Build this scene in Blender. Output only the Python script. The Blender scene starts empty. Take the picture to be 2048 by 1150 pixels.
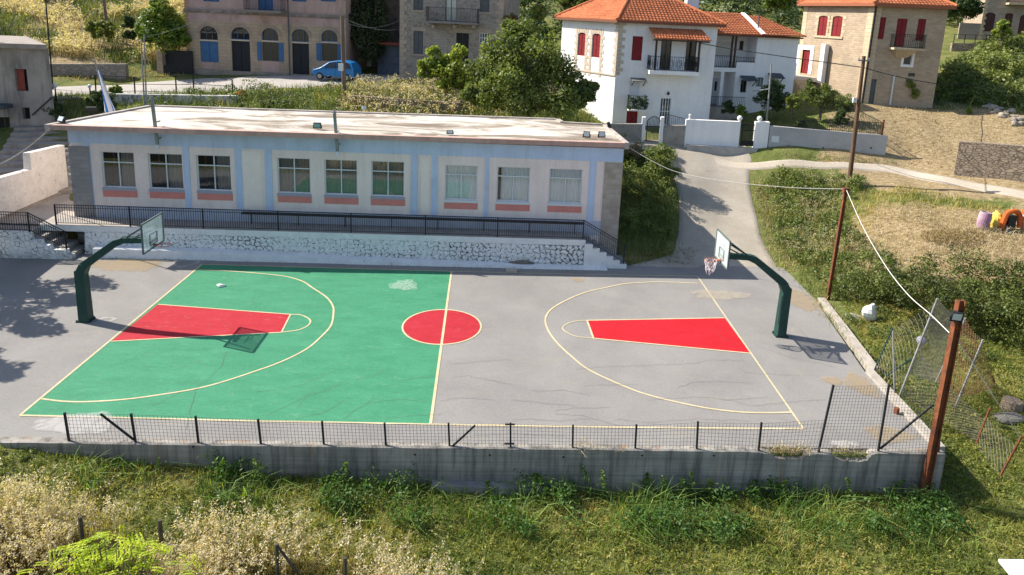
import bpy, math, random
import numpy as np
from mathutils import Vector, Matrix
random.seed(7); rng = np.random.default_rng(7)
C = bpy.context.scene.collection
R = math.radians
# ------------------------------------------------------------------ camera
CAM = np.array([1.76086658, -24.43185542, 11.87056155])
F, PX, PY = 1370.0754786, 1058.63615, 317.85676
yaw, pit, rol = 0.0528217, 0.20697984, 0.04517975
_cy, _sy = math.cos(yaw), math.sin(yaw)
FW = np.array([_sy*math.cos(pit), _cy*math.cos(pit), -math.sin(pit)])
_rt = np.array([_cy, -_sy, 0.0]); _up = np.cross(_rt, FW)
RT = _rt*math.cos(rol)+_up*math.sin(rol); UP = -_rt*math.sin(rol)+_up*math.cos(rol)
def ray(px, py): return FW + RT*(px-PX)/F - UP*(py-PY)/F
def Z(px, py, z):
    d = ray(px, py); return CAM + d*((z-CAM[2])/d[2])
def D(px, py, zc):
    return CAM + ray(px, py)*zc
def proj(P):
    d = np.asarray(P, float)-CAM; zc = d@FW
    return PX+F*(d@RT)/zc, PY-F*(d@UP)/zc, zc
cd = bpy.data.cameras.new('camera'); cam = bpy.data.objects.new('camera', cd); C.objects.link(cam)
m = Matrix.Identity(4)
for i in range(3):
    m[i][0] = RT[i]; m[i][1] = UP[i]; m[i][2] = -FW[i]; m[i][3] = CAM[i]
cam.matrix_world = m
cd.sensor_width = 36; cd.lens = F/2048*36
cd.shift_x = (1024-PX)/2048; cd.shift_y = (PY-575)/2048
cd.clip_end = 1000; cd.clip_start = .1
bpy.context.scene.camera = cam
# ------------------------------------------------------------------ light
SUN = Vector((-1.045, .362, 1.0)).normalized()
elev = math.asin(SUN.z); az = math.atan2(SUN.x, SUN.y)
w = bpy.data.worlds.new('World'); bpy.context.scene.world = w; w.use_nodes = True
nt = w.node_tree; sky = nt.nodes.new('ShaderNodeTexSky'); sky.sky_type = 'NISHITA'; sky.sun_disc = False
sky.sun_elevation = elev; sky.sun_rotation = az % (2*math.pi)
sky.air_density = 1.0; sky.dust_density = 1.2; sky.ozone_density = 1.0
nt.links.new(sky.outputs[0], nt.nodes['Background'].inputs[0]); nt.nodes['Background'].inputs[1].default_value = 0.105
sl = bpy.data.lights.new('sun', 'SUN'); sl.energy = 4.9; sl.angle = R(.5); sl.color = (1, .93, .82)
so = bpy.data.objects.new('sun', sl); C.objects.link(so); so.rotation_euler = SUN.to_track_quat('Z', 'Y').to_euler()
vs = bpy.context.scene.view_settings; vs.view_transform = 'Standard'; vs.look = 'None'; vs.exposure = 0.88; vs.gamma = 1
bpy.context.scene.cycles.max_bounces = 6
bpy.context.scene.cycles.transparent_max_bounces = 12
# ------------------------------------------------------------------ materials
def s2l(c):
    c = np.array(c[:3], float)/255
    return tuple(np.where(c <= .04045, c/12.92, ((c+.055)/1.055)**2.4))
def N(nt, t, **k):
    n = nt.nodes.new(t)
    for a, b in k.items(): setattr(n, a, b)
    return n
def ramp(nt, fac, stops):
    r = N(nt, 'ShaderNodeValToRGB'); e = r.color_ramp.elements
    while len(e) < len(stops): e.new(.5)
    for q, (p, c) in zip(e, stops):
        q.position = p; q.color = (*c, 1) if len(c) == 3 else c
    nt.links.new(fac, r.inputs[0]); return r.outputs[0]
def mixc(nt, fac, a, b, mode='MIX'):
    n = N(nt, 'ShaderNodeMix', data_type='RGBA', blend_type=mode)
    for v, s in ((fac, 0), (a, 6), (b, 7)):
        if hasattr(v, 'links'): nt.links.new(v, n.inputs[s])
        else: n.inputs[s].default_value = v if s == 0 else (*v, 1)
    return n.outputs[2]
def noise(nt, vec, sc, det=4, rough=.6, dist=0):
    n = N(nt, 'ShaderNodeTexNoise'); n.inputs['Scale'].default_value = sc; n.inputs['Detail'].default_value = det
    n.inputs['Roughness'].default_value = rough; n.inputs['Distortion'].default_value = dist
    nt.links.new(vec, n.inputs['Vector']); return n.outputs[0]
def vmul(nt, vec, s):
    n = N(nt, 'ShaderNodeMapping'); n.inputs['Scale'].default_value = s; nt.links.new(vec, n.inputs[0]); return n.outputs[0]
def newmat(name, rough=.85, spec=.25, metal=0):
    m = bpy.data.materials.new(name); m.use_nodes = True; t = m.node_tree; b = t.nodes['Principled BSDF']
    b.inputs['Roughness'].default_value = rough; b.inputs['Specular IOR Level'].default_value = spec; b.inputs['Metallic'].default_value = metal
    return m, t, b
def bump(t, b, h, s=.3, d=.02):
    n = N(t, 'ShaderNodeBump'); n.inputs['Strength'].default_value = s; n.inputs['Distance'].default_value = d
    t.links.new(h, n.inputs['Height']); t.links.new(n.outputs[0], b.inputs['Normal'])
def obv(t): return N(t, 'ShaderNodeNewGeometry').outputs['Position']
def uvv(t): return N(t, 'ShaderNodeTexCoord').outputs['UV']
def M(name, c, c2=None, ns=1.5, lo=.4, hi=.65, rough=.85, spec=.25, metal=0, fine=.12, fs=30, bmp=.2, st=(1, 1, 1), c3=None, n3=.4, l3=.55, h3=.7, streak=0):
    """weathered surface: base colour, patches of c2, optional second patches c3, fine grain"""
    m, t, b = newmat(name, rough, spec, metal)
    v = vmul(t, obv(t), st)
    col = c
    if c2 is not None:
        col = ramp(t, noise(t, v, ns, 6, .65, .4), [(lo, c), (hi, c2)])
    if c3 is not None:
        f = ramp(t, noise(t, v, n3, 7, .7, .6), [(l3, (0, 0, 0)), (h3, (1, 1, 1))]); col = mixc(t, f, col, c3)
    g = noise(t, obv(t), fs, 3, .7)
    gr = ramp(t, g, [(.3, (1-fine,)*3), (.7, (1+fine,)*3)])
    col = mixc(t, 1.0, col, gr, 'MULTIPLY')
    if streak: col = mixc(t, 1.0, col, ramp(t, noise(t, vmul(t, obv(t), (2.6, 2.6, .22)), 1, 6, .75, .3), [(.42, (1, 1, 1)), (.62, (1-streak,)*3), (.75, (1-streak*1.8, 1-streak*1.9, 1-streak*2))]), 'MULTIPLY')
    t.links.new(col, b.inputs['Base Color'])
    if bmp: bump(t, b, g, bmp, .01)
    return m
def stone(name, c1, c2, mortar, w=.4, h=.2, edge=.06, dist=.05, bmp=.6, seedmix=.5, rub=False, stain=None):
    """masonry: coursed blocks (brick texture) or rubble (voronoi) in metric UV"""
    m, t, b = newmat(name, .9, .15)
    v = uvv(t)
    nz = N(t, 'ShaderNodeTexNoise'); nz.inputs['Scale'].default_value = 2.5; nz.inputs['Detail'].default_value = 3; t.links.new(v, nz.inputs['Vector'])
    vm = N(t, 'ShaderNodeVectorMath', operation='MULTIPLY_ADD'); t.links.new(nz.outputs['Color'], vm.inputs[0])
    vm.inputs[1].default_value = (dist, dist, 0); t.links.new(v, vm.inputs[2]); v2 = vm.outputs[0]
    if rub:
        sc = vmul(t, v2, (1/w, 1/h, 1))
        vo = N(t, 'ShaderNodeTexVoronoi', feature='DISTANCE_TO_EDGE'); vo.inputs['Scale'].default_value = 1; t.links.new(sc, vo.inputs['Vector'])
        vc = N(t, 'ShaderNodeTexVoronoi', feature='F1'); vc.inputs['Scale'].default_value = 1; t.links.new(sc, vc.inputs['Vector'])
        cell = vc.outputs['Color']; wj = noise(t, v, 1.2, 4)
        e = N(t, 'ShaderNodeMath', operation='SUBTRACT'); t.links.new(vo.outputs['Distance'], e.inputs[0])
        k = N(t, 'ShaderNodeMath', operation='MULTIPLY'); t.links.new(wj, k.inputs[0]); k.inputs[1].default_value = edge; t.links.new(k.outputs[0], e.inputs[1])
        joint = ramp(t, e.outputs[0], [(0, (0, 0, 0)), (edge*.9, (1, 1, 1))])
        sep = N(t, 'ShaderNodeSeparateColor'); t.links.new(cell, sep.inputs[0]); f = sep.outputs[0]
    else:
        br = N(t, 'ShaderNodeTexBrick'); t.links.new(v2, br.inputs['Vector']); br.inputs['Scale'].default_value = 1
        br.inputs['Brick Width'].default_value = w; br.inputs['Row Height'].default_value = h; br.inputs['Mortar Size'].default_value = edge*h
        br.inputs['Mortar Smooth'].default_value = .4; br.inputs['Color1'].default_value = (0, 0, 0, 1); br.inputs['Color2'].default_value = (1, 1, 1, 1)
        iv = N(t, 'ShaderNodeInvert'); t.links.new(br.outputs['Fac'], iv.inputs['Color']); joint = iv.outputs[0]; f = br.outputs['Color']
    n2 = noise(t, obv(t), 6, 5)
    f2 = mixc(t, .45, f, n2)
    col = mixc(t, f2, c1, c2)
    big = ramp(t, noise(t, obv(t), .7, 5), [(.3, (.8,)*3), (.7, (1.12,)*3)])
    col = mixc(t, 1.0, col, big, 'MULTIPLY')
    if stain: col = mixc(t, ramp(t, noise(t, obv(t), 1.1, 6, .7), [(.55, (0, 0, 0)), (.72, (1, 1, 1))]), col, stain)
    col = mixc(t, joint, mortar, col)
    t.links.new(col, b.inputs['Base Color'])
    hh = mixc(t, .35, joint, n2)
    bump(t, b, hh, bmp, .03)
    return m
LG = 1.7   # foliage base colours are listed dim: one factor for all leaves
def leafm(name, dark, light, trans=.35, rough=.5):
    dark = tuple(LG*x for x in dark); light = tuple(LG*x*s for x, s in zip(light, (1.08, 1, .9)))
    m = bpy.data.materials.new(name); m.use_nodes = True; t = m.node_tree; b = t.nodes['Principled BSDF']
    a = N(t, 'ShaderNodeAttribute', attribute_name='rnd'); col = ramp(t, a.outputs['Fac'], [(0, dark), (1, light)])
    t.links.new(col, b.inputs['Base Color']); b.inputs['Roughness'].default_value = rough; b.inputs['Specular IOR Level'].default_value = .3
    tr = N(t, 'ShaderNodeBsdfTranslucent'); cc = mixc(t, 1.0, col, (1.5, 1.45, .55), 'MULTIPLY'); t.links.new(cc, tr.inputs[0])
    mx = N(t, 'ShaderNodeMixShader'); mx.inputs[0].default_value = trans
    t.links.new(b.outputs[0], mx.inputs[1]); t.links.new(tr.outputs[0], mx.inputs[2]); t.links.new(mx.outputs[0], t.nodes['Material Output'].inputs[0])
    return m
def glassm(name, tint=(.92, .95, .95), refl=.4):
    m = bpy.data.materials.new(name); m.use_nodes = True; t = m.node_tree; t.nodes.remove(t.nodes['Principled BSDF'])
    tr = N(t, 'ShaderNodeBsdfTransparent'); tr.inputs[0].default_value = (*tint, 1)
    gl = N(t, 'ShaderNodeBsdfGlossy'); gl.inputs['Roughness'].default_value = .02; gl.inputs[0].default_value = (.95, .97, 1, 1)
    fr = N(t, 'ShaderNodeFresnel'); fr.inputs[0].default_value = 1.5
    mu = N(t, 'ShaderNodeMath', operation='MULTIPLY_ADD'); t.links.new(fr.outputs[0], mu.inputs[0]); mu.inputs[1].default_value = 1.5; mu.inputs[2].default_value = refl*.1
    mx = N(t, 'ShaderNodeMixShader'); t.links.new(mu.outputs[0], mx.inputs[0]); t.links.new(tr.outputs[0], mx.inputs[1]); t.links.new(gl.outputs[0], mx.inputs[2])
    t.links.new(mx.outputs[0], t.nodes['Material Output'].inputs[0]); return m
# ------------------------------------------------------------------ objects and tags
def tag(o, label=None, cat=None, group=None, kind=None):
    if label: o['label'] = label
    if cat: o['category'] = cat
    if group: o['group'] = group
    if kind: o['kind'] = kind
    return o
def link(name, me, mt=None, parent=None):
    o = bpy.data.objects.new(name, me); C.objects.link(o)
    if mt is not None:
        for q in (mt if isinstance(mt, (list, tuple)) else [mt]): me.materials.append(q)
    if parent is not None:
        o.parent = parent
        p = parent; t = Vector((0, 0, 0))
        while p is not None: t += p.location; p = p.parent
        if parent.type == 'EMPTY': o.matrix_parent_inverse = Matrix.Translation(-parent.location)
    return o
def empty(name, loc, label, cat, group=None):
    o = bpy.data.objects.new(name, None); C.objects.link(o); o.location = Vector([float(q) for q in loc]); o.empty_display_size = .3
    return tag(o, label, cat, group)
def copy_tree(o, parent=None):
    c = o.copy(); C.objects.link(c)
    if parent is not None: c.parent = parent
    for ch in list(o.children): copy_tree(ch, c)
    return c
V3 = lambda p: np.array([float(p[0]), float(p[1]), float(p[2])])
class MB:
    def __init__(s): s.v = []; s.f = []; s.mi = []
    def quad(s, *ps, mi=0):
        i = len(s.v); s.v += [tuple(float(x) for x in p) for p in ps]; s.f.append(tuple(range(i, i+len(ps)))); s.mi.append(mi)
    def raw(s, vs, fs, mi=0):
        i = len(s.v); s.v += [tuple(float(x) for x in p) for p in vs]
        for f in fs: s.f.append(tuple(i+k for k in f)); s.mi.append(mi)
    def hexa(s, b, t, mi=0):
        s.raw(list(b)+list(t), [(3, 2, 1, 0), (4, 5, 6, 7), (0, 1, 5, 4), (1, 2, 6, 5), (2, 3, 7, 6), (3, 0, 4, 7)], mi)
    def box(s, c, d, rz=0, mi=0):
        c = V3(c); x, y, z = d[0]/2, d[1]/2, d[2]/2; cc, ss = math.cos(rz), math.sin(rz)
        q = lambda a, b, e: c+np.array([a*cc-b*ss, a*ss+b*cc, e])
        s.hexa([q(-x, -y, -z), q(x, -y, -z), q(x, y, -z), q(-x, y, -z)], [q(-x, -y, z), q(x, -y, z), q(x, y, z), q(-x, y, z)], mi)
    def beam(s, a, b, w, h=None, up=(0, 0, 1), mi=0, w2=None):
        a, b = V3(a), V3(b); h = h or w; d = b-a; d /= np.linalg.norm(d); u = np.array(up, float)
        if abs(d@u) > .95: u = np.array([0, 1., 0])
        x = np.cross(d, u); x /= np.linalg.norm(x); y = np.cross(x, d); k = (w2 or w)/w
        s.hexa([a-x*w/2-y*h/2, a+x*w/2-y*h/2, a+x*w/2+y*h/2, a-x*w/2+y*h/2],
               [b-x*w/2*k-y*h/2*k, b+x*w/2*k-y*h/2*k, b+x*w/2*k+y*h/2*k, b-x*w/2*k+y*h/2*k], mi)
    def tube(s, pts, r, n=8, mi=0, cap=True):
        pts = [V3(p) for p in pts]; rs = r if isinstance(r, (list, tuple)) else [r]*len(pts); base = len(s.v); px = None
        for i, p in enumerate(pts):
            d = pts[min(i+1, len(pts)-1)]-pts[max(i-1, 0)]; d = d/(np.linalg.norm(d)+1e-9)
            if px is None:
                u = np.array([0, 0, 1.]) if abs(d[2]) < .9 else np.array([1., 0, 0]); x = np.cross(d, u)
            else: x = px-d*(px@d)
            x /= np.linalg.norm(x); y = np.cross(d, x); px = x
            for k in range(n):
                a = 2*math.pi*k/n; s.v.append(tuple(p+(x*math.cos(a)+y*math.sin(a))*rs[i]))
        for i in range(len(pts)-1):
            for k in range(n):
                a = base+i*n+k; b = base+i*n+(k+1) % n; s.f.append((a, b, b+n, a+n)); s.mi.append(mi)
        if cap:
            s.f.append(tuple(base+k for k in range(n-1, -1, -1))); s.mi.append(mi)
            e = base+(len(pts)-1)*n; s.f.append(tuple(e+k for k in range(n))); s.mi.append(mi)
    def ball(s, c, r, n=12, m=8, mi=0, sq=(1, 1, 1)):
        c = V3(c); base = len(s.v)
        for j in range(m+1):
            p = math.pi*j/m
            for k in range(n):
                a = 2*math.pi*k/n; s.v.append((c[0]+r*sq[0]*math.sin(p)*math.cos(a), c[1]+r*sq[1]*math.sin(p)*math.sin(a), c[2]+r*sq[2]*math.cos(p)))
        for j in range(m):
            for k in range(n):
                a = base+j*n+k; b = base+j*n+(k+1) % n; s.f.append((a, a+n, b+n, b)); s.mi.append(mi)
    def poly_prism(s, pts, d, mi=0):
        """closed outline pts extruded by vector d"""
        n = len(pts); d = np.array(d, float); P = [V3(p) for p in pts]
        s.raw(P+[p+d for p in P], [tuple(range(n-1, -1, -1)), tuple(range(n, 2*n))]+[(i, (i+1) % n, n+(i+1) % n, n+i) for i in range(n)], mi)
    def build(s, name, mt, parent=None, smooth=False, bevel=0):
        me = bpy.data.meshes.new(name); me.from_pydata(s.v, [], s.f); me.update()
        uvl = me.uv_layers.new(name='UVMap')
        n = len(me.polygons); nn = np.zeros(n*3); me.polygons.foreach_get('normal', nn); nn = nn.reshape(-1, 3)
        lt = np.zeros(n, int); me.polygons.foreach_get('loop_total', lt); li = np.zeros(len(me.loops), int); me.loops.foreach_get('vertex_index', li)
        co = np.array(s.v, float)[li]; fn = np.repeat(nn, lt, axis=0)
        h = np.linalg.norm(fn[:, :2], axis=1); flat = h < .6
        tx = np.where(h > 1e-6, -fn[:, 1]/np.maximum(h, 1e-6), 1); ty = np.where(h > 1e-6, fn[:, 0]/np.maximum(h, 1e-6), 0)
        u = np.where(flat, co[:, 0], co[:, 0]*tx+co[:, 1]*ty); v = np.where(flat, co[:, 1], co[:, 2])
        uvl.data.foreach_set('uv', np.stack([u, v], -1).astype(np.float32).ravel())
        me.polygons.foreach_set('material_index', np.array(s.mi, int))
        if smooth: me.polygons.foreach_set('use_smooth', np.ones(n, bool))
        o = link(name, me, mt, parent)
        if bevel:
            b = o.modifiers.new('bevel', 'BEVEL'); b.width = bevel; b.segments = 2; b.limit_method = 'ANGLE'
        return o
def npmesh(name, Vv, Ff, mt, parent=None, rnd=None, attr=None, smooth=False):
    me = bpy.data.meshes.new(name); k = Ff.shape[1]
    me.vertices.add(len(Vv)); me.vertices.foreach_set('co', Vv.astype(np.float32).ravel())
    me.loops.add(Ff.size); me.loops.foreach_set('vertex_index', Ff.astype(np.int32).ravel())
    me.polygons.add(len(Ff)); me.polygons.foreach_set('loop_start', (np.arange(len(Ff))*k).astype(np.int32)); me.polygons.foreach_set('loop_total', np.full(len(Ff), k, np.int32))
    if smooth: me.polygons.foreach_set('use_smooth', np.ones(len(Ff), bool))
    me.update(calc_edges=True)
    for nm, arr in ({'rnd': rnd} if rnd is not None else {}).items():
        a = me.attributes.new(nm, 'FLOAT', 'POINT'); a.data.foreach_set('value', arr.astype(np.float32))
    for nm, arr in (attr or {}).items():
        a = me.attributes.new(nm, 'FLOAT', 'POINT'); a.data.foreach_set('value', arr.astype(np.float32))
    return link(name, me, mt, parent)
def unit(a): return a/(np.linalg.norm(a, axis=-1, keepdims=True)+1e-9)
def leaf_quads(P, Nn, L, W):
    """rhombus leaves at P facing Nn"""
    n = len(P); t = unit(np.cross(Nn, rng.normal(size=(n, 3)))); b = np.cross(Nn, t)
    L = np.broadcast_to(L, (n,))[:, None]; W = np.broadcast_to(W, (n,))[:, None]
    Vv = np.stack([P-t*L/2, P-b*W/2+t*L*.06, P+t*L/2, P+b*W/2+t*L*.06], 1).reshape(-1, 3)
    return Vv, np.arange(4*n).reshape(-1, 4)
def clump_leaves(cs, rs, n_per, lsize, up=.35, squash=.8, flat=1.0):
    """leaf cloud: clump centres cs (n,3), radii rs; returns verts, faces, rnd"""
    k = len(cs); idx = np.repeat(np.arange(k), n_per)
    d = unit(rng.normal(size=(len(idx), 3))+np.array([0, 0, up])); rad = rs[idx][:, None]*(.45+.6*rng.random((len(idx), 1))**.6)
    P = cs[idx]+d*rad*np.array([1, 1, squash])
    Nn = unit(d*.8+rng.normal(size=d.shape)*.7+np.array([0, 0, .4]))
    L = lsize*(.6+.8*rng.random(len(idx)))
    Vv, Ff = leaf_quads(P, Nn, L, L*.55)
    r = np.clip(rng.random(k)[idx]*.55+rng.random(len(idx))*.45, 0, 1)
    return Vv, Ff, np.repeat(r, 4)
def merge(parts):
    Vs, Fs, Rs, o = [], [], [], 0
    for v, f, r in parts:
        Vs.append(v); Fs.append(f+o); Rs.append(r); o += len(v)
    return np.concatenate(Vs), np.concatenate(Fs), np.concatenate(Rs)
def blades(P, H, W, lean, bend=.5, rl=0., rh=1., heads=0, hs=.05):
    """grass blades at P (n,3): two-segment tapering strips; optional seed heads"""
    n = len(P); a = rng.random(n)*2*math.pi; d = np.stack([np.cos(a), np.sin(a), np.zeros(n)], -1)
    b = np.stack([-np.sin(a+rng.normal(size=n)*.6), np.cos(a+rng.normal(size=n)*.6), np.zeros(n)], -1)
    H = np.broadcast_to(H, (n,))[:, None]; W = np.broadcast_to(W, (n,))[:, None]; le = (np.abs(rng.normal(size=(n, 1)))*lean+.05)
    up = np.array([0, 0, 1.])
    m1 = P+up*H*.55+d*H*le*.4; tip = P+up*H*(1-bend*le*.5)+d*H*le*(1+bend)
    Vv = np.stack([P-b*W/2, P+b*W/2, m1+b*W*.42, m1-b*W*.42, tip+b*W*.06, tip-b*W*.06], 1).reshape(-1, 3)
    i = np.arange(n)[:, None]*6; Ff = np.concatenate([i+np.array([[0, 1, 2, 3]]), i+np.array([[3, 2, 4, 5]])])
    r = np.repeat(rl+(rh-rl)*rng.random(n), 6)
    parts = [(Vv, Ff, r)]
    if heads:
        t = rng.random((n, heads, 1)); Q = (m1[:, None]*(1-t)*.7+tip[:, None]*(.3+.7*t)) if False else (m1[:, None]*(1-(.45+.55*t))+tip[:, None]*(.45+.55*t))
        Q = Q+rng.normal(size=Q.shape)*np.array([.75, .75, .35])*hs
        Q = Q.reshape(-1, 3); Nn = unit(rng.normal(size=Q.shape)); L = hs*(.7+.8*rng.random(len(Q)))
        v, f = leaf_quads(Q, Nn, L, L*.4); parts.append((v, f, np.repeat(.75+.25*rng.random(len(Q)), 4)))
    return merge(parts)
# ------------------------------------------------------------------ terrain
def inpoly(x, y, poly):
    poly = np.asarray(poly, float); r = np.zeros(np.shape(x), bool); j = len(poly)-1
    for i in range(len(poly)):
        xi, yi, xj, yj = *poly[i], *poly[j]
        c = ((yi > y) != (yj > y)) & (x < (xj-xi)*(y-yi)/((yj-yi) or 1e-9)+xi); r ^= c; j = i
    return r
TP = [  # control points of the lie of the land: (x, y, z)
 (-30, -7.6, .1), (-18, -7.6, 0), (-11.3, -7.6, -.12), (-8, -7.6, -.5), (-4.3, -7.6, -.85), (0, -7.6, -1.15), (6, -7.6, -1.3), (15, -7.6, -1.3), (20, -7, -.9),
 (-30, -11, -.3), (-11, -11, -.9), (0, -11, -1.45), (8, -11, -1.5), (17, -11, -1.4), (28, -10, -1), (-20, -17, -2.2), (0, -17, -2.6), (20, -17, -2.4), (0, -30, -5), (-30, -30, -5), (30, -30, -4.5),
 (15.6, -7.2, -1.25), (16.2, -4, -.7), (17, 0, -.3), (17.2, 4, -.05), (17.2, 8, .15), (20, -3, -.55), (20, 3, .7), (24, -4, -.2), (24, 3, 1.2), (30, -4, .3),
 (8.5, 7.3, 0), (12, 7.5, 0), (16.5, 7.9, 0), (11.5, 10.3, .42), (16.8, 10.7, .42), (12.3, 13, 1.05), (17.4, 13.5, 1.05), (12.9, 15.3, 2.0), (17.8, 16, 2.0), (13, 18.6, 3.4), (17.9, 18.6, 3.4), (15.5, 19.4, 3.85),
 (9, 9.5, .4), (9, 13, 1.2), (9.2, 17, 3.0), (8.5, 20, 3.9), (19, 10.5, .9), (19.5, 14, 1.9),
 (-20, 7.5, 1.2), (-21, 11, 1.3), (-24, 9, 1.2), (-21, 15, 1.6), (-26.6, 18.2, 2.6), (-23, 19, 3.1), (-26, 22.5, 3.9), (-29, 26.5, 4.5), (-31, 27.9, 4.5), (-34, 32, 4.75), (-22, 28.6, 4.96), (-24, 33.9, 5.4), (-13.4, 29.3, 5.75), (-10, 31.3, 6.1), (-29, 34, 4.95), (-40, 30, 4.2), (-40, 20, 3),
 (-17, 16.5, 3), (-8, 16.5, 3), (2, 16.5, 3), (-22, 23.5, 4.8), (-11.6, 23, 5.0), (-6, 23.5, 5.1), (2, 22.3, 5), (-15, 20, 4), (-2, 20, 4.2), (-24, 35.2, 5.7), (-11, 35, 6.15), (0, 33, 6.6), (6, 35, 7.2), (-4, 37, 6.6),
 (-34, 36.5, 6.3), (-40, 44.7, 8.9), (-46.7, 53.7, 11.6), (-28, 36.5, 6.4), (-32, 46, 9.4), (-40, 62, 14), (-20, 44, 8.5), (-60, 50, 10), (-10, 55, 12), (10, 50, 12.3), (0, 75, 18), (-50, 90, 24), (0, 110, 30), (60, 110, 32), (30, 75, 20), (-90, 60, 14),
 (10, 24.2, 4.7), (17, 24.9, 4.8), (12, 21.5, 4.5), (20, 24, 5.1), (22, 20, 5.05), (26, 19.5, 5.2), (28.8, 25.2, 6.5), (24, 28, 6.5), (36, 28.9, 6.8), (27, 17, 3.6), (19.3, 17.6, 3.95), (23, 17, 3.7),
 (27.1, 17.7, 4.3), (30.9, 20.2, 5.4), (34.3, 20.1, 5.6), (29.8, 24.1, 6.4), (37.7, 20.6, 6.3), (37, 22.7, 6.7), (29.6, 14.3, 3.6), (32, 12.2, 3.6), (31.2, 11.1, 3.18), (26.6, 16.4, 3.5), (38, 12, 4.2), (22, 17, 3.7),
 (23.9, 8.2, 2.27), (22.9, 11.4, 2.6), (21.4, 4, 1.3), (28.7, 8, 2.5), (25, 2.9, 1.45), (20, 8.2, 1.3), (35, 4, 2.5), (45, 10, 4), (50, -5, 2), (21, 15, 2.6),
 (39.5, 27.8, 6.9), (42.6, 32.2, 9.3), (45.6, 37.5, 10.9), (48.1, 40.6, 11.4), (54, 55, 14.6), (52, 30, 9), (60, 20, 8), (75, 40, 14), (40, 40, 10.5), (29, 51, 12.9), (20, 40, 9.5), (90, 70, 22), (90, 0, 4)]
TP = np.array(TP, float)
def _k(r2): return np.where(r2 > 0, r2*np.log(r2+1e-12), 0)
def _tps():
    X = TP[:, :2]/20; n = len(X); r2 = ((X[:, None]-X[None])**2).sum(-1); K = _k(r2)+np.eye(n)*.02
    Pm = np.c_[np.ones(n), X]; A = np.zeros((n+3, n+3)); A[:n, :n] = K; A[:n, n:] = Pm; A[n:, :n] = Pm.T
    return np.linalg.solve(A, np.r_[TP[:, 2], np.zeros(3)])
_TW = _tps()
COURT = [(-60, -7.2), (15.0, -7.2), (15.3, -2.8), (15.9, .5), (16.45, 3.6), (16.45, 7.2), (7.9, 7.2), (7.9, 15.0), (-18.9, 15.0), (-18.9, 6.5), (-60, 6.5)]
def hgt(x, y):
    x = np.asarray(x, float); y = np.asarray(y, float); sh = x.shape; X = np.stack([x.ravel(), y.ravel()], -1)/20; out = np.zeros(len(X)); n = len(TP); T = TP[:, :2]/20
    for i in range(0, len(X), 20000):
        q = X[i:i+20000]; r2 = ((q[:, None]-T[None])**2).sum(-1); out[i:i+20000] = _k(r2)@_TW[:n]+_TW[n]+q@_TW[n+1:]
    xx, yy = x.ravel(), y.ravel()
    out = out+.06*np.sin(xx*1.7+yy*.6)*np.sin(yy*1.3-xx*.4)
    out = np.where(inpoly(xx, yy, COURT), -.08, out)
    front = (yy < -7.2) & (yy > -7.9) & (xx < 15.4); out = np.where(front, np.minimum(out, -.1), out)
    return out.reshape(sh)
def hz(x, y): return float(hgt(np.array([x]), np.array([y]))[0])
def G(px, py):
    """the ground point seen at a pixel of the photograph"""
    d = ray(px, py); t = np.linspace(8, 130, 700); P = CAM+d*t[:, None]; dz = P[:, 2]-hgt(P[:, 0], P[:, 1])
    i = int(np.argmax(dz < 0)); i = max(i, 1); a = dz[i-1]/(dz[i-1]-dz[i]+1e-9); return P[i-1]+(P[i]-P[i-1])*a
def viewplane(foot):
    n = np.array([foot[0]-CAM[0], foot[1]-CAM[1], 0.]); return n/np.linalg.norm(n)
def VP(foot, px, py):
    """point above `foot` (in the upright plane through it) seen at a pixel"""
    n = viewplane(foot); d = ray(px, py); return CAM+d*((np.array(foot)-CAM)@n/(d@n))
def onY(px, py, Y):
    d = ray(px, py); return CAM+d*((Y-CAM[1])/d[1])
def smooth(pts, k=6):
    P = [np.array(p, float) for p in pts]; P = [2*P[0]-P[1]]+P+[2*P[-1]-P[-2]]; out = []
    for i in range(1, len(P)-2):
        for j in range(k):
            t = j/k; a, b, c, d = P[i-1:i+3]
            out.append(.5*((2*b)+(-a+c)*t+(2*a-5*b+4*c-d)*t*t+(-a+3*b-3*c+d)*t**3))
    return out+[P[-2]]
# ------------------------------------------------------------------ ground
def axis(a, b, lo, hi, st, big): return np.concatenate([np.arange(a, lo, big), np.arange(lo, hi, st), np.arange(hi, b+big, big)])
xs = axis(-110, 110, -36, 46, .42, 3.0); ys = np.sort(np.concatenate([axis(-34, 130, -14, 42, .42, 2.5), [-7.36, -7.31]]))
COURT[0] = (-60, -7.335); COURT[1] = (15.0, -7.335)
gx, gy = np.meshgrid(xs, ys); gzv = hgt(gx, gy)
nx, ny = len(xs), len(ys)
FIELD = [Z(1500, 340, 3.2)[:2], (18.3, 13), (17.6, 9), (17.3, 3), (16.6, -1), (18, -3.5), (40, -3), (45, 12), (31.3, 11), (26.5, 16.2)]
dry = np.zeros(gx.shape)
def blob(cx, cy, rx, ry, v):
    global dry
    dry = np.maximum(dry, v*np.clip(1.4-((gx-cx)/rx)**2-((gy-cy)/ry)**2, 0, 1))
blob(24, 6, 5, 5, 1); blob(30, 4, 6, 6, .9); blob(34, 17, 11, 6.5, 1); blob(30, 21, 5, 4, 1); blob(-38, 46, 14, 11, .95); blob(-11, -12.5, 12, 2.0, .9); blob(-5, 22, 4, 3, .5); blob(6, 15, 3, 8, .25); blob(-18, 30, 40, 2, .5)
mt, t, b = newmat('ground', .95, .1)
a = N(t, 'ShaderNodeAttribute', attribute_name='dry'); v = obv(t)
n1 = noise(t, v, .8, 7, .7, .5); n2 = noise(t, v, 7, 5, .7); n3 = noise(t, vmul(t, v, (1, 2.2, 1)), 2.5, 5, .7)
g = ramp(t, n1, [(.3, (.07, .09, .025)), (.5, (.13, .15, .045)), (.68, (.21, .18, .075))])
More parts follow.
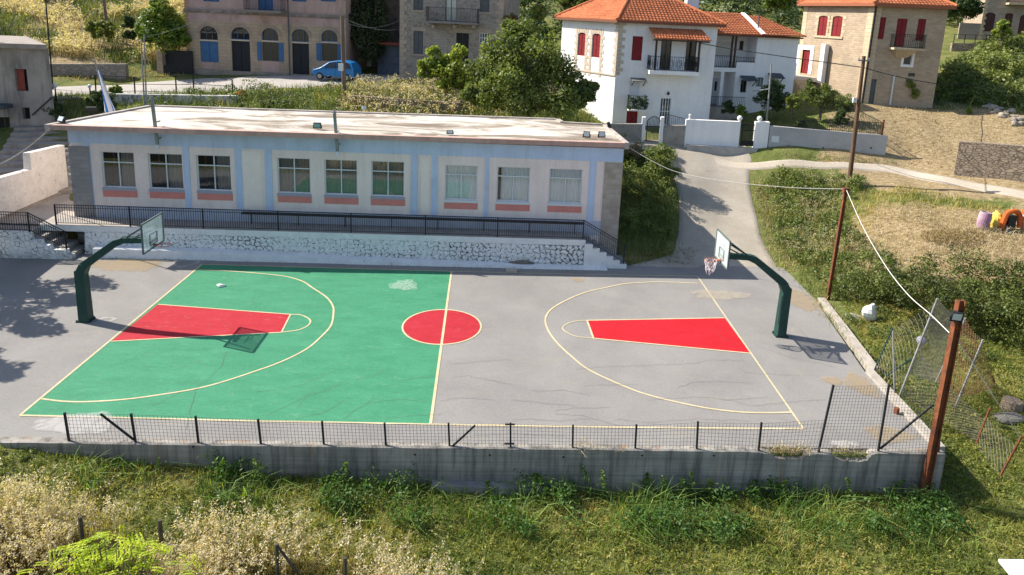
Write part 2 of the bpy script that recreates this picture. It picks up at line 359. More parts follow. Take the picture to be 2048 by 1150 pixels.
d = ramp(t, n3, [(.3, (.18, .13, .07)), (.5, (.29, .22, .125)), (.7, (.40, .32, .195))])
f = N(t, 'ShaderNodeMath', operation='MULTIPLY_ADD'); t.links.new(n1, f.inputs[0]); f.inputs[1].default_value = 1.2; t.links.new(a.outputs['Fac'], f.inputs[2])
fr = ramp(t, f.outputs[0], [(.85, (0, 0, 0)), (1.25, (1, 1, 1))])
col = mixc(t, fr, g, d); col = mixc(t, 1, col, ramp(t, n2, [(.3, (.7,)*3), (.7, (1.25,)*3)]), 'MULTIPLY')
t.links.new(col, b.inputs['Base Color']); bump(t, b, n2, .8, .08)
i = (np.arange(ny-1)[:, None]*nx+np.arange(nx-1)[None]).ravel()
ground = npmesh('ground', np.stack([gx, gy, gzv], -1).reshape(-1, 3), np.stack([i, i+1, i+1+nx, i+nx], -1), mt, attr={'dry': dry.ravel()}, smooth=True)
tag(ground, kind='structure')
# ------------------------------------------------------------------ court slab and paint
def asphaltm(name, base, patch, dust):
    m, t, b = newmat(name, .92, .2); v = obv(t)
    f = noise(t, v, 38, 3, .8); p = noise(t, v, .35, 6, .65, .3); q = noise(t, vmul(t, v, (1, 3, 1)), .9, 6, .7, .8)
    col = ramp(t, p, [(.35, base), (.65, patch)])
    col = mixc(t, ramp(t, q, [(.56, (0, 0, 0)), (.8, (.75,)*3)]), col, dust)
    sp = noise(t, v, 60, 2, .7); md = noise(t, vmul(t, v, (1, 1.6, 1)), 9, 5, .75)
    col = mixc(t, 1, col, ramp(t, sp, [(.3, (.66,)*3), (.5, (1.0,)*3), (.7, (1.32,)*3)]), 'MULTIPLY')
    col = mixc(t, 1, col, ramp(t, f, [(.3, (.82,)*3), (.7, (1.16,)*3)]), 'MULTIPLY'); col = mixc(t, 1, col, ramp(t, md, [(.3, (.88,)*3), (.68, (1.1,)*3)]), 'MULTIPLY')
    col = mixc(t, ramp(t, noise(t, v, 1.6, 9, .8, 1.2), [(.60, (0, 0, 0)), (.72, (.45,)*3)]), col, tuple(x*.62 for x in base))
    t.links.new(col, b.inputs['Base Color']); bump(t, b, mixc(t, .5, f, sp), .8, .02); return m
asph = asphaltm('asphalt', (.215, .205, .197), (.262, .252, .238), (.31, .275, .22))
def sheet(name, pts, z, mt):
    mb = MB(); mb.quad(*[(p[0], p[1], z) for p in pts]); return tag(mb.build(name, mt), kind='structure')
sheet('court_asphalt', [(-60, -7.17), (15.0, -7.17), (15.15, -2.9), (15.75, .5), (16.3, 3.6), (16.5, 7.6), (7.6, 7.6), (-60, 7.6)], 0, asph)
def paint(name, c, c2, wear):
    m, t, b = newmat(name, .8, .25); v = obv(t)
    f = noise(t, v, 45, 3, .8); p = noise(t, vmul(t, v, (1, 2.5, 1)), .7, 6, .65, .4); sp = noise(t, v, 110, 2)
    col = ramp(t, p, [(.35, c), (.65, c2)])
    wr = ramp(t, noise(t, vmul(t, v, (1, 1.8, 1)), 2.2, 8, .8), [(.56, (0, 0, 0)), (.78, (wear,)*3)]); col = mixc(t, wr, col, (.3, .33, .28))
    col = mixc(t, 1, col, ramp(t, sp, [(.3, (.74,)*3), (.5, (1, 1, 1)), (.72, (1.22,)*3)]), 'MULTIPLY'); g2 = noise(t, v, 50, 2, .7); col = mixc(t, 1, col, ramp(t, g2, [(.3, (.8,)*3), (.7, (1.16,)*3)]), 'MULTIPLY')
    md = noise(t, vmul(t, v, (1, 2.2, 1)), 5, 6, .75); col = mixc(t, 1, col, ramp(t, md, [(.3, (.88,)*3), (.7, (1.1,)*3)]), 'MULTIPLY')
    dk = ramp(t, noise(t, vmul(t, v, (.8, 2, 1)), 1.3, 9, .8, 1), [(.58, (0, 0, 0)), (.74, (.35,)*3)]); col = mixc(t, dk, col, tuple(x*.55+.02 for x in c))
    t.links.new(col, b.inputs['Base Color']); bump(t, b, mixc(t, .5, f, g2), .8, .015); return m
green = paint('green_paint', (.038, .205, .108), (.054, .248, .135), .45)
red1 = paint('faded_red_paint', (.36, .013, .024), (.41, .022, .036), .4)
red2 = paint('fresh_red_paint', (.43, .007, .015), (.47, .010, .02), .12)
cream = paint('line_paint', (.5, .42, .25), (.58, .5, .33), .8)
g0 = lambda *ps: [Z(x, y, 0)[:2] for x, y in ps]
sheet('green_half_court_paint', g0((40, 831), (450, 841), (861, 849), (903, 543), (650, 536), (404, 529)), .004, green)
sheet('faded_red_key_paint', g0((222, 683), (563, 665), (581, 629), (316, 609)), .008, red1)
sheet('bright_red_key_paint', g0((1501, 707), (1187, 677), (1174, 641), (1449, 636)), .008, red2)
cc = Z(884, 652.5, 0)[:2]; circ = [(cc[0]+1.5*math.cos(q), cc[1]+1.5*math.sin(q)) for q in np.linspace(0, 2*math.pi, 65)[:-1]]
sheet('red_centre_circle_paint', circ, .008, red1)
lines = MB()
def line(pts, wd=.075, z=.012, closed=False):
    P = [np.array(p[:2], float) for p in pts]; n = len(P); L, Rr = [], []
    for i in range(n):
        d = P[(i+1) % n]-P[i-1] if closed else P[min(i+1, n-1)]-P[max(i-1, 0)]
        d /= np.linalg.norm(d)+1e-9; q = np.array([-d[1], d[0]])*wd/2; L.append((*(P[i]+q), z)); Rr.append((*(P[i]-q), z))
    r = range(n) if closed else range(n-1)
    base = len(lines.v); lines.raw(L+Rr, [(i, (i+1) % n, n+(i+1) % n, n+i) for i in r])
line(g0((40, 831), (404, 529))); line(g0((40, 831), (450, 841), (861, 849), (1240, 855), (1607, 858)), .075, .0125)
line(g0((404, 529), (650, 536), (903, 543), (1150, 549), (1395, 553)), .06, .0125); line(g0((903, 543), (861, 849)), .09); line(g0((1395, 553), (1607, 858)), .065)
line(g0((316, 609), (581, 629)), .06, .013); line(g0((581, 629), (563, 665)), .06, .0135); line(g0((222, 683), (563, 665)), .06, .013)
line(g0((1449, 636), (1174, 641)), .07, .013); line(g0((1174, 641), (1187, 677)), .07, .0135); line(g0((1187, 677), (1501, 707)), .07, .013)
line(circ, .07, .013, True)
line([p[:2] for p in smooth(g0((581, 629), (600, 630), (614, 635.5), (621, 643), (615, 652), (597, 660), (563, 665)))], .06, .013)
line([p[:2] for p in smooth(g0((1174, 641), (1150, 643), (1132, 649), (1125, 657), (1133, 665), (1152, 673), (1187, 677)))], .05, .013)
line([p[:2] for p in smooth(g0((396, 540), (451, 542), (512, 546.5), (570, 553), (605, 563), (625, 576), (652, 594), (665, 611), (667, 626), (662, 651), (642, 674), (612, 699), (562, 724), (501, 746), (439, 766), (391, 778), (326, 789), (251, 799), (175, 804), (125, 803), (83, 798)))], .07, .013)
line([p[:2] for p in smooth(g0((1395, 567), (1325, 564), (1289, 565), (1249, 568), (1209, 576), (1174, 584), (1136, 599), (1106, 616), (1093, 631), (1091, 646), (1099, 666), (1117, 689), (1144, 714), (1176, 739), (1237, 768), (1299, 791), (1399, 814), (1474, 824), (1535, 826), (1583, 825)))], .075, .013)
tag(lines.build('court_lines', cream), kind='structure')
# cracks in the asphalt, traced one by one
lines = MB()
CR = [[(512, 783), (560, 780), (607, 769), (637, 756), (662, 745)], [(596, 816), (613, 791), (661, 780), (662, 777), (692, 761)], [(530, 833), (545, 824), (575, 812), (610, 793)], [(708, 762), (745, 752), (766, 743)],
 [(795, 764), (825, 758), (866, 752)], [(592, 840), (615, 832), (648, 826), (688, 801)], [(685, 838), (730, 811), (748, 792)], [(730, 811), (765, 801), (810, 799), (850, 804)], [(770, 836), (830, 832), (885, 828)], [(880, 803), (905, 797), (945, 797), (985, 801)],
 [(905, 757), (935, 752), (985, 761), (1024, 770)], [(455, 704), (440, 735), (410, 765), (391, 780), (385, 805), (372, 860)], [(410, 722), (380, 728), (360, 740)], [(300, 815), (330, 800), (360, 784)], [(1150, 740), (1195, 735), (1300, 731), (1394, 727), (1420, 720), (1490, 722)],
 [(1168, 773), (1200, 770), (1275, 770)], [(1355, 776), (1385, 764), (1430, 763), (1500, 766)], [(1062, 782), (1130, 781), (1180, 790)], [(1110, 822), (1150, 816), (1220, 815)], [(1024, 800), (1060, 803), (1150, 812)], [(1300, 800), (1400, 794), (1460, 800), (1535, 794)], [(1024, 841), (1060, 838), (1095, 842), (1180, 838)],
 [(1110, 828), (1165, 832), (1240, 852)], [(905, 728), (960, 724), (1024, 720)], [(1490, 745), (1530, 748), (1600, 752)], [(1440, 797), (1500, 812), (1560, 806), (1650, 800)], [(910, 878), (960, 871), (1040, 868), (1130, 872)], [(1230, 840), (1300, 846), (1390, 838), (1500, 842)], [(1560, 640), (1600, 660), (1640, 700)], [(1510, 690), (1580, 715), (1670, 735)],
 [(1060, 570), (1085, 545), (1100, 543)], [(560, 600), (600, 612), (650, 608)], [(1420, 660), (1450, 680), (1490, 690)]]
for c in CR:
    P = [Z(x, y, 0)[:2] for x, y in c]; Q = []
    for a, bb in zip(P[:-1], P[1:]):
        k = max(2, int(np.linalg.norm(bb-a)/.15))
        for j in range(k): Q.append(a+(bb-a)*j/k+rng.normal(size=2)*.022)
    Q.append(P[-1]); line(Q, .0085, .0165)
tag(lines.build('court_cracks', M('crack', (.12, .115, .11), bmp=0)), kind='structure')
def stainm(name, c, lo=.42, hi=.6, sc=3):
    m, t, b = newmat(name, .9, .1); b.inputs['Base Color'].default_value = (*c, 1)
    n = N(t, 'ShaderNodeTexCoord'); gr = N(t, 'ShaderNodeAttribute', attribute_name='edge')
    f = N(t, 'ShaderNodeMath', operation='MULTIPLY_ADD'); t.links.new(noise(t, obv(t), sc, 6, .7), f.inputs[0]); f.inputs[1].default_value = 1; t.links.new(gr.outputs['Fac'], f.inputs[2])
    al = ramp(t, f.outputs[0], [(lo+.3, (0, 0, 0)), (hi+.6, (.42,)*3)]); t.links.new(al, b.inputs['Alpha']); return m
def stain(name, px, py, rx, ry, mt, z=.02, ring=0):
    """an irregular spill on the asphalt, fading at its rim"""
    c = Z(px, py, 0); n = 40; Vv, Ee, Ff = [c+[0, 0, z]], [0.5 if not ring else .0], []
    rad = [0.5, .8, 1.0]; ed = [.5, .4, 0] if not ring else [.2, .55, 0]
    for k, (q, e) in enumerate(zip(rad, ed)):
        for j in range(n):
            a = 2*math.pi*j/n; w_ = 1+.12*math.sin(3*a+px)+.08*math.sin(7*a+py); Vv.append(c+np.array([rx*q*w_*math.cos(a), ry*q*w_*math.sin(a), z])); Ee.append(e)
    for j in range(n): Ff.append((0, 1+j, 1+(j+1) % n, 0))
    F4 = [(1+k*n+j, 1+(k+1)*n+j, 1+(k+1)*n+(j+1) % n, 1+k*n+(j+1) % n) for k in range(2) for j in range(n)]
    me = bpy.data.meshes.new(name); me.from_pydata([tuple(q) for q in Vv], [], [f[:3] for f in Ff]+F4); me.update()
    at = me.attributes.new('edge', 'FLOAT', 'POINT'); at.data.foreach_set('value', np.array(Ee, np.float32))
    return tag(link(name, me, mt), kind='structure')
wst = stainm('white_spill', (.62, .6, .58)); dst = stainm('dry_soil_spill', (.42, .31, .17)); gst = stainm('pale_scuff', (.45, .6, .5), .5, .62, 9)
stain('white_spill_stain', 371, 527, .62, .55, wst, .02, 1); stain('white_spill_stain', 155, 848, 1.25, .62, wst, .0245); stain('white_spill_stain', 214, 640, .32, .25, wst, .02, 1)
stain('paint_scuff', 808, 571, .75, .7, gst, .021); stain('soil_stain', 1157, 560, .35, .3, dst, .02); stain('soil_stain', 1665, 762, .4, .35, dst, .02)
stain('soil_stain', 250, 530, 2.0, .9, dst, .018); stain('soil_stain', 1605, 600, .8, 1.5, dst, .022); stain('soil_stain', 1780, 870, .9, .5, dst, .024); stain('soil_stain', 1720, 770, .6, .9, dst, .026); stain('white_spill_stain', 1690, 890, .5, .22, wst, .028)
stain('soil_stain', 1440, 590, 1.6, .6, stainm('pale_dust', (.5, .44, .34)), .0195)
# ------------------------------------------------------------------ front retaining wall
mt, t, b = newmat('stained_concrete', .92, .15); v = obv(t)
hb = noise(t, vmul(t, v, (.15, 1, 9)), 1.2, 4, .6); vs_ = noise(t, vmul(t, v, (3.5, 3.5, .22)), 1, 5, .7); p = noise(t, v, .8, 6, .65)
col = ramp(t, p, [(.35, (.25, .235, .21)), (.65, (.37, .345, .305))])
col = mixc(t, 1, col, ramp(t, hb, [(.35, (.78,)*3), (.6, (1.1,)*3)]), 'MULTIPLY')
col = mixc(t, ramp(t, vs_, [(.46, (0, 0, 0)), (.64, (.8,)*3)]), col, (.085, .083, .08))
rs = noise(t, vmul(t, v, (2.1, 2.1, .12)), .9, 3, .6); col = mixc(t, ramp(t, rs, [(.61, (0, 0, 0)), (.71, (.7,)*3)]), col, (.30, .15, .06))
t.links.new(col, b.inputs['Base Color']); bump(t, b, noise(t, v, 14, 5), .5, .02); concrete = mt
wall = empty('retaining_wall', (0, -7.4, -1), 'long grey board-marked concrete retaining wall along the near edge of the court, its top broken in two places', 'wall')
top = [(-45, .02)]
NOT = {1545: -.05, 1552: -.17, 1590: -.2, 1606: -.18, 1612: -.03, 1664: -.02, 1672: -.14, 1690: -.24, 1722: -.26, 1738: -.2, 1744: -.03}
xx = -44
tops = [(onY(px, 905, -7.43)[0], dz) for px, dz in NOT.items()]
top += [(x, .02+rng.normal()*.006) for x in np.arange(-44, tops[0][0]-.1, .5)]+tops+[(tops[-1][0]+.15, .02), (15.05, .02)]
mb = MB(); pts = [(-45, -7.43, -3)]+[(x, -7.43, z) for x, z in top]+[(15.05, -7.43, -3)]
for (xa, za), (xb, zb) in zip(top[:-1], top[1:]):
    mb.quad((xa, -7.43, -3), (xb, -7.43, -3), (xb, -7.43, zb), (xa, -7.43, za)); mb.quad((xa, -7.43, za), (xb, -7.43, zb), (xb, -7.17, zb), (xa, -7.17, za))
mb.quad((15.05, -7.43, -3), (15.05, -7.17, -3), (15.05, -7.17, .02), (15.05, -7.43, .02)); mb.quad((-45, -7.17, -3), (15.05, -7.17, -3), (15.05, -7.17, -.02), (-45, -7.17, -.02))
mb.build('wall', concrete, wall)
mb = MB()
for k in range(60):
    xa, xb = 9+k*.1, 9.1+k*.1; mb.quad((xa, -7.42, -.32-.05*math.sin(k*2.3)), (xb, -7.42, -.32-.05*math.sin(k*2.3+2.3)), (xb, -7.16, -.02), (xa, -7.16, -.02))
mb.build('broken_core', M('broken_core', (.36, .30, .22), (.2, .17, .13), 9, bmp=1, fs=14), wall)
mb = MB(); a = onY(850, 975, -7.43); bb = onY(1110, 985, -7.43)
mb.poly_prism([(a[0], -7.44, -2), (a[0]+.2, -7.44, -.95), (a[0]+2, -7.44, -1.0), (bb[0]-.3, -7.44, -1.03), (bb[0], -7.44, -2)], (0, -.28, 0)); mb.build('footing', M('footing', (.3, .29, .27), (.2, .2, .19)), wall)
mb = MB()
for px, py in ((830, 909), (980, 910), (1127, 914), (1284, 911), (1428, 911), (386, 893), (793, 952)):
    p_ = onY(px, py, -7.43); mb.tube([p_+[0, -.012, 0], p_+[0, .02, 0]], .028, 8)
mb.build('weep_hole', M('hole', (.01, .01, .01), bmp=0), wall)
# kerb on the right side
kerb = MB(); KP = [(15.0, -7.17), (15.1, -5.6), (15.28, -2.8), (15.55, -2.55), (16.05, .4), (16.52, 3.6)]
for i in range(len(KP)-1):
    (xa, ya), (xb, yb) = KP[i], KP[i+1]; za, zb = .1+.02*(i % 2), .1+.02*((i+1) % 2)
    kerb.hexa([(xa-.12, ya, -1.5), (xa+.22, ya, -1.5), (xb+.22, yb, -1.5), (xb-.12, yb, -1.5)], [(xa-.12, ya, za), (xa+.2, ya, za), (xb+.2, yb, zb), (xb-.12, yb, zb)])
kerb_m = M('kerb_concrete', (.42, .38, .33), (.3, .27, .23), 2, c3=(.36, .26, .15), n3=1.2)
tag(kerb.build('kerb', kerb_m), 'worn low concrete kerb along the right edge of the court', 'kerb')
# ------------------------------------------------------------------ roads
def strip(name, L, Rr, mt, off=.05, nu=10, k=8):
    A = np.array(smooth([np.array(p[:2]) for p in L], k)); B = np.array(smooth([np.array(p[:2]) for p in Rr], k)); n = len(A)
    s = np.linspace(0, 1, nu)[None, :, None]; P = A[:, None]*(1-s)+B[:, None]*s
    z = hgt(P[..., 0], P[..., 1])+off; z[:, 0] -= .3; z[:, -1] -= .3
    i = (np.arange(n-1)[:, None]*nu+np.arange(nu-1)[None]).ravel()
    return tag(npmesh(name, np.concatenate([P, z[..., None]], -1).reshape(-1, 3), np.stack([i, i+1, i+1+nu, i+nu], -1), mt, smooth=True), kind='structure')
roadm = asphaltm('road_concrete', (.31, .275, .225), (.40, .36, .30), (.24, .19, .135)); gravel = asphaltm('gravel', (.40, .35, .28), (.48, .42, .35), (.33, .26, .16)); street = asphaltm('street_asphalt', (.34, .32, .3), (.4, .37, .34), (.42, .36, .28))
strip('ramp_road', [(7.7, 7.0), (10.6, 8.5), (11.5, 10.3), (12.3, 13), (12.7, 15.4), (12.4, 17.6), (10.5, 19.4), (8.5, 20.4)], [(16.4, 7.0), (16.6, 8.5), (16.8, 10.7), (17.4, 13.5), (17.8, 16), (18.3, 17.5), (18.6, 17.9), (18.8, 19.4)], roadm, .06, 20)
strip('gravel_path', [(16, 18.9), (18.5, 17.6), (22, 16.9), (26.6, 16.5), (29, 14.3), (31.6, 11.9), (35, 9.5), (45, 5)], [(16, 17.6), (18.6, 16.9), (22, 16.1), (26.1, 15.6), (28.4, 13.3), (30.7, 10.9), (33.6, 8.5), (43.6, 4)], gravel, .07, 8)
SL = [G(-60, 181), G(105, 171), G(250, 165), G(310, 158), G(390, 152), G(560, 149), G(700, 149), G(800, 143), G(880, 138)]; SR = [G(-60, 205), G(105, 194), G(240, 192), G(310, 190), G(390, 188), G(560, 180), G(680, 172), G(800, 160), G(900, 150)]
strip('street', SL, SR, street, .08, 8)
# ------------------------------------------------------------------ building helpers
class PL:
    """an upright wall plane from A to B (plan points); u along it, z up, off towards the camera"""
    def __init__(s, A, B):
        s.A = np.array([A[0], A[1], 0.]); d = np.array([B[0]-A[0], B[1]-A[1], 0.]); s.L = np.linalg.norm(d); s.u = d/s.L; s.n = np.array([s.u[1], -s.u[0], 0.])
    def uz(s, px, py, off=0):
        d = ray(px, py); q = CAM+d*((s.A+s.n*off-CAM)@s.n/(d@s.n)); return float((q-s.A)@s.u), float(q[2])
    def rect(s, x0, y0, x1, y1, off=0):
        xm, ym = (x0+x1)/2, (y0+y1)/2
        return [s.uz(x0, ym, off)[0], s.uz(x1, ym, off)[0], s.uz(xm, y1, off)[1], s.uz(xm, y0, off)[1]]
    def W(s, u, z, off=0): return s.A+s.u*u+s.n*off+np.array([0, 0, z])
def pbox(mb, p, u0, u1, z0, z1, o0, o1, mi=0):
    mb.hexa([p.W(u0, z0, o1), p.W(u1, z0, o1), p.W(u1, z0, o0), p.W(u0, z0, o0)], [p.W(u0, z1, o1), p.W(u1, z1, o1), p.W(u1, z1, o0), p.W(u0, z1, o0)], mi)
def pquad(mb, p, u0, u1, z0, z1, o, mi=0): mb.quad(p.W(u0, z0, o), p.W(u1, z0, o), p.W(u1, z1, o), p.W(u0, z1, o), mi=mi)
def facade(mb, p, u0, u1, z0, z1, ops, dep=.18, mi=0):
    """wall face with real openings and reveals; ops = [u0,u1,z0,z1] or with 'arch' height appended"""
    us = sorted({u0, u1, *[x for o in ops for x in o[:2] if u0 < x < u1]}); zs = sorted({z0, z1, *[x for o in ops for x in o[2:4] if z0 < x < z1]})
    for a, b in zip(us[:-1], us[1:]):
        for c, d in zip(zs[:-1], zs[1:]):
            um, zm = (a+b)/2, (c+d)/2
            if not any(o[0] < um < o[1] and o[2] < zm < o[3] for o in ops): pquad(mb, p, a, b, c, d, 0, mi)
    for o in ops:
        a, b, c, d = o[:4]
        mb.quad(p.W(a, c), p.W(a, c, -dep), p.W(a, d, -dep), p.W(a, d), mi=mi); mb.quad(p.W(b, c, -dep), p.W(b, c), p.W(b, d), p.W(b, d, -dep), mi=mi)
        mb.quad(p.W(a, c), p.W(b, c), p.W(b, c, -dep), p.W(a, c, -dep), mi=mi); mb.quad(p.W(a, d, -dep), p.W(b, d, -dep), p.W(b, d), p.W(a, d), mi=mi)
        if len(o) > 4:   # arch: fill the two spandrels
            h = o[4]; r = (b-a)/2; um = (a+b)/2; n = 10
            arc = [(um-r*math.cos(math.pi*k/n), d-h+h*math.sin(math.pi*k/n)) for k in range(n+1)]
            for k in range(n):
                (ua, za), (ub, zb) = arc[k], arc[k+1]
                mb.quad(p.W(ua, za), p.W(ub, zb), p.W(ub, d), p.W(ua, d), mi=mi); mb.quad(p.W(ua, za, -dep), p.W(ub, zb, -dep), p.W(ub, zb), p.W(ua, za), mi=mi)
glass = glassm('window_glass'); dark = M('dark_interior', (.02, .02, .022), bmp=0); curtain_or_dark_backing = M('curtain_or_dark_backing', (.34, .31, .28), bmp=0); lace = M('lace_curtain', (.84, .86, .85), bmp=0)
def frame_bars(mb, p, r, o0, o1, t, vbars=(), hbars=()):
    u0, u1, z0, z1 = r
    pbox(mb, p, u0, u0+t, z0, z1, o0, o1); pbox(mb, p, u1-t, u1, z0, z1, o0, o1); pbox(mb, p, u0+t, u1-t, z0, z0+t, o0, o1); pbox(mb, p, u0+t, u1-t, z1-t, z1, o0, o1)
    for q, a, b in vbars: pbox(mb, p, u0+(u1-u0)*q-t/2, u0+(u1-u0)*q+t/2, z0+(z1-z0)*a, z0+(z1-z0)*b, o0+.004, o1-.004)
    for q in hbars: pbox(mb, p, u0+t, u1-t, z0+(z1-z0)*q-t/2, z0+(z1-z0)*q+t/2, o0+.002, o1-.002)
def drape(mb, p, u0, u1, z0, z1, o, amp=.04, per=.16):
    n = int((u1-u0)/.03)+1; ph = rng.random()*6
    for k in range(n):
        a = u0+(u1-u0)*k/n; b = u0+(u1-u0)*(k+1)/n; f = lambda u: o+amp*math.sin(u/per*6.28+ph+math.sin(u*3)*1.2)
        mb.quad(p.W(a, z0, f(a)), p.W(b, z0, f(b)), p.W(b, z1, f(b)), p.W(a, z1, f(a)))
# ------------------------------------------------------------------ the school
FA = PL((-18.35, 8.40), (8.08, 8.27))
school = empty('school_building', (-5, 8.4, 1.3), 'long low cream and pale blue school with pink trim and flat whitewashed roof', 'school building')
cream_w = M('cream_render', (.84, .73, .67), (.78, .68, .62), .9, c3=(.58, .5, .45), n3=.6, l3=.6, h3=.8, streak=.09)
blue_w = M('pale_blue_render', (.52, .63, .80), (.48, .58, .74), .9, c3=(.46, .45, .5), n3=.9, l3=.6, h3=.85, streak=.1)
pink_w = M('pink_trim', (.66, .25, .21), (.6, .23, .19), 1.5); fascia_m = M('salmon_fascia', (.52, .34, .28), (.44, .29, .24), 1.2, st=(1, 1, .5), streak=.14)
white_f = M('white_aluminium', (.62, .66, .68), rough=.5, bmp=0); sill_m = M('grey_sill', (.33, .36, .42), bmp=0)
WN = [((204, 304, 269.5, 382.5), (205, 389, 275, 403)), ((297.5, 306, 365.5, 385.5), (300, 391, 370, 405)), ((393.5, 308, 461.5, 388), (394, 393.5, 464, 407)), ((555, 312, 620.5, 390), (554, 399, 623, 410.5)), ((649, 314.5, 714.5, 393.5), (648, 401, 718, 414)),
      ((742.5, 317, 808.5, 396), (741.5, 404, 811, 416.5)), ((890, 323, 954.5, 405), (888.5, 407.5, 956.5, 420.5)), ((993.5, 326, 1059.5, 407), (991, 409.5, 1060, 422)), ((1098, 328.5, 1164, 409), (1094, 411, 1161.5, 424))]
ops = [FA.rect(*w_[0]) for w_ in WN]
for k in range(9): ops[k] = [ops[k][0], ops[k][1], 2.86 if k < 6 else 2.80, 4.62 if k < 6 else 4.55]
ZR = 6.0; mb = MB(); U1 = FA.L
facade(mb, FA, 0, U1, 0, 5.72, ops, .2)
BK = PL((8.1, 15.2), (-18.3, 14.7))
facade(mb, BK, 0, BK.L, 0, 5.72, [], 0); facade(mb, PL(BK.W(BK.L, 0), FA.W(0, 0)), 0, 6.3, 0, 5.72, []); facade(mb, PL(FA.W(U1, 0), BK.W(0, 0)), 0, 6.93, 0, 5.72, [])
mb.build('wall', cream_w, school)
# blue bands and pilasters stand 3 cm proud
zb_top = 5.0; zb_low = 1.95
mb = MB(); pbox(mb, FA, -.02, U1+.02, zb_top, 5.7, 0, .03); mb.build('upper_wall_band', blue_w, school)
mb = MB(); pbox(mb, FA, 1.0, U1-.3, 1.2, zb_low, 0, .03); mb.build('lower_wall_band', M('lower_blue', (.46, .49, .57), (.38, .42, .5), 1), school)
for a, b in ((172, 186), (369, 381), (472, 486), (531, 545), (822, 835), (863, 875), (969.5, 977.5), (1178, 1191)):
    u0 = FA.uz(a, 360)[0]; u1 = FA.uz(b, 360)[0]; mb = MB(); pbox(mb, FA, u0, u1, zb_low, zb_top, 0, .035); mb.build('pilaster', blue_w, school)
rust_stone = stone('clad_stone', (.30, .25, .2), (.5, .44, .37), (.36, .33, .3), .42, .26, .1, .03)
u0, u1 = FA.uz(118, 360)[0], FA.uz(146, 400)[0]
mb = MB(); pbox(mb, FA, -.03, .92, .5, 4.85, 0, .06); mb.build('corner_cladding', stone('grey_clad', (.25, .24, .24), (.36, .35, .34), (.28, .27, .27), .5, .2, .06, .02), school)
mb = MB(); pbox(mb, FA, FA.uz(1207, 370)[0], U1+.03, .0, 4.95, 0, .06); mb.build('corner_cladding', rust_stone, school)
# cream panels either side of the middle windows, slightly proud of the wall
for a, b in ((482, 527), (839, 861)):
    u0, u1 = FA.uz(a+3, 360)[0], FA.uz(b-3, 360)[0]; mb = MB(); pbox(mb, FA, u0, u1, zb_low+.08, zb_top-.12, 0, .02); mb.build('wall_panel', M('panel_cream', (.85, .76, .68), (.8, .71, .63)), school)
for k, (wr, pr) in enumerate(WN):
    r = ops[k]; fr = MB()
    if k < 6: frame_bars(fr, FA, r, -.16, -.10, .05, [(.5, 0, 1)], [.70])
    else: frame_bars(fr, FA, r, -.16, -.10, .055, [(.5, 0, .70)] , [.72])
    wo = fr.build('window', white_f, school)
    mb = MB(); pquad(mb, FA, r[0]+.02, r[1]-.02, r[2]+.02, r[3]-.02, -.13); mb.build('pane', glass, wo)
    mb = MB(); pbox(mb, FA, r[0], r[1], r[2]-.1, r[3]+.1, -1.2, -1.15); pbox(mb, FA, r[0]-.2, r[0]-.1, r[2]-.1, r[3]+.1, -1.2, -.2); pbox(mb, FA, r[1]+.1, r[1]+.2, r[2]-.1, r[3]+.1, -1.2, -.2); pbox(mb, FA, r[0]-.2, r[1]+.2, r[2]-.2, r[2]-.1, -1.2, -.2); pbox(mb, FA, r[0]-.2, r[1]+.2, r[3]+.1, r[3]+.2, -1.2, -.2); mb.build('room_recess', dark, wo)
    W_ = r[1]-r[0]
    mb = MB()
    if k < 3: drape(mb, FA, r[0]+W_*.52, r[1], r[2]-.05, r[3]+.05, -.3)
    elif k < 6: drape(mb, FA, r[0], r[1], r[2]-.05, r[3]+.05, -.3)
    elif k == 7: drape(mb, FA, r[0]+W_*.13, r[1], r[2]-.05, r[3]+.05, -.19, .025)
    else: drape(mb, FA, r[0], r[1], r[2]-.05, r[3]+.05, -.19, .025)
    mb.build('curtain_or_dark_backing', curtain_or_dark_backing if k < 6 else lace, wo)
    mb = MB(); pbox(mb, FA, r[0]-.03, r[1]+.03, r[2]-.13, r[2]-.005, -.16, .05); mb.build('window_sill', sill_m if k < 6 else white_f, wo)
    mb = MB(); pbox(mb, FA, r[0]-.02, r[1]+.05, r[2]-.46, r[2]-.135, 0, .025); mb.build('apron_panel', pink_w, wo)
# roof slab
roof_m, t, b = newmat('whitewashed_roof', .9, .15); v = obv(t)
n1 = noise(t, vmul(t, v, (.35, 1, 1)), .55, 8, .72, .9); n2 = noise(t, vmul(t, v, (.5, 1.2, 1)), 2.2, 8, .75, .4)
col = ramp(t, n1, [(.38, (.66, .63, .58)), (.48, (.52, .48, .42)), (.56, (.26, .215, .17)), (.68, (.19, .155, .12))]); col = mixc(t, 1, col, ramp(t, n2, [(.32, (.68,)*3), (.62, (1.1,)*3)]), 'MULTIPLY')
col = mixc(t, ramp(t, noise(t, v, 16, 3, .8), [(.62, (0, 0, 0)), (.75, (.5,)*3)]), col, (.2, .17, .14))
t.links.new(col, b.inputs['Base Color']); bump(t, b, n2, .4, .03)
fl, fr_ = Z(103, 250, ZR), Z(1241, 285, ZR); bl = Z(300, 210, ZR); br = Z(1118, 237, ZR); b2 = Z(1128, 243.5, ZR); b3 = Z(1212, 248, ZR)
fl[1] = min(fl[1], 8.05); fr_[1] = 8.0; fl[0] = -18.75; fr_[0] = 8.3
out = [fl, fr_, b3, b2, br, bl]
mb = MB(); mb.quad(*[(p[0], p[1], ZR-.06) for p in out]); mb.build('roof', roof_m, school)
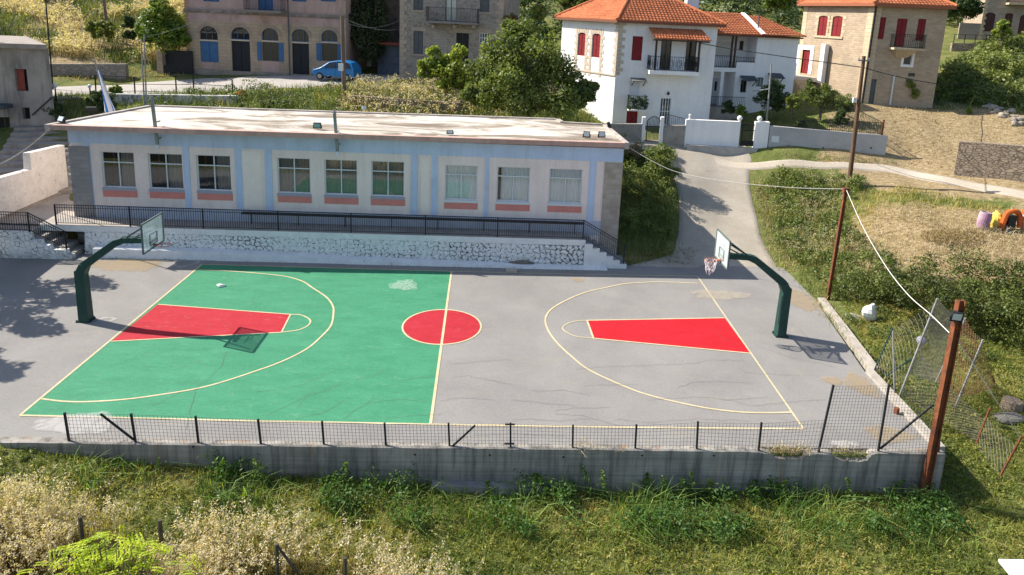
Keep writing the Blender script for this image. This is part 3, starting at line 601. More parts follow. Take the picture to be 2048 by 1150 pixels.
def ring(name, pts, z0, z1, t_, mt, sides):
    mb = MB(); n = len(pts); c = sum(np.array(p) for p in pts)/n
    for i in sides:
        a, bb = np.array(pts[i][:2]), np.array(pts[(i+1) % n][:2]); d = (bb-a)/np.linalg.norm(bb-a); q = np.array([-d[1], d[0]])*t_
        mb.hexa([(*a, z0), (*bb, z0), (*(bb+q), z0), (*(a+q), z0)], [(*a, z1), (*bb, z1), (*(bb+q), z1), (*(a+q), z1)])
    return mb.build(name, mt, school)
ring('fascia', out, 5.77, ZR, .28, fascia_m, [0])
ring('roof_edge', out, 5.7, ZR+.02, .22, M('roof_edge_render', (.45, .4, .36), (.3, .26, .23), 2), [1, 2, 3, 4, 5])
mb = MB(); mb.quad((-18.7, 8.1, 5.705), (8.2, 8.1, 5.705), (8.2, 8.5, 5.705), (-18.7, 8.5, 5.705)); mb.build('soffit', cream_w, school)
# dark plank bench along the front wall
mb = MB(); a, bb = FA.uz(484, 421, .4), FA.uz(1167, 440, .4)
pbox(mb, FA, a[0], bb[0], 1.89, 1.95, .28, .55); 
for q in np.linspace(a[0]+.4, bb[0]-.4, 8): pbox(mb, FA, q-.02, q+.02, 1.3, 1.89, .3, .34)
tag(mb.build('bench', M('dark_plank', (.035, .03, .03), (.06, .05, .045), 3)), 'long dark plank bench along the foot of the school front behind the railing', 'bench')
# ------------------------------------------------------------------ terrace, steps, low walls
TZ = 1.36; TY = 6.95
whitestone, t, b = newmat('whitewashed_rubble', .92, .15); v = uvv(t)
nz = N(t, 'ShaderNodeTexNoise'); nz.inputs['Scale'].default_value = 4; t.links.new(v, nz.inputs['Vector'])
vm = N(t, 'ShaderNodeVectorMath', operation='MULTIPLY_ADD'); t.links.new(nz.outputs['Color'], vm.inputs[0]); vm.inputs[1].default_value = (.12, .12, 0); t.links.new(v, vm.inputs[2])
vo = N(t, 'ShaderNodeTexVoronoi', feature='DISTANCE_TO_EDGE'); vo.inputs['Scale'].default_value = 4.2; vo.inputs['Randomness'].default_value = 1; t.links.new(vm.outputs[0], vo.inputs['Vector'])
wj = ramp(t, noise(t, v, 1.5, 4, .6), [(.44, (0, 0, 0)), (.68, (1,)*3)])
e = N(t, 'ShaderNodeMath', operation='MULTIPLY'); t.links.new(wj, e.inputs[0]); e.inputs[1].default_value = .05
dd = N(t, 'ShaderNodeMath', operation='SUBTRACT'); t.links.new(vo.outputs['Distance'], dd.inputs[0]); t.links.new(e.outputs[0], dd.inputs[1])
jn = ramp(t, dd.outputs[0], [(0, (0, 0, 0)), (.025, (1,)*3)])
sepz = N(t, 'ShaderNodeSeparateXYZ'); t.links.new(obv(t), sepz.inputs[0])
low = N(t, 'ShaderNodeMapRange'); low.inputs[1].default_value = .05; low.inputs[2].default_value = .5; low.inputs[3].default_value = .75; low.inputs[4].default_value = 0; t.links.new(sepz.outputs[2], low.inputs[0])
ds = N(t, 'ShaderNodeMath', operation='MULTIPLY'); t.links.new(low.outputs[0], ds.inputs[0]); t.links.new(ramp(t, noise(t, v, 3, 6, .7), [(.4, (0, 0, 0)), (.6, (1,)*3)]), ds.inputs[1])
col = mixc(t, noise(t, v, 2, 5), (.74, .76, .76), (.84, .84, .82)); col = mixc(t, ds.outputs[0], col, (.27, .26, .22)); jc = ramp(t, noise(t, v, 3.1, 4, .7), [(.35, (.09, .085, .08)), (.6, (.42, .42, .41))]); col = mixc(t, jn, jc, col); col = mixc(t, 1, col, ramp(t, noise(t, v, 6, 6, .75), [(.3, (.8,)*3), (.62, (1.04,)*3)]), 'MULTIPLY')
t.links.new(col, b.inputs['Base Color']); bump(t, b, mixc(t, .4, jn, noise(t, v, 9, 4)), .7, .05)
white_c = M('whitewash', (.72, .73, .73), (.62, .63, .64), 2, c3=(.3, .29, .26), n3=2.2, l3=.62, h3=.74, bmp=.4); floor_m = M('terrace_concrete', (.36, .33, .3), (.27, .25, .23), .8, c3=(.43, .38, .31), n3=1)
terr = empty('terrace', (-5, TY, 0), 'raised terrace of whitewashed rubble with a smooth white top course in front of the school', 'terrace')
SX = FA.W(0, 0)[0]+.02; EX = 6.3; XL = -17.2
def rubble_face(name, mt, parent, x0, x1, z0, z1, y0, y1, st=.032, seed=5, per=.27):
    """a real rubble face: bulging stones with sunken, partly filled joints, in the x-z plane"""
    rg = np.random.default_rng(seed); nu, nv = int((x1-x0)/st)+1, int((z1-z0)/st)+1; X, Zz = np.meshgrid(np.linspace(x0, x1, nu), np.linspace(z0, z1, nv)); cx_, cz_ = int((x1-x0)/per)+3, int((z1-z0)/(per*.8))+3
    sx = x0+(np.arange(cx_)[:, None]-1+.15+.7*rg.random((cx_, cz_)))*per; sz = z0+(np.arange(cz_)[None]-1+.15+.7*rg.random((cx_, cz_)))*per*.8; q = np.c_[X.ravel(), Zz.ravel()]; wq = q+.035*np.c_[np.sin(q[:, 1]*23+q[:, 0]*7), np.sin(q[:, 0]*19-q[:, 1]*11)]
    i0 = np.clip(((q[:, 0]-x0)/per).astype(int)+1, 1, cx_-2); j0 = np.clip(((q[:, 1]-z0)/(per*.8)).astype(int)+1, 1, cz_-2); d = []; hs_ = rg.random((cx_, cz_)); hv = []
    for a in (-1, 0, 1):
        for b_ in (-1, 0, 1): d.append(np.hypot((wq[:, 0]-sx[i0+a, j0+b_]), (wq[:, 1]-sz[i0+a, j0+b_])*1.2)); hv.append(hs_[i0+a, j0+b_])
    d = np.array(d); hv = np.array(hv); o_ = np.argsort(d, 0); ii = np.arange(d.shape[1]); e = d[o_[1], ii]-d[o_[0], ii]; big = .5+.5*np.sin(q[:, 0]*.9+1)*np.sin(q[:, 0]*.37+q[:, 1]*2); low_ = np.clip(1-(q[:, 1]-z0)/.5, 0, 1)
    wj_ = .012+.05*np.clip(big+low_*.5-.35+.5*(rg.random(len(q))-.5), 0, 1)+.03*np.clip((q[:, 0]-2.5)/3, 0, 1); j_ = np.clip(1-e/wj_, 0, 1); yb = y0+(y1-y0)*(q[:, 1]-z0)/(z1-z0); y = yb-(.035*hv[o_[0], ii]+.03*np.clip(e/.12, 0, 1)**.5)*(1-j_)+.035*j_
    k = (np.arange(nv-1)[:, None]*nu+np.arange(nu-1)[None]).ravel(); return npmesh(name, np.c_[q[:, 0], y, q[:, 1]], np.stack([k, k+1, k+1+nu, k+nu], -1), mt, parent, rnd=j_)
rubble_m, t, b = newmat('whitewashed_stones', .92, .15); v = obv(t); a_ = N(t, 'ShaderNodeAttribute', attribute_name='rnd')
col = mixc(t, noise(t, v, 3, 5), (.62, .64, .65), (.82, .82, .81)); col = mixc(t, 1, col, ramp(t, noise(t, v, 9, 6, .75), [(.3, (.72,)*3), (.62, (1.05,)*3)]), 'MULTIPLY')
sepz = N(t, 'ShaderNodeSeparateXYZ'); t.links.new(v, sepz.inputs[0]); low = N(t, 'ShaderNodeMapRange'); low.inputs[1].default_value = .05; low.inputs[2].default_value = .55; low.inputs[3].default_value = .8; low.inputs[4].default_value = 0; t.links.new(sepz.outputs[2], low.inputs[0])
ds = N(t, 'ShaderNodeMath', operation='MULTIPLY'); t.links.new(low.outputs[0], ds.inputs[0]); t.links.new(ramp(t, noise(t, v, 3, 6, .7), [(.44, (0, 0, 0)), (.6, (1,)*3)]), ds.inputs[1]); col = mixc(t, ds.outputs[0], col, (.27, .26, .22))
jf = ramp(t, a_.outputs['Fac'], [(.15, (0, 0, 0)), (.6, (1,)*3)]); col = mixc(t, jf, col, (.10, .095, .085)); t.links.new(col, b.inputs['Base Color']); bump(t, b, noise(t, v, 30, 4), .4, .01)
rubble_face('rubble_wall', rubble_m, terr, XL, EX, -.05, TZ-.3, TY, TY+.1)
mb = MB(); mb.hexa([(-19.2, TY+.07, TZ-.3), (EX+.03, TY+.07, TZ-.3), (EX+.03, TY+.3, TZ-.3), (-19.2, TY+.3, TZ-.3)], [(-19.2, TY+.07, TZ-.02), (EX+.03, TY+.07, TZ-.02), (EX+.03, TY+.3, TZ-.02), (-19.2, TY+.3, TZ-.02)]); mb.build('top_course', white_c, terr)
mb = MB(); mb.quad((-40, TY+.09, TZ), (EX, TY+.09, TZ), (EX, 8.35, TZ), (-18.4, 8.45, TZ), (-18.4, 14, TZ), (-40, 14, TZ)); mb.quad((-19.2, TY+.09, TZ-.02), (EX, TY+.09, TZ-.02), (EX, TY+.09, TZ), (-19.2, TY+.09, TZ)); mb.build('floor', floor_m, terr)
mb = MB()
for x0, x1, h0, h1 in ((-16.6, -11, .42, .40), (-11, -5, .40, .22), (-5, 3, .22, .10), (3, 7.4, .10, .05)):
    mb.hexa([(x0, 6.45, -.05), (x1, 6.5, -.05), (x1, TY+.02, -.05), (x0, TY+.02, -.05)], [(x0, 6.5, h0), (x1, 6.55, h1), (x1, TY+.02, h1+.03), (x0, TY+.02, h0+.03)])
mb.build('plinth_step', white_c, terr)
# right-hand stairs down to the court
st = empty('terrace_stairs', (7.2, 7.5, 0), 'whitewashed stairs going down from the right end of the terrace', 'stairs')
n = 7; X1 = 8.35; tread = M('tread_concrete', (.25, .24, .23), (.33, .31, .29), 2)
for k in range(n-1):
    xa = EX+.03+(X1-EX)*k/(n-1); xb = EX+.03+(X1-EX)*(k+1)/(n-1); z1 = TZ*(n-1-k)/n; mb = MB()
    mb.hexa([(xa, TY+.03, -.05), (xb-.001, TY+.03, -.05), (xb-.001, 8.2, -.05), (xa, 8.2, -.05)], [(xa, TY+.03, z1), (xb-.001, TY+.03, z1), (xb-.001, 8.2, z1), (xa, 8.2, z1)]); mb.build('step', tread, st)
mb = MB(); pts = [(EX-.6, TY, -.05)]
for k in range(n-1):
    xa = EX+.03+(X1-EX)*k/(n-1); xb = EX+.03+(X1-EX)*(k+1)/(n-1); z1 = TZ*(n-1-k)/n; pts += [(xa, TY, z1+.2 if k < 0 else z1+.02), (xb, TY, z1+.02)]
pts[0] = (EX-.02, TY, -.05); pts[1] = (EX-.02, TY, pts[1][2])
mb.poly_prism(pts+[(X1+.03, TY, -.05)], (0, -.12, 0)); mb.build('stair_side', white_c, st)
# left-hand stairs and low wall
lw = empty('low_wall', (-19, 6.3, 0), 'low whitewashed stepped wall beside the steps left of the court', 'wall'); LY = 6.15
q = lambda px, py: onY(px, py, LY)
pr = [(-60, 478), (0, 474), (58, 474.5), (61, 481), (80, 482), (83, 490), (97, 491), (101, 499.5), (131, 501), (132, 509), (143, 511), (143, 517), (100, 514), (0, 505), (-60, 500)]
P = [q(*x) for x in pr]; P = [np.array([x[0], LY, x[2]]) for x in P]
for k in (0, 1, 2): P[k][2] = 1.22
for k in (11, 12, 13, 14): P[k][2] = -.1
mb = MB(); mb.poly_prism(P, (0, .3, 0)); mb.build('wall', whitestone, lw)
ls = empty('court_steps', (-18, 6.7, 0), 'concrete steps rising to the left from the court beside the low white wall', 'stairs')
xsn = [P[2][0], P[4][0], P[6][0], P[8][0]-.2, P[10][0]]
for k in range(4):
    mb = MB(); z1 = 1.25*(4-k)/5
    mb.hexa([(xsn[k], LY+.3, -.05), (xsn[k+1], LY+.3, -.05), (xsn[k+1], TY+.6, -.05), (xsn[k], TY+.6, -.05)], [(xsn[k], LY+.3, z1), (xsn[k+1], LY+.3, z1), (xsn[k+1], TY+.6, z1), (xsn[k], TY+.6, z1)]); mb.build('step', M('old_step', (.3, .27, .24), (.2, .19, .18), 2), ls)
mb = MB(); mb.hexa([(-40, LY+.3, -.05), (xsn[0], LY+.3, -.05), (xsn[0], TY+.3, -.05), (-40, TY+.3, -.05)], [(-40, LY+.3, 1.25), (xsn[0], LY+.3, 1.25), (xsn[0], TY+.3, 1.3), (-40, TY+.3, 1.3)]); mb.build('landing', floor_m, ls)
# ------------------------------------------------------------------ railings
iron = M('black_iron', (.018, .02, .024), rough=.55, bmp=0)
def railing(name, label, runs, h, gap=.105, rail=.045, post=.055, bars=True):
    """runs: list of (A, B) ground points; a post at each end, a panel of bars between"""
    o = empty(name, runs[0][0], label, 'railing'); done = set()
    for A, B in runs:
        A, B = V3(A), V3(B)
        for p in (A, B):
            k = tuple(np.round(p, 2))
            if k in done: continue
            done.add(k); mb = MB(); mb.beam(p-[0, 0, .05], p+[0, 0, h+.02], post); mb.build('post', iron, o)
        mb = MB(); u = np.array([0, 0, 1.]); mb.beam(A+u*h, B+u*h, rail, .03); mb.beam(A+u*(h-.13), B+u*(h-.13), .022); mb.beam(A+u*.1, B+u*.1, .022)
        n = max(2, int(np.linalg.norm(B-A)/gap))
        if bars:
            for k in range(1, n): p = A+(B-A)*k/n; mb.beam(p+u*.1, p+u*(h-.0), .016)
        mb.build('bar_panel', iron, o)
    return o
rx = [onY(px, 440, TY+.13) for px in (112, 260, 406, 556, 702, 851, 996, 1168)]
hr = .98; T_ = lambda p: np.array([p[0], TY+.13, TZ-.02])
runs = [(T_(rx[k]), T_(rx[k+1])) for k in range(7)]
runs += [(T_(rx[7]), np.array([X1-.1, TY+.05, .2]))]
railing('terrace_railing', 'long black iron railing along the edge of the school terrace', runs, hr)
la = np.array([onY(-60, 470, LY+.15)[0], LY+.15, 1.22]); lb = np.array([P[2][0]-.05, LY+.15, 1.22]); lc = np.array([P[9][0]-.05, LY+.15, .38])
railing('lower_railing', 'short black iron railing on the low white wall at the left edge', [(la, lb), (lb, lc)], .92)
# sloping whitewashed wall left of the school
ww = empty('sloping_wall', (-21.4, 9, 1.3), 'tall whitewashed rough wall climbing beside the dark stairs left of the school', 'wall')
a0 = Z(0, 440, 1.36); a1 = Z(131, 383, 1.36); W_ = PL((a0[0]-2.5*(a1[0]-a0[0])/5, a0[1]-2.5*(a1[1]-a0[1])/5-.0), a1[:2])
prof = [(-150, 380), (0, 356), (62, 339), (60, 306), (116, 294)]
pts = [W_.W(*W_.uz(px, py)) for px, py in prof]; pts = [np.array(p) for p in pts]
e1 = W_.W(W_.L+.3, pts[-1][2]); pts[-1] = e1
base = [W_.W(W_.L+.3, 1.0), W_.W(W_.uz(-150, 380)[0], 1.0)]
wwm = M('rough_whitewash', (.68, .64, .60), (.58, .54, .5), 2, c3=(.16, .13, .1), n3=4.5, l3=.62, h3=.68, bmp=.7, fs=12)
mb = MB(); mb.poly_prism(pts+base, W_.n*-.35); mb.build('wall', wwm, ww)
mb = MB(); mb.beam(W_.W(W_.uz(-150, 380)[0], TZ+.05, .05), W_.W(W_.L, TZ+.05, .05), .12, .12); mb.build('foot_ledge', M('foot', (.35, .3, .25), (.2, .17, .14), 3), ww)
# ------------------------------------------------------------------ village houses
def shutter_mat(name, c): return M(name, c, tuple(x*.8 for x in c), 3, bmp=.1, rough=.6)
red_sh = shutter_mat('red_shutter_paint', (.22, .018, .022)); blue_sh = shutter_mat('blue_shutter_paint', (.05, .13, .27)); grey_sh = shutter_mat('grey_shutter_paint', (.10, .11, .12)); brown_d = shutter_mat('brown_door_wood', (.07, .04, .025)); black_d = shutter_mat('black_door_paint', (.018, .02, .025))
tile_m, t, b = newmat('terracotta_tile', .85, .15); v = obv(t)
col = ramp(t, noise(t, v, 5, 3, .8), [(.3, (.34, .10, .045)), (.5, (.46, .15, .07)), (.7, (.56, .22, .11))]); col = mixc(t, 1, col, ramp(t, noise(t, v, .7, 5), [(.3, (.78,)*3), (.65, (1.1,)*3)]), 'MULTIPLY'); col = mixc(t, 1, col, ramp(t, noise(t, v, 11, 2, .6), [(.32, (.72, .68, .66)), (.5, (1, 1, 1)), (.68, (1.22, 1.2, 1.1))]), 'MULTIPLY')
t.links.new(col, b.inputs['Base Color'])
def tiles(name, parent, eL, eR, rR, rL, per=.24, row=.34, amp=.045):
    """one slope of pan tiles: eave from eL to eR, ridge from rL to rR"""
    eL, eR, rR, rL = map(V3, (eL, eR, rR, rL)); ud = eR-eL; Lu = np.linalg.norm(ud); ud /= Lu
    nrm = np.cross(ud, (rL+rR)/2-(eL+eR)/2); nrm /= np.linalg.norm(nrm); nrm = nrm if nrm[2] > 0 else -nrm
    sl = np.linalg.norm((rL+rR)/2-(eL+eR)/2); nr = max(2, int(sl/row)); Vs, Fs, o = [], [], 0
    for k in range(nr):
        t0, t1 = k/nr, (k+1)/nr+.01
        a0, a1 = eL+(rL-eL)*t0, eR+(rR-eR)*t0; b0, b1 = eL+(rL-eL)*min(t1, 1), eR+(rR-eR)*min(t1, 1)
        s0, s1 = (a0-eL)@ud, (a1-eL)@ud; n = max(2, int((s1-s0)/per*6)); s = np.linspace(s0, s1, n)
        q0, q1 = (b0-eL)@ud, (b1-eL)@ud; sq = np.clip(s, q0, q1)
        w = amp*np.abs(np.cos(np.pi*s/per))
        lo = a0+(s-s0)[:, None]*ud+nrm*(w+.035)[:, None]; hi = b0+(sq-q0)[:, None]*ud+nrm*(w+.0)[:, None]; bt = a0+(s-s0)[:, None]*ud-nrm*.02
        Vs += [np.concatenate([bt, lo, hi])]; i = np.arange(n-1); Fs += [np.concatenate([np.stack([i, i+1, i+1+n, i+n], -1), np.stack([i+n, i+1+n, i+1+2*n, i+2*n], -1)])+o]; o += 3*n
    return npmesh(name, np.concatenate(Vs), np.concatenate(Fs), tile_m, parent)
def ridge(mb, a, b, r=.1): mb.tube([a, b], r, 8)
def win(parent, p, r, mt, dep=.14, style='shutter', name=None, n=2):
    """a window or door filling an opening: leaves, frame, glass"""
    u0, u1, z0, z1 = r[:4]; mb = MB(); t_ = .05
    if style == 'shutter':
        w_ = (u1-u0)/n
        for k in range(n):
            a, bb = u0+k*w_+.01, u0+(k+1)*w_-.01; pbox(mb, p, a, bb, z0+.01, z1-.01, -dep+.02, -dep+.05)
            pbox(mb, p, a+.06, bb-.06, z0+.1, (z0+z1)/2-.04, -dep+.05, -dep+.065); pbox(mb, p, a+.06, bb-.06, (z0+z1)/2+.04, z1-.1, -dep+.05, -dep+.065)
        return mb.build(name or 'shutter', mt, parent)
    frame_bars(mb, p, (u0, u1, z0, z1), -dep, -dep+.06, t_, [(.5, 0, 1)] if n == 2 else [(k/n, 0, 1) for k in range(1, n)], [.5] if style == 'grid' else [])
    o = mb.build(name or 'window', mt, parent); mb = MB(); pquad(mb, p, u0, u1, z0, z1, -dep+.03); mb.build('pane', glass, o)
    mb = MB(); pquad(mb, p, u0, u1, z0, z1, -dep-.06); mb.build('curtain_or_dark_backing', dark if style != 'lace' else lace, o); return o  # without lace: dark sheet, the unlit room's shade put into its colour
def balcony(parent, p, u0, u1, z, dep, h, slab=.16, mt=None, ornate=False):
    mb = MB(); pbox(mb, p, u0, u1, z-slab, z, 0, dep); o = mb.build('balcony', mt, parent); mb = MB()
    A, B, A0, B0 = p.W(u0+.04, z, dep-.05), p.W(u1-.04, z, dep-.05), p.W(u0+.04, z, 0), p.W(u1-.04, z, 0)
    for a, bb in ((A0, A), (A, B), (B, B0)):
        mb.beam(a+[0, 0, h], bb+[0, 0, h], .05, .03); mb.beam(a+[0, 0, .08], bb+[0, 0, .08], .03); n = max(2, int(np.linalg.norm(bb-a)/.12))
        for k in range(n+1): q = a+(bb-a)*k/n; mb.beam(q, q+[0, 0, h], .018)
        if ornate:
            m_ = max(1, int(np.linalg.norm(bb-a)/.5))
            for k in range(m_):
                c = a+(bb-a)*(k+.5)/m_+np.array([0, 0, h*.5]); d = (bb-a)/np.linalg.norm(bb-a)
                for rr in (.2, .11): mb.tube([c+d*rr*math.cos(q)+np.array([0, 0, rr*1.3*math.sin(q)]) for q in np.linspace(0, 6.28, 14)], .014, 4, cap=False)
    mb.build('railing', iron, o); return o
def quoins(name, parent, p, u, z0, z1, mt, side=1, o=.03, w1=.34, w2=.22, h=.26):
    mb = MB(); z = z0; k = 0
    while z < z1-.1:
        w_ = w1 if k % 2 else w2; a, bb = (u, u+w_) if side > 0 else (u-w_, u); pbox(mb, p, a, bb, z+.012, min(z+h, z1)-.012, 0, o); z += h; k += 1
    return mb.build(name, mt, parent)
def body(mb, corners, z0, z1, mi=0):
    for i in range(len(corners)-1):
        p = PL(corners[i], corners[i+1]); pquad(mb, p, 0, p.L, z0, z1, 0, mi)
XY = lambda p: (float(p[0]), float(p[1]))
# --- pink house with arched windows
PH = PL(D(377, 148, 58.3), D(693, 151, 57.2)); GZ = 5.6; zt = 17
ph = empty('pink_house', PH.W(6, GZ), 'weathered pink two-storey house with a row of arched ground floor windows on the street', 'house')
pink = M('faded_pink_plaster', (.43, .30, .27), (.35, .245, .21), 1, c3=(.24, .17, .13), n3=.9, l3=.55, h3=.72, st=(1, 1, .5)); beige = stone('beige_ashlar', (.36, .28, .2), (.42, .33, .24), (.27, .21, .15), .7, .28, .06, .02, .3, stain=(.25, .2, .15))
PA = [(400, 52, 436, 124), (463, 54, 500, 147), (524, 56, 557, 122), (584, 58, 618, 147), (643, 60, 675, 122)]
ops = []
for r_ in PA:
    q_ = PH.rect(*r_); ops.append(q_+[(q_[1]-q_[0])*.42])
for k in (1, 3): ops[k][2] = 5.9
z_mid = PH.uz(550, 48)[1]; z_str = PH.uz(550, 25)[1]; up = []
for x0, x1 in ((405, 437), (583, 612), (641, 671)): q_ = PH.rect(x0, -60, x1, 3); up.append(q_)
q_ = PH.rect(515, -70, 545, 20); q_[2] = z_str+.05; up.append(q_)
mb = MB(); facade(mb, PH, 0, PH.L, GZ-1, z_mid, ops, .2, 0); facade(mb, PH, 0, PH.L, z_mid, zt, up, .2, 1)
Bk = [PH.W(PH.L, 0), PH.W(PH.L, 0, -9), PH.W(0, 0, -9), PH.W(0, 0)]; body(mb, Bk, GZ-1, zt, 1); mb.build('wall', [beige, pink], ph)
mb = MB(); pbox(mb, PH, -.05, PH.L+.05, z_str-.18, z_str, 0, .12); pbox(mb, PH, -.05, PH.L+.05, z_str-.3, z_str-.18, 0, .06); mb.build('string_course', M('grey_course', (.26, .22, .19), (.14, .12, .11), 2), ph)
mb = MB(); pbox(mb, PH, -.1, PH.L+.1, zt-.3, zt, -9.1, .3); mb.build('cornice', pink, ph)
mb = MB(); pbox(mb, PH, .02, PH.L-.02, GZ-1, 6.15, 0, .07); 
mb.build('plinth', M('plinth_stone', (.3, .26, .22), (.22, .19, .17), 1.5), ph)
for k, q_ in enumerate(ops):
    u0, u1, z0, z1, h = q_; zs_ = z1-(z1-z0)*(.4 if k in (0, 2, 4) else .28)
    win(ph, PH, [u0, u1, zs_+.06, z1], blue_sh if k else grey_sh, .17, 'glass', 'fanlight', 3)
    mb = MB(); pbox(mb, PH, u0, u1, zs_-.06, zs_+.06, -.2, .02); mb.build('transom', M('pale_stone', (.5, .42, .33), bmp=.2), ph)
    um, rr = (u0+u1)/2, (u1-u0)/2+.1; mb = MB()
    for j in range(12):
        a0, a1 = math.pi*j/12, math.pi*(j+1)/12; f_ = lambda r0, a: PH.W(um-r0*math.cos(a), z1-h+h/(rr-.1)*r0*math.sin(a), .04)
        mb.quad(f_(rr-.1, a0), f_(rr+.16, a0), f_(rr+.16, a1), f_(rr-.1, a1))
    mb.build('arch_moulding', M('moulding', (.33, .26, .2), (.25, .2, .16), 3), ph)
    if k == 0: win(ph, PH, [u0, u1, z0, zs_-.06], blue_sh, .12, 'shutter')
    elif k in (2, 4):
        win(ph, PH, [u0, u1, z0, zs_-.06], grey_sh, .17, 'glass')
        for a, bb in ((u0-.42, u0-.02), (u1+.02, u1+.42)): mb = MB(); pbox(mb, PH, a, bb, z0, zs_-.1, .01, .05); pbox(mb, PH, a+.06, bb-.06, z0+.1, zs_-.2, .05, .06); mb.build('shutter', blue_sh, ph)
    else: win(ph, PH, [u0, u1, z0, zs_-.06], black_d, .17, 'shutter', 'door')
    if k in (0, 2, 4): mb = MB(); pbox(mb, PH, u0-.05, u1+.05, 6.2, z0-.03, 0, .03); mb.build('apron_panel', pink, ph)
for k, q_ in enumerate(up): win(ph, PH, q_, blue_sh, .15, 'shutter')
balcony(ph, PH, PH.uz(498, 20)[0], PH.uz(572, 20)[0], PH.uz(540, 21)[1], 1.0, 1.05, .2, M('balcony_stone', (.2, .18, .16)))
quoins('quoin_stones', ph, PH, 0, GZ, zt, M('quoin_ochre', (.40, .24, .14), (.33, .21, .14), 2), 1); quoins('quoin_stones', ph, PH, PH.L, GZ, zt, M('quoin_grey', (.38, .31, .24), (.28, .24, .19), 2), -1)
mb = MB(); a = PH.uz(577, 30)[0]; pbox(mb, PH, a-.04, a+.04, 6, zt-.5, .05, .13); mb.build('downpipe', grey_sh, ph)
# --- grey stone house
SC = PL(D(799, 140, 57), D(1003, 148, 56)); zt = 15.5; GZ = 6.0
sc = empty('stone_house', SC.W(4, GZ), 'grey rubble-stone house with dark shutters and an iron balcony, partly behind the large tree', 'house')
grey_st = stone('grey_rubble', (.20, .18, .16), (.36, .32, .27), (.34, .30, .26), .46, .26, .07, .1, .6, rub=True)
dst_ = M('dressed_stone', (.40, .33, .26), (.32, .27, .22), 2)
ops = [SC.rect(*r_) for r_ in ((827, 62, 846, 108), (827, -26, 846, 20), (891, -30, 913, 42), (960, -22, 979, 24), (912, 66, 937, 128), (959, 66, 979, 86))]
mb = MB(); facade(mb, SC, 0, SC.L, GZ-1, zt, ops, .2); body(mb, [SC.W(SC.L, 0), SC.W(SC.L, 0, -9), SC.W(0, 0, -9), SC.W(0, 0)], GZ-1, zt); mb.build('wall', grey_st, sc)
for k, q_ in enumerate(ops):
    if k == 2: win(sc, SC, q_, grey_sh, .15, 'lace', 'balcony_door')
    elif k == 4: win(sc, SC, q_, black_d, .15, 'shutter', 'door')
    elif k == 5: win(sc, SC, q_, white_f, .1, 'grid', None, 4)
    else: win(sc, SC, q_, grey_sh, .12, 'shutter')
    mb = MB(); u0, u1, z0, z1 = q_; pbox(mb, SC, u0-.22, u1+.22, z1+.01, z1+.3, 0, .025); mb.build('lintel', dst_, sc); mb = MB(); pbox(mb, SC, u0-.18, u1+.18, z0-.14, z0-.01, 0, .06); mb.build('window_sill', dst_, sc)
balcony(sc, SC, SC.uz(857, 44)[0], SC.uz(959, 44)[0], SC.uz(908, 44)[1], 1.0, 1.1, .14, M('balcony_slab', (.22, .21, .2)))
for px in (870, 912, 950): mb = MB(); u = SC.uz(px, 50)[0]; z = SC.uz(px, 46)[1]; pbox(mb, SC, u-.1, u+.1, z-.4, z-.15, 0, .7); mb.build('bracket', M('bracket_stone', (.36, .32, .27)), sc)
q1 = M('quoin_dressed', (.44, .36, .28), (.34, .28, .22), 2)
quoins('quoin_stones', sc, SC, 0, GZ, zt, q1, 1, .03, .6, .4, .34); quoins('quoin_stones', sc, SC, SC.L, GZ, zt, q1, -1, .03, .6, .4, .34)
q_ = SC.rect(867, 62, 894, 118); mb = MB(); pbox(mb, SC, *q_, 0, .02); mb.build('blocked_window', stone('blocked', (.3, .27, .24), (.42, .38, .33), (.25, .22, .2), .35, .2, .1, .03), sc)
# garage in the alley
GA = PL(D(748, 128, 59), D(800, 130, 58.5)); ga = empty('garage', GA.W(1, 6), 'small grey-blue metal garage door under a red canopy in the alley by the cypress', 'garage')
q_ = GA.rect(755, 90, 800, 128); mb = MB(); pbox(mb, GA, q_[0], q_[1], 5.5, q_[3], -.1, 0); mb.build('door', M('garage_door', (.12, .14, .17), (.09, .1, .13), 2), ga)
mb = MB(); pbox(mb, GA, q_[0]-.6, q_[1]+.6, q_[3]+.05, q_[3]+.25, -1.5, .8); mb.build('canopy', M('red_canopy', (.18, .05, .035)), ga); mb = MB(); pbox(mb, GA, -2.5, GA.L+1, 5, 13, -3, -2.5); mb.build('back_wall', M('alley_wall', (.2, .18, .17), (.12, .11, .1), 2), ga)
# --- white house
wA, wB, wC = D(1224, 247, 48), D(1417, 245, 48.3), D(1114, 247, 53.5)
WF = PL(wA, wB); WL = PL(wC, wA); GZ = 4.2; EZ = WF.uz(1320, 44)[1]; WH0 = WF
wh = empty('white_house', WF.W(3, 4.7), 'tall whitewashed house with red shutters, tiled hip roof and canopied balcony', 'house')
white_w = M('white_render', (.84, .83, .82), (.79, .78, .78), .8, c3=(.55, .53, .5), n3=.9, l3=.66, h3=.85, bmp=.1, streak=.07); lint = M('cream_quoin', (.55, .47, .38), (.48, .40, .31), 3)
fo = [WF.rect(*r_) for r_ in ((1264, 72.5, 1284.5, 121), (1321, 78, 1342, 141), (1371, 78, 1392, 141), (1320, 196, 1341, 240), (1253, 218, 1275, 252))]; fo[3][2] = fo[4][2] = 4.75
lo = [WL.rect(1155.5, 66, 1170.5, 114), WL.rect(1184, 67.5, 1200.5, 115)]; zl0, zl1 = lo[1][2], lo[1][3]; lo = [[a[0], a[1], zl0, zl1, .12] for a in lo]
mb = MB(); facade(mb, WF, 0, WF.L, GZ-1, EZ, fo, .16); facade(mb, WL, 0, WL.L, GZ-1, EZ, lo, .22)
wD = WF.W(WF.L, 0, -7.2); wC2 = WF.W(-1.5, 0, -8.6); body(mb, [wB, wD, wC2, wC], GZ-1, EZ); mb.build('wall', white_w, wh)
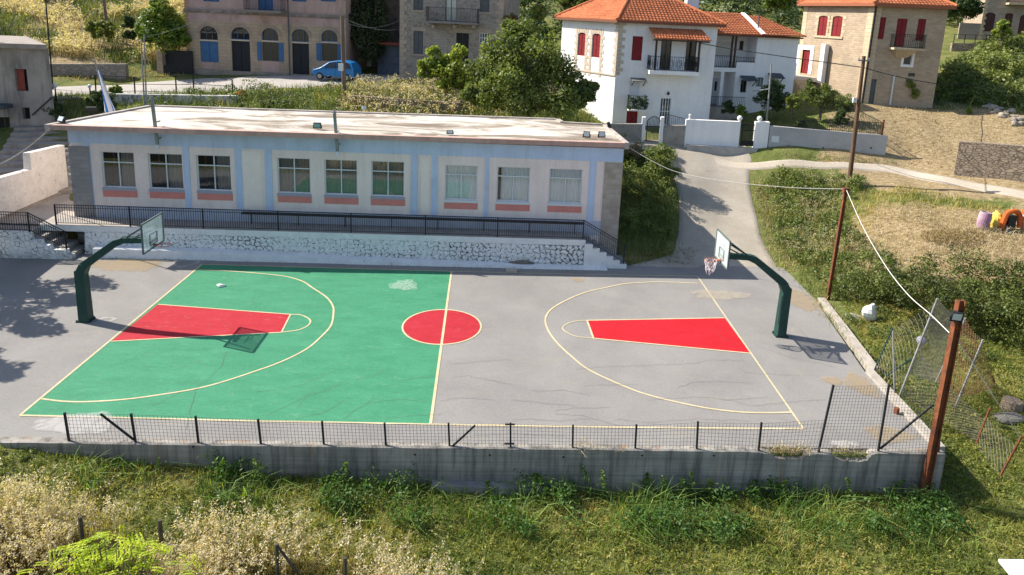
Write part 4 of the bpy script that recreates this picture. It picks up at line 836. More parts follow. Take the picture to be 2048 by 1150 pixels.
win(wh, WF, fo[0], red_sh, .06, 'shutter', None, 1); win(wh, WF, fo[1], brown_d, .14, 'glass', 'balcony_door'); win(wh, WF, fo[2], brown_d, .14, 'glass', 'balcony_door'); win(wh, WF, fo[4], red_sh, .14, 'shutter', 'door')
d_ = win(wh, WF, fo[3], white_f, .12, 'grid', 'door', 4)
for q_ in lo:
    win(wh, WL, q_, red_sh, .12, 'shutter'); u0, u1, z0, z1 = q_[:4]
    quoins('window_jamb', wh, WL, u0, z0-1.35, z1, lint, -1, .025, .42, .26, .24); quoins('window_jamb', wh, WL, u1, z0-1.35, z1, lint, 1, .025, .42, .26, .24)
    mb = MB()
    for k in range(7):
        a = u0-.3+(u1-u0+.6)*k/7; pbox(mb, WL, a+.015, a+(u1-u0+.6)/7-.015, z1+.01, z1+.26+.08*(k % 2), 0, .025)
    mb.build('lintel', lint, wh)
quoins('quoin_stones', wh, WL, WL.L, WL.uz(1220, 149)[1], EZ-.2, lint, -1, .025, .4, .25); quoins('quoin_stones', wh, WF, 0, WF.uz(1225, 150)[1], EZ-.2, lint, 1, .025, .5, .3)
mb = MB(); z = WL.uz(1200, 145)[1]; pbox(mb, WL, 0, WL.L, z-.1, z, 0, .06); mb.build('string_course', lint, wh)
ce = (wA+wB+wD+wC2+wC)/5; ap = np.array([ce[0]+.2, ce[1]+.6, EZ+2.75]); ov = .45
def outp(p): d = np.array([p[0]-ce[0], p[1]-ce[1], 0]); return np.array([p[0], p[1], EZ])+d/np.linalg.norm(d)*ov*1.35
ring_ = [outp(p) for p in (wC, wA, wB, wD, wC2)]
for k in range(5): tiles('roof', wh, ring_[k], ring_[(k+1) % 5], ap, ap)
mb = MB()
for p in ring_: ridge(mb, p+[0, 0, .06], ap+[0, 0, .08], .11)
mb.build('hip_ridge', tile_m, wh)
mb = MB(); mb.quad(*[p-[0, 0, .03] for p in ring_]); 
for k in range(5): a, bb = ring_[k], ring_[(k+1) % 5]; mb.quad(a-[0, 0, .16], bb-[0, 0, .16], bb, a)
mb.build('eaves_board', M('eaves_brown', (.2, .085, .055)), wh)
u0, u1 = WF.uz(1292, 145)[0], WF.uz(1389, 145)[0]; bz = WF.uz(1340, 142, 1)[1]
balcony(wh, WF, u0, u1, bz, 1.1, .95, .26, white_w, True)
za, zb = WF.uz(1340, 57)[1], WF.uz(1358, 79, 1.25)[1]
tiles('balcony_roof', wh, WF.W(u0+.1, zb, 1.3), WF.W(u1+.55, zb, 1.3), WF.W(u1+.2, za, 0), WF.W(u0-.1, za, 0), .2, .26); mb = MB()
for u in (u0+.35, u1-.1): pbox(mb, WF, u-.06, u+.06, bz, zb-.05, .9, 1.02)
pbox(mb, WF, u0+.1, u1+.5, zb-.14, zb-.04, .9, 1.25); mb.build('balcony_post', brown_d, wh)
u0, u1 = WF.uz(1261, 158)[0], WF.uz(1290, 158)[0]; z = WF.uz(1275, 157)[1]; mb = MB(); mb.hexa([WF.W(u0, z-.15, .8), WF.W(u1, z-.15, .8), WF.W(u1, z, 0), WF.W(u0, z, 0)], [WF.W(u0, z-.1, .8), WF.W(u1, z-.1, .8), WF.W(u1, z+.05, 0), WF.W(u0, z+.05, 0)]); 
for u in (u0+.1, u1-.1): mb.beam(WF.W(u, z-.5, .05), WF.W(u, z-.12, .7), .05)
mb.build('awning', M('awning_slate', (.14, .14, .13)), wh)
q_ = WF.rect(1254, 190, 1290, 217); bo = balcony(wh, WF, q_[0], q_[1], q_[2], .7, .95, .1, white_w)
ivy_spot = (q_, .72)
q_ = WF.rect(1259, 162, 1279, 190); mb = MB(); pbox(mb, WF, *q_, 0, .03); mb.build('blind_door', M('white_door', (.6, .62, .65)), wh)
mb = MB(); p_ = WF.W(*WF.uz(1336, 187), .1); mb.ball(p_, .1, 8, 6); mb.beam(WF.W(WF.uz(1336, 184)[0], p_[2]+.12, 0), p_+[0, 0, .12], .04); mb.build('wall_lamp', iron, wh)
mb = MB(); c = D(1382, 22, 54); mb.box(c-[0, 0, 1.2], (.95, .8, 4.2)); ch = mb.build('chimney', white_w, wh)
# --- annex to the right of the white house
aA, aB = D(1405, 235, 50.5), D(1578, 240, 51.5); AF = PL(aA, aB); ax = empty('white_annex', AF.W(3, 5), 'lower white wing with tiled roof and recessed porches, right of the tall white house', 'house')
ue, u2 = AF.uz(1471, 150)[0], AF.uz(1513, 100)[0]; AE = AF.uz(1540, 72)[1]; zf = AF.uz(1440, 135)[1]; z2 = AF.uz(1490, 125)[1]
mb = MB(); facade(mb, AF, ue, u2, 3.5, z2, [AF.rect(1481, 160, 1493, 185)], .15); facade(mb, AF, u2, AF.L, 3.5, AE, [AF.rect(1512.5, 155, 1526, 173)], .15)
pquad(mb, AF, 0, u2, 3.5, AE, -1.6); mb.quad(AF.W(ue, 3.5), AF.W(ue, 3.5, -1.6), AF.W(ue, z2, -1.6), AF.W(ue, z2)); mb.quad(AF.W(u2, z2), AF.W(u2, z2, -1.6), AF.W(u2, AE, -1.6), AF.W(u2, AE)); mb.quad(AF.W(ue, z2), AF.W(u2, z2), AF.W(u2, z2, -1.6), AF.W(ue, z2, -1.6))
body(mb, [AF.W(AF.L, 0), AF.W(AF.L, 0, -7), AF.W(0, 0, -7)], 3.5, AE); pbox(mb, AF, -.2, ue, zf-.3, zf, -1.6, 0); mb.build('wall', white_w, ax)
win(ax, AF, AF.rect(1481, 160, 1493, 185), grey_sh, .1, 'glass'); win(ax, AF, AF.rect(1512.5, 155, 1526, 173), grey_sh, .1, 'lace')
for x0, x1, y in ((1480, 1509, 152), (1536, 1562, 147)):
    a, bb, z = AF.uz(x0, y)[0], AF.uz(x1, y)[0], AF.uz(x0, y)[1]; mb = MB(); mb.hexa([AF.W(a, z-.3, .7), AF.W(bb, z-.3, .7), AF.W(bb, z, 0), AF.W(a, z, 0)], [AF.W(a, z-.25, .7), AF.W(bb, z-.25, .7), AF.W(bb, z+.05, 0), AF.W(a, z+.05, 0)])
    for u in (a+.1, bb-.1): mb.beam(AF.W(u, z-.7, .03), AF.W(u, z-.28, .6), .05)
    mb.build('awning', M('awning_dark', (.07, .08, .09)), ax)
q_ = AF.rect(1424, 156, 1437, 205, -1.6); mb = MB(); pbox(mb, AF, *q_, -1.6, -1.55); o = mb.build('door', M('grey_white_door', (.55, .57, .6)), ax); mb = MB(); pquad(mb, AF, q_[0]+.15, q_[1]-.2, q_[2]+.9, q_[3]-.25, -1.54); mb.build('pane', dark, o)
mb = MB(); u = AF.uz(1444, 170)[0]; pbox(mb, AF, u-.12, u+.12, 3.5, zf-.3, -.3, -.06); mb.build('column', white_w, ax)
q_ = AF.rect(1420, 84, 1462, 114, -1.6); mb = MB(); pbox(mb, AF, *q_, -1.6, -1.54); mb.build('blind', M('cream_blind', (.6, .58, .54)), ax)
q_ = AF.rect(1495, 82, 1507, 124, -1.6); mb = MB(); pbox(mb, AF, *q_, -1.6, -1.54); mb.build('door', red_sh, ax); q_ = AF.rect(1479, 82, 1486, 100, -1.6); mb = MB(); pbox(mb, AF, *q_, -1.6, -1.54); mb.build('shutter', brown_d, ax)
for px in (1465, 1472): mb = MB(); u = AF.uz(px, 100)[0]; pbox(mb, AF, u-.06, u+.06, zf, AE-.1, -.2, -.08); mb.build('porch_post', brown_d, ax)
def rail_line(parent, A, B, h, name='railing'):
    mb = MB(); A, B = V3(A), V3(B); mb.beam(A+[0, 0, h], B+[0, 0, h], .045, .03); mb.beam(A+[0, 0, .08], B+[0, 0, .08], .03); n = int(np.linalg.norm(B-A)/.13)
    for k in range(n+1): p = A+(B-A)*k/n; mb.beam(p, p+[0, 0, h], .018)
    return mb.build(name, iron, parent)
rail_line(ax, AF.W(.05, zf, -.08), AF.W(ue, zf, -.08), .85); rail_line(ax, AF.W(ue, z2, -.1), AF.W(u2+.3, z2, -.1), .35); zg = AF.uz(1440, 212)[1]; rail_line(ax, AF.W(.05, zg, .6), AF.W(AF.uz(1482, 205)[0], zg, .6), .75)
mb = MB(); pbox(mb, AF, -.2, AF.uz(1483, 205)[0], 3.5, zg, -1.6, .65); mb.build('porch_floor', floor_m, ax)
zr = AF.uz(1450, 46, -3.5)[1]; ur = AF.uz(1522, 50)[0]
tiles('roof', ax, AF.W(-.1, AE+.02, .35), AF.W(ur+.05, AE+.02, .35), AF.W(ur+.1, AE+1.55, -3.6), AF.W(-.1, AE+1.55, -3.6)); tiles('roof', ax, AF.W(ur-.1, AE+.06, .55), AF.W(AF.L+.25, AE+.06, .55), AF.W(ur+1.3, AE+1.4, -3.0), AF.W(ur+.2, AE+1.4, -3.0))
tiles('roof', ax, AF.W(AF.L+.25, AE+.06, .55), AF.W(AF.L+.25, AE+.06, -6), AF.W(ur+1.3, AE+1.4, -3.6), AF.W(ur+1.3, AE+1.4, -3.0))
mb = MB(); pbox(mb, AF, -.1, AF.L+.2, AE-.12, AE+.0, -6, .3); mb.build('eaves_board', M('eaves_dark', (.16, .07, .05)), ax)
mb = MB(); mb.beam(AF.W(ur+.05, AE+.12, .5), AF.W(ur+.05, AE+1.6, -3.3), .3, .08); mb.build('roof_flashing', white_w, ax)
mb = MB(); mb.tube([AF.W(AF.uz(1522, 60)[0], AE, -.5), AF.W(AF.uz(1522, 60)[0], AE+1.6, -.5)], .05); mb.build('flue', grey_sh, ax)
# --- ochre stone house on the right
sA, sB, sC = D(1722, 205, 51), D(1866, 205, 50.4), D(1585, 205, 58); SR_ = PL(sA, sB); SL_ = PL(sC, sA); EZ = SR_.uz(1800, 9)[1]; GZ = 6.0
sh = empty('ochre_stone_house', SR_.W(2, 6.6), 'large honey-coloured stone house with dark red shutters and a tiled roof on the right', 'house')
och = stone('ochre_masonry', (.33, .25, .175), (.50, .40, .29), (.44, .36, .265), .40, .16, .14, .05, .8); 
ro = [SR_.rect(*r_) for r_ in ((1753, 35, 1770, 76), (1791.5, 37, 1811.5, 94), (1834, 38, 1850, 79), (1733, 158, 1750, 212), (1807, 109, 1823.5, 130), (1816, 146, 1830, 153))]
zz = [SL_.rect(1636, 32, 1654, 73), SL_.rect(1664, 32, 1684, 73), SL_.rect(1599, 99, 1619, 147)]; wz0, wz1 = zz[1][2], zz[1][3]; so_ = [[zz[0][0], zz[0][1], wz0, wz1, .15], [zz[1][0], zz[1][1], wz0, wz1, .15], zz[2]]
for q_ in (ro[0], ro[2]): q_[2], q_[3] = wz0, wz1
mb = MB(); facade(mb, SR_, 0, SR_.L, GZ-1.5, EZ, ro, .2); facade(mb, SL_, 0, SL_.L, GZ-1.5, EZ, so_, .22); body(mb, [sB, SR_.W(SR_.L+.3, 0, -9), SL_.W(0, 0, -7), sC], GZ-1.5, EZ); mb.build('wall', och, sh)
for k, q_ in enumerate(ro):
    if k < 3: win(sh, SR_, q_, red_sh, .1, 'shutter', 'balcony_door' if k == 1 else None)
    elif k == 3: win(sh, SR_, q_, grey_sh, .12, 'shutter', 'door', 1)
    else: win(sh, SR_, q_, white_f if k == 4 else grey_sh, .1, 'glass', None, 1)
    if k == 4: mb = MB(); frame_bars(mb, SR_, [q_[0]-.15, q_[1]+.15, q_[2]-.15, q_[3]+.15], 0, .03, .15); mb.build('window_surround', white_w, sh)
och_d = M('ochre_dressed', (.55, .44, .30), (.46, .36, .24), 2)
for q_ in so_[:2]:
    win(sh, SL_, q_, red_sh, .12, 'shutter'); u0, u1, z0, z1 = q_[:4]; quoins('window_surround', sh, SL_, u0, z0, z1, och_d, -1, .02, .36, .22); quoins('window_surround', sh, SL_, u1, z0, z1, och_d, 1, .02, .36, .22); mb = MB(); pbox(mb, SL_, u0-.25, u1+.25, z0-.16, z0, 0, .08); mb.build('window_sill', och_d, sh)
win(sh, SL_, so_[2], red_sh, .15, 'shutter', 'door'); q_ = so_[2]; mb = MB(); pbox(mb, SL_, q_[0]-.38, q_[0]-.0, q_[2], q_[3]+.35, 0, .04); pbox(mb, SL_, q_[1], q_[1]+.38, q_[2], q_[3]+.35, 0, .04); pbox(mb, SL_, q_[0], q_[1], q_[3], q_[3]+.35, 0, .04); mb.build('door_surround', white_w, sh)
oq = stone('ochre_quoin', (.55, .43, .29), (.60, .48, .33), (.42, .34, .24), .5, .3, .06, .01)
for p_, a, bb in ((SR_, 0, .5), (SL_, SL_.L-.55, SL_.L), (SL_, 0, .5)): mb = MB(); pbox(mb, p_, a, bb, GZ-1, EZ, 0, .02); mb.build('quoin_stones', oq, sh)
bz = SR_.uz(1808, 96, .9)[1]; balcony(sh, SR_, SR_.uz(1778, 96)[0], SR_.uz(1839, 96)[0], bz, .95, .95, .14, och_d)
mb = MB(); u0, u1 = SR_.uz(1782, 100)[0], SR_.uz(1826, 100)[0]
for k in range(6): a = k/6; pbox(mb, SR_, u0+(u1-u0)*a*.3, u1-(u1-u0)*a*.3, bz-.22-.1*k, bz-.15-.1*(k-.3), 0, .8*(1-a)+.05)
mb.build('bracket', och_d, sh)
mb = MB(); pbox(mb, SR_, .03, .12, 6, EZ-.1, .02, .11); mb.build('downpipe', iron, sh); mb = MB(); mb.tube([SR_.W(*SR_.uz(1788, 150), .08), SR_.W(*SR_.uz(1779, 209), .08)], .06); mb.build('pipe', white_f, sh)
mb = MB(); a, bb = SL_.uz(1655, 88), SL_.uz(1647, 166); pbox(mb, SL_, bb[0]-.22, bb[0]+.22, bb[1], a[1], .1, .5); mb.build('flue', white_w, sh)
tz = SL_.uz(1600, 150)[1]; u0, u1 = -1.2, SL_.uz(1638, 152)[0]; mb = MB(); pbox(mb, SL_, u0, u1, tz-.35, tz, 0, 2.6); tr_ = mb.build('entrance_terrace', M('terrace_slab', (.55, .5, .45)), sh)
rail_line(sh, SL_.W(u0, tz, 2.5), SL_.W(u1, tz, 2.5), .95); mb = MB(); pbox(mb, SL_, u0, u0+.3, 4, tz-.35, 1.9, 2.4); pbox(mb, SL_, u1-.35, u1-.05, 4, tz-.35, 1.9, 2.4); pbox(mb, SL_, u1-.2, u1, tz, tz+1.1, 2.3, 2.55); mb.build('terrace_pillar', white_w, sh)
for k in range(11): mb = MB(); pbox(mb, SL_, u1+.28*k, u1+.28*(k+1)-.002, 4.5, tz-.19*(k+1), 1.4, 2.5); mb.build('step', och_d, sh)
def hip(parent, pts, EZ, ov, H):
    c = sum(np.array([p[0], p[1], 0]) for p in pts)/len(pts); r_ = []
    for p in pts: d = np.array([p[0], p[1], 0])-c; r_.append(c+d*(1+ov/np.linalg.norm(d))+[0, 0, EZ])
    a = c+[0, 0, EZ+H]
    for k in range(len(r_)): tiles('roof', parent, r_[k], r_[(k+1) % len(r_)], a, a)
    mb = MB()
    for k in range(len(r_)): p, q = r_[k], r_[(k+1) % len(r_)]; mb.quad(p-[0, 0, .2], q-[0, 0, .2], q, p)
    mb.quad(*[p-[0, 0, .03] for p in r_]); mb.build('eaves_board', M('eaves_clay', (.3, .11, .06)), parent); mb = MB()
    for p in r_: ridge(mb, p+[0, 0, .06], a+[0, 0, .06], .11)
    mb.build('hip_ridge', tile_m, parent)
hip(sh, [sC, sA, sB, SR_.W(SR_.L+.3, 0, -9), SL_.W(0, 0, -7)], EZ, .6, 2.4)
# --- far house, top right
UH = PL(D(1957, 78, 66), D(2130, 85, 64)); uh = empty('far_stone_house', UH.W(3, 11.5), 'pale stone house with tall brown arched doors above the upper road at top right', 'house')
ops = [UH.rect(1967, 25, 1989, 63)+[.25], UH.rect(2007, 26, 2023, 76)+[.2], UH.rect(2037, 29, 2062, 78)+[.25]]
mb = MB(); facade(mb, UH, 0, UH.L, 9, 17, ops, .2); body(mb, [UH.W(UH.L, 0), UH.W(UH.L, 0, -6), UH.W(0, 0, -6), UH.W(0, 0)], 9, 17); mb.build('wall', stone('buff_stone', (.32, .25, .19), (.44, .35, .27), (.38, .31, .24), .45, .22, .1, .04), uh)
bs = shutter_mat('brown_shutter', (.09, .035, .03))
for q_ in ops: win(uh, UH, q_, bs, .12, 'shutter', 'door')
quoins('quoin_stones', uh, UH, 0, 10, 17, och_d, 1); balcony(uh, UH, UH.uz(2012, 5)[0], UH.uz(2100, 5)[0], UH.uz(2030, 6)[1], .9, 1, .18, och_d)
yw = PL(D(1915, 78, 66.5), D(1957, 80, 66)); mb = MB(); pbox(mb, yw, 0, yw.L, 9.5, yw.uz(1935, 46)[1], -.3, 0); tag(mb.build('yard_wall', stone('yard_stone', (.26, .22, .19), (.36, .3, .25), (.3, .26, .22), .5, .3, .1, .08, .5, rub=True)), 'low stone yard wall left of the far house at top right', 'wall')
# --- old grey building on the left
OB = PL(D(-150, 262, 43.5), D(110, 235, 44.6)); ob = empty('old_building', OB.W(4, 3), 'derelict grey concrete building with streaked walls and a red shutter at the left edge', 'building')
ow, t, b = newmat('streaked_concrete', .95, .1); v = obv(t); s1 = noise(t, vmul(t, v, (1.6, 1.6, .16)), 1, 6, .7); s2 = noise(t, v, .7, 6, .7)
col = ramp(t, s2, [(.35, (.26, .235, .215)), (.65, (.38, .335, .30))]); col = mixc(t, ramp(t, s1, [(.46, (0, 0, 0)), (.66, (.8,)*3)]), col, (.085, .08, .078)); t.links.new(col, b.inputs['Base Color']); bump(t, b, noise(t, v, 8, 5), .5, .03)
zt = OB.uz(60, 97)[1]; ops = [OB.rect(31, 138, 55, 182), OB.rect(-8, 232, 22, 300), OB.rect(45, 215, 60, 238)]; ops[1][2] = 2.2
mb = MB(); facade(mb, OB, 0, OB.L, 0, zt, ops, .35); body(mb, [OB.W(OB.L, 0), OB.W(OB.L-5.2, 0, -8), OB.W(0, 0, -8)], 0, zt); mb.build('wall', ow, ob)
mb = MB(); q8 = [OB.W(-.3, zt, .35), OB.W(OB.L+.1, zt, .35), OB.W(OB.L-5.2, zt, -8.2), OB.W(-.3, zt, -8.2)]; mb.hexa(q8, [p+[0, 0, .3] for p in q8]); mb.build('roof', M('old_roof', (.24, .21, .19), (.34, .3, .26), 1.5), ob)
win(ob, OB, [ops[0][0], ops[0][1]-.25, ops[0][2], ops[0][3]], shutter_mat('faded_red', (.26, .06, .045)), .25, 'shutter', None, 1); win(ob, OB, ops[1], black_d, .3, 'shutter', 'door')
mb = MB(); pquad(mb, OB, *ops[2], -.34); pquad(mb, OB, *ops[0], -.34); mb.build('dark_opening', dark, ob)
mb = MB(); q_ = OB.rect(-40, 207, 26, 214); pbox(mb, OB, q_[0], q_[1], q_[2], q_[3]+.02, 0, 1.0); mb.build('canopy', M('canopy_dark', (.06, .07, .09)), ob); mb = MB(); pbox(mb, OB, q_[0], q_[1]-.05, q_[2]-.55, q_[2], 0, .6); mb.build('canopy_beam', ow, ob)
mb = MB(); mb.beam(OB.W(*OB.uz(66, 230), .1), OB.W(*OB.uz(106, 194), .1), .07); mb.build('handrail', iron, ob)
# stairs from the street down past the old building
sst = empty('village_stairs', (-26, 20, 3), 'wide concrete stairs climbing from the school to the street beside the old grey building', 'stairs')
P0, P1 = np.array([-29.2, 27.2, 4.55]), np.array([-22.6, 11.6, 1.4]); dv = P1-P0; hd = np.array([dv[0], dv[1], 0]); hd /= np.linalg.norm(hd); sd = np.array([hd[1], -hd[0], 0]); n = 17
stm = M('stair_concrete', (.36, .31, .26), (.24, .21, .19), 1.5, c3=(.2, .18, .15), n3=2)
for k in range(n):
    a = P0+dv*k/n; c = P0+dv*(k+1)/n; z = a[2]-.02; mb = MB(); w1, w2 = -3.2, 2.4
    mb.hexa([(*(a+sd*w1)[:2], z-1), (*(a+sd*w2)[:2], z-1), (*(c+sd*w2)[:2], z-1), (*(c+sd*w1)[:2], z-1)], [(*(a+sd*w1)[:2], z), (*(a+sd*w2)[:2], z), (*(c+sd*w2)[:2], z), (*(c+sd*w1)[:2], z)]); mb.build('step', stm, sst)
# ------------------------------------------------------------------ garden walls and gates
WW = PL(D(1224, 287, 45.6), D(1541, 303, 44.7)); GW = PL(D(1541, 303, 44.7), D(1777, 331, 44))
def wseg(name, label, p, x0, x1, yt, mt, z0=2.5, o=-.25, yt2=None, cat='wall', x1y=None):
    a, bb = p.uz(x0, yt)[0], p.uz(x1, yt2 or yt)[0]; za, zb = p.uz(x0, yt)[1], p.uz(x1, yt2 or yt)[1]; mb = MB()
    mb.hexa([p.W(a, z0), p.W(bb, z0), p.W(bb, z0, o), p.W(a, z0, o)], [p.W(a, za), p.W(bb, zb), p.W(bb, zb, o), p.W(a, za, o)]); return tag(mb.build(name, mt), label, cat)
gwm = M('weathered_grey_wall', (.34, .31, .27), (.24, .22, .19), 1.5, c3=(.16, .15, .12), n3=1.5, l3=.55, h3=.75)
wseg('garden_wall', 'low mouldy grey wall left of the arched iron gate', WW, 1205, 1285, 248, gwm); wseg('garden_wall', 'low mouldy grey wall between the arched iron gate and the white wall', WW, 1329, 1372, 251, gwm)
for x0, x1, l in ((1285, 1292, 'slim white gate pillar left of the arched iron gate'), (1322, 1329, 'slim white gate pillar right of the arched iron gate')): wseg('gate_pillar', l, WW, x0, x1, 234.5, white_w, 2.5, -.32, None, 'pillar')
wseg('white_wall', 'smooth white garden wall facing the ramp', WW, 1372.5, 1482, 239, white_w, 2.5, -.3, 243.5); wseg('white_pillar', 'broad white wall pillar right of the small slatted gate', WW, 1512, 1540, 244, white_w, 2.5, -.4, 244.5, 'pillar')
mb = MB(); a, bb = WW.uz(1372, 292)[0], WW.uz(1512, 298)[0]; z = WW.uz(1440, 293)[1]; pbox(mb, WW, a, bb, z-1.2, z+.05, -.1, .35); tag(mb.build('wall_step', M('grey_step', (.4, .38, .36), (.3, .29, .28), 2)), 'grey concrete step along the foot of the white garden wall', 'step')
def gate(label, p, x0, x1, yt, yb, arch, n, mt, plate=0):
    r_ = p.rect(x0, yt, x1, yb, -.1); o = empty('iron_gate', p.W((r_[0]+r_[1])/2, r_[2], -.1), label, 'gate'); mb = MB(); W_ = r_[1]-r_[0]; top_ = lambda u: r_[3]-arch*((2*(u-r_[0])/W_-1)**2)
    pbox(mb, p, r_[0], r_[0]+.06, r_[2], top_(r_[0]), -.12, -.07); pbox(mb, p, r_[1]-.06, r_[1], r_[2], top_(r_[1]), -.12, -.07)
    us = np.linspace(r_[0], r_[1], 13)
    for a, bb in zip(us[:-1], us[1:]): mb.beam(p.W(a, top_(a), -.095), p.W(bb, top_(bb), -.095), .05)
    pbox(mb, p, r_[0], r_[1], r_[2], r_[2]+.06, -.12, -.07); pbox(mb, p, r_[0], r_[1], r_[2]+1.0, r_[2]+1.05, -.12, -.07); mb.build('frame', mt, o); mb = MB()
    for u in np.linspace(r_[0], r_[1], n)[1:-1]: pbox(mb, p, u-.012, u+.012, r_[2], top_(u), -.105, -.08)
    mb.build('bars', mt, o)
    if plate: mb = MB(); pbox(mb, p, r_[0]+.05, r_[1]-.05, r_[2], r_[2]+plate, -.115, -.075); mb.build('kick_plate', mt, o)
    return o
gate('tall arched dark iron gate between two slim white pillars', WW, 1292.5, 1321.5, 233, 284, .35, 12, M('dark_gate', (.06, .065, .08), bmp=0)); gate('small barred iron gate with a solid black foot beside the white wall', WW, 1482.5, 1511.5, 249, 292, 0, 13, iron, .35)
wseg('concrete_wall', 'long pale concrete retaining wall with a white plaque below the garden', GW, 1541, 1776, 252, M('pale_concrete', (.43, .43, .43), (.36, .36, .36), .9, c3=(.25, .25, .26), n3=.8, l3=.58, h3=.8), 2.0, -.3, 272)
mb = MB(); pbox(mb, GW, *GW.rect(1543, 272, 1558, 284.5), 0, .04); tag(mb.build('plaque', white_f), 'small white plaque on the pale concrete wall', 'plaque'); 
mb = MB()
for px, py in ((1660, 298), (1646, 296), (1742, 296), (1577, 292)): mb.tube([GW.W(*GW.uz(px, py), -.01), GW.W(*GW.uz(px, py), .012)], .06, 8)
mb.build('weep_hole', dark, bpy.data.objects['concrete_wall'])
globe = M('white_globe_glass', (.8, .8, .8), rough=.2, bmp=0)
def lamp(p0, h, r, label, post=True):
    o = empty('globe_lamp', p0, label, 'lamp'); p0 = V3(p0); mb = MB()
    mb.tube([p0, p0+[0, 0, h-r]], .045 if post else .07, 8); mb.build('lamp_post', iron if post else white_w, o); mb = MB(); mb.ball(p0+[0, 0, h], r, 16, 10); mb.build('globe', globe, o, True)
lamp(WW.W(*WW.uz(1480, 243), -.15), .2, .17, 'white globe lamp on the right end of the white garden wall', False); lamp(WW.W(*WW.uz(1520, 244), -.2), .2, .17, 'white globe lamp on the broad white pillar', False); lamp(WW.W(*WW.uz(1380, 239), -.15), .26, .09, 'small white finial lamp on the left end of the white garden wall', False)
g_ = G(111, 205); g_ = D(113, 205, 46.5); lamp(g_, 1.15, .16, 'white globe lamp on a black post left of the village stairs'); g_ = D(182, 205, 48); lamp(g_, 1.15, .13, 'white globe lamp on a black post right of the village stairs')
rail_line(tag(empty('path_railing', D(1340, 245, 46.5), 'dark iron railing sloping behind the grey wall below the white house', 'railing')), D(1331, 250, 47), D(1380, 262, 46), .75)
# right-hand dry stone wall, rubble row, wall by the street
SW = PL(D(1919, 352, 41), D(2230, 392, 37.5)); drys = stone('dry_stone', (.26, .205, .15), (.46, .37, .275), (.16, .125, .095), .30, .15, .08, .06, .9, rub=True); wseg('dry_stone_wall', 'high dark dry-stone wall beside the gravel path at the right edge', SW, 1919, 2230, 283, drys, 2.4, -.5, 305)
LW = PL(D(60, 166, 56.5), D(252, 163, 57)); wseg('street_wall', 'rough grey stone wall holding the dry grass slope above the street', LW, 60, 250, 128, stone('street_rubble', (.2, .18, .16), (.34, .3, .27), (.2, .18, .16), .45, .3, .1, .1, .7, rub=True), 4, -.5, 128)
BW = PL(D(225, 216, 47.5), D(472, 214, 47)); wseg('bank_wall', 'patchy white-painted stone wall behind the school at left', BW, 225, 472, 188, M('patchy_white', (.55, .54, .53), (.2, .18, .16), 3, .48, .6, c3=(.12, .12, .07), n3=1.5), 3, -.4, 192)
BW2 = PL(D(690, 222, 47.5), D(925, 226, 47)); wseg('bank_wall', 'earth-brown stone wall behind the school below the dry weeds', BW2, 697, 920, 191, M('earth_wall', (.22, .17, .13), (.15, .12, .09), 2, bmp=.8, fs=8), 3, -.4, 206)
p_ = PL(D(515, 214, 47), D(590, 214, 47)); wseg('water_trough', 'low black tank behind the school roof', p_, 520, 583, 203, iron, 4, -.6, 203, 'tank')
p_ = PL(D(308, 150, 58), D(390, 152, 58)); wseg('gate_post', 'beige masonry gate post beside the dark yard gate', p_, 312, 324, 103, beige, 5, -.5, 103, 'post'); wseg('yard_gate', 'dark solid yard gate left of the pink house', p_, 325, 384, 100, black_d, 5, -.1, 102, 'gate')
UR = PL(D(1905, 92, 62), D(2150, 100, 60)); wseg('road_wall', 'long low stone wall below the upper road at top right', UR, 1905, 2150, 86, drys, 8, -.4, 92)
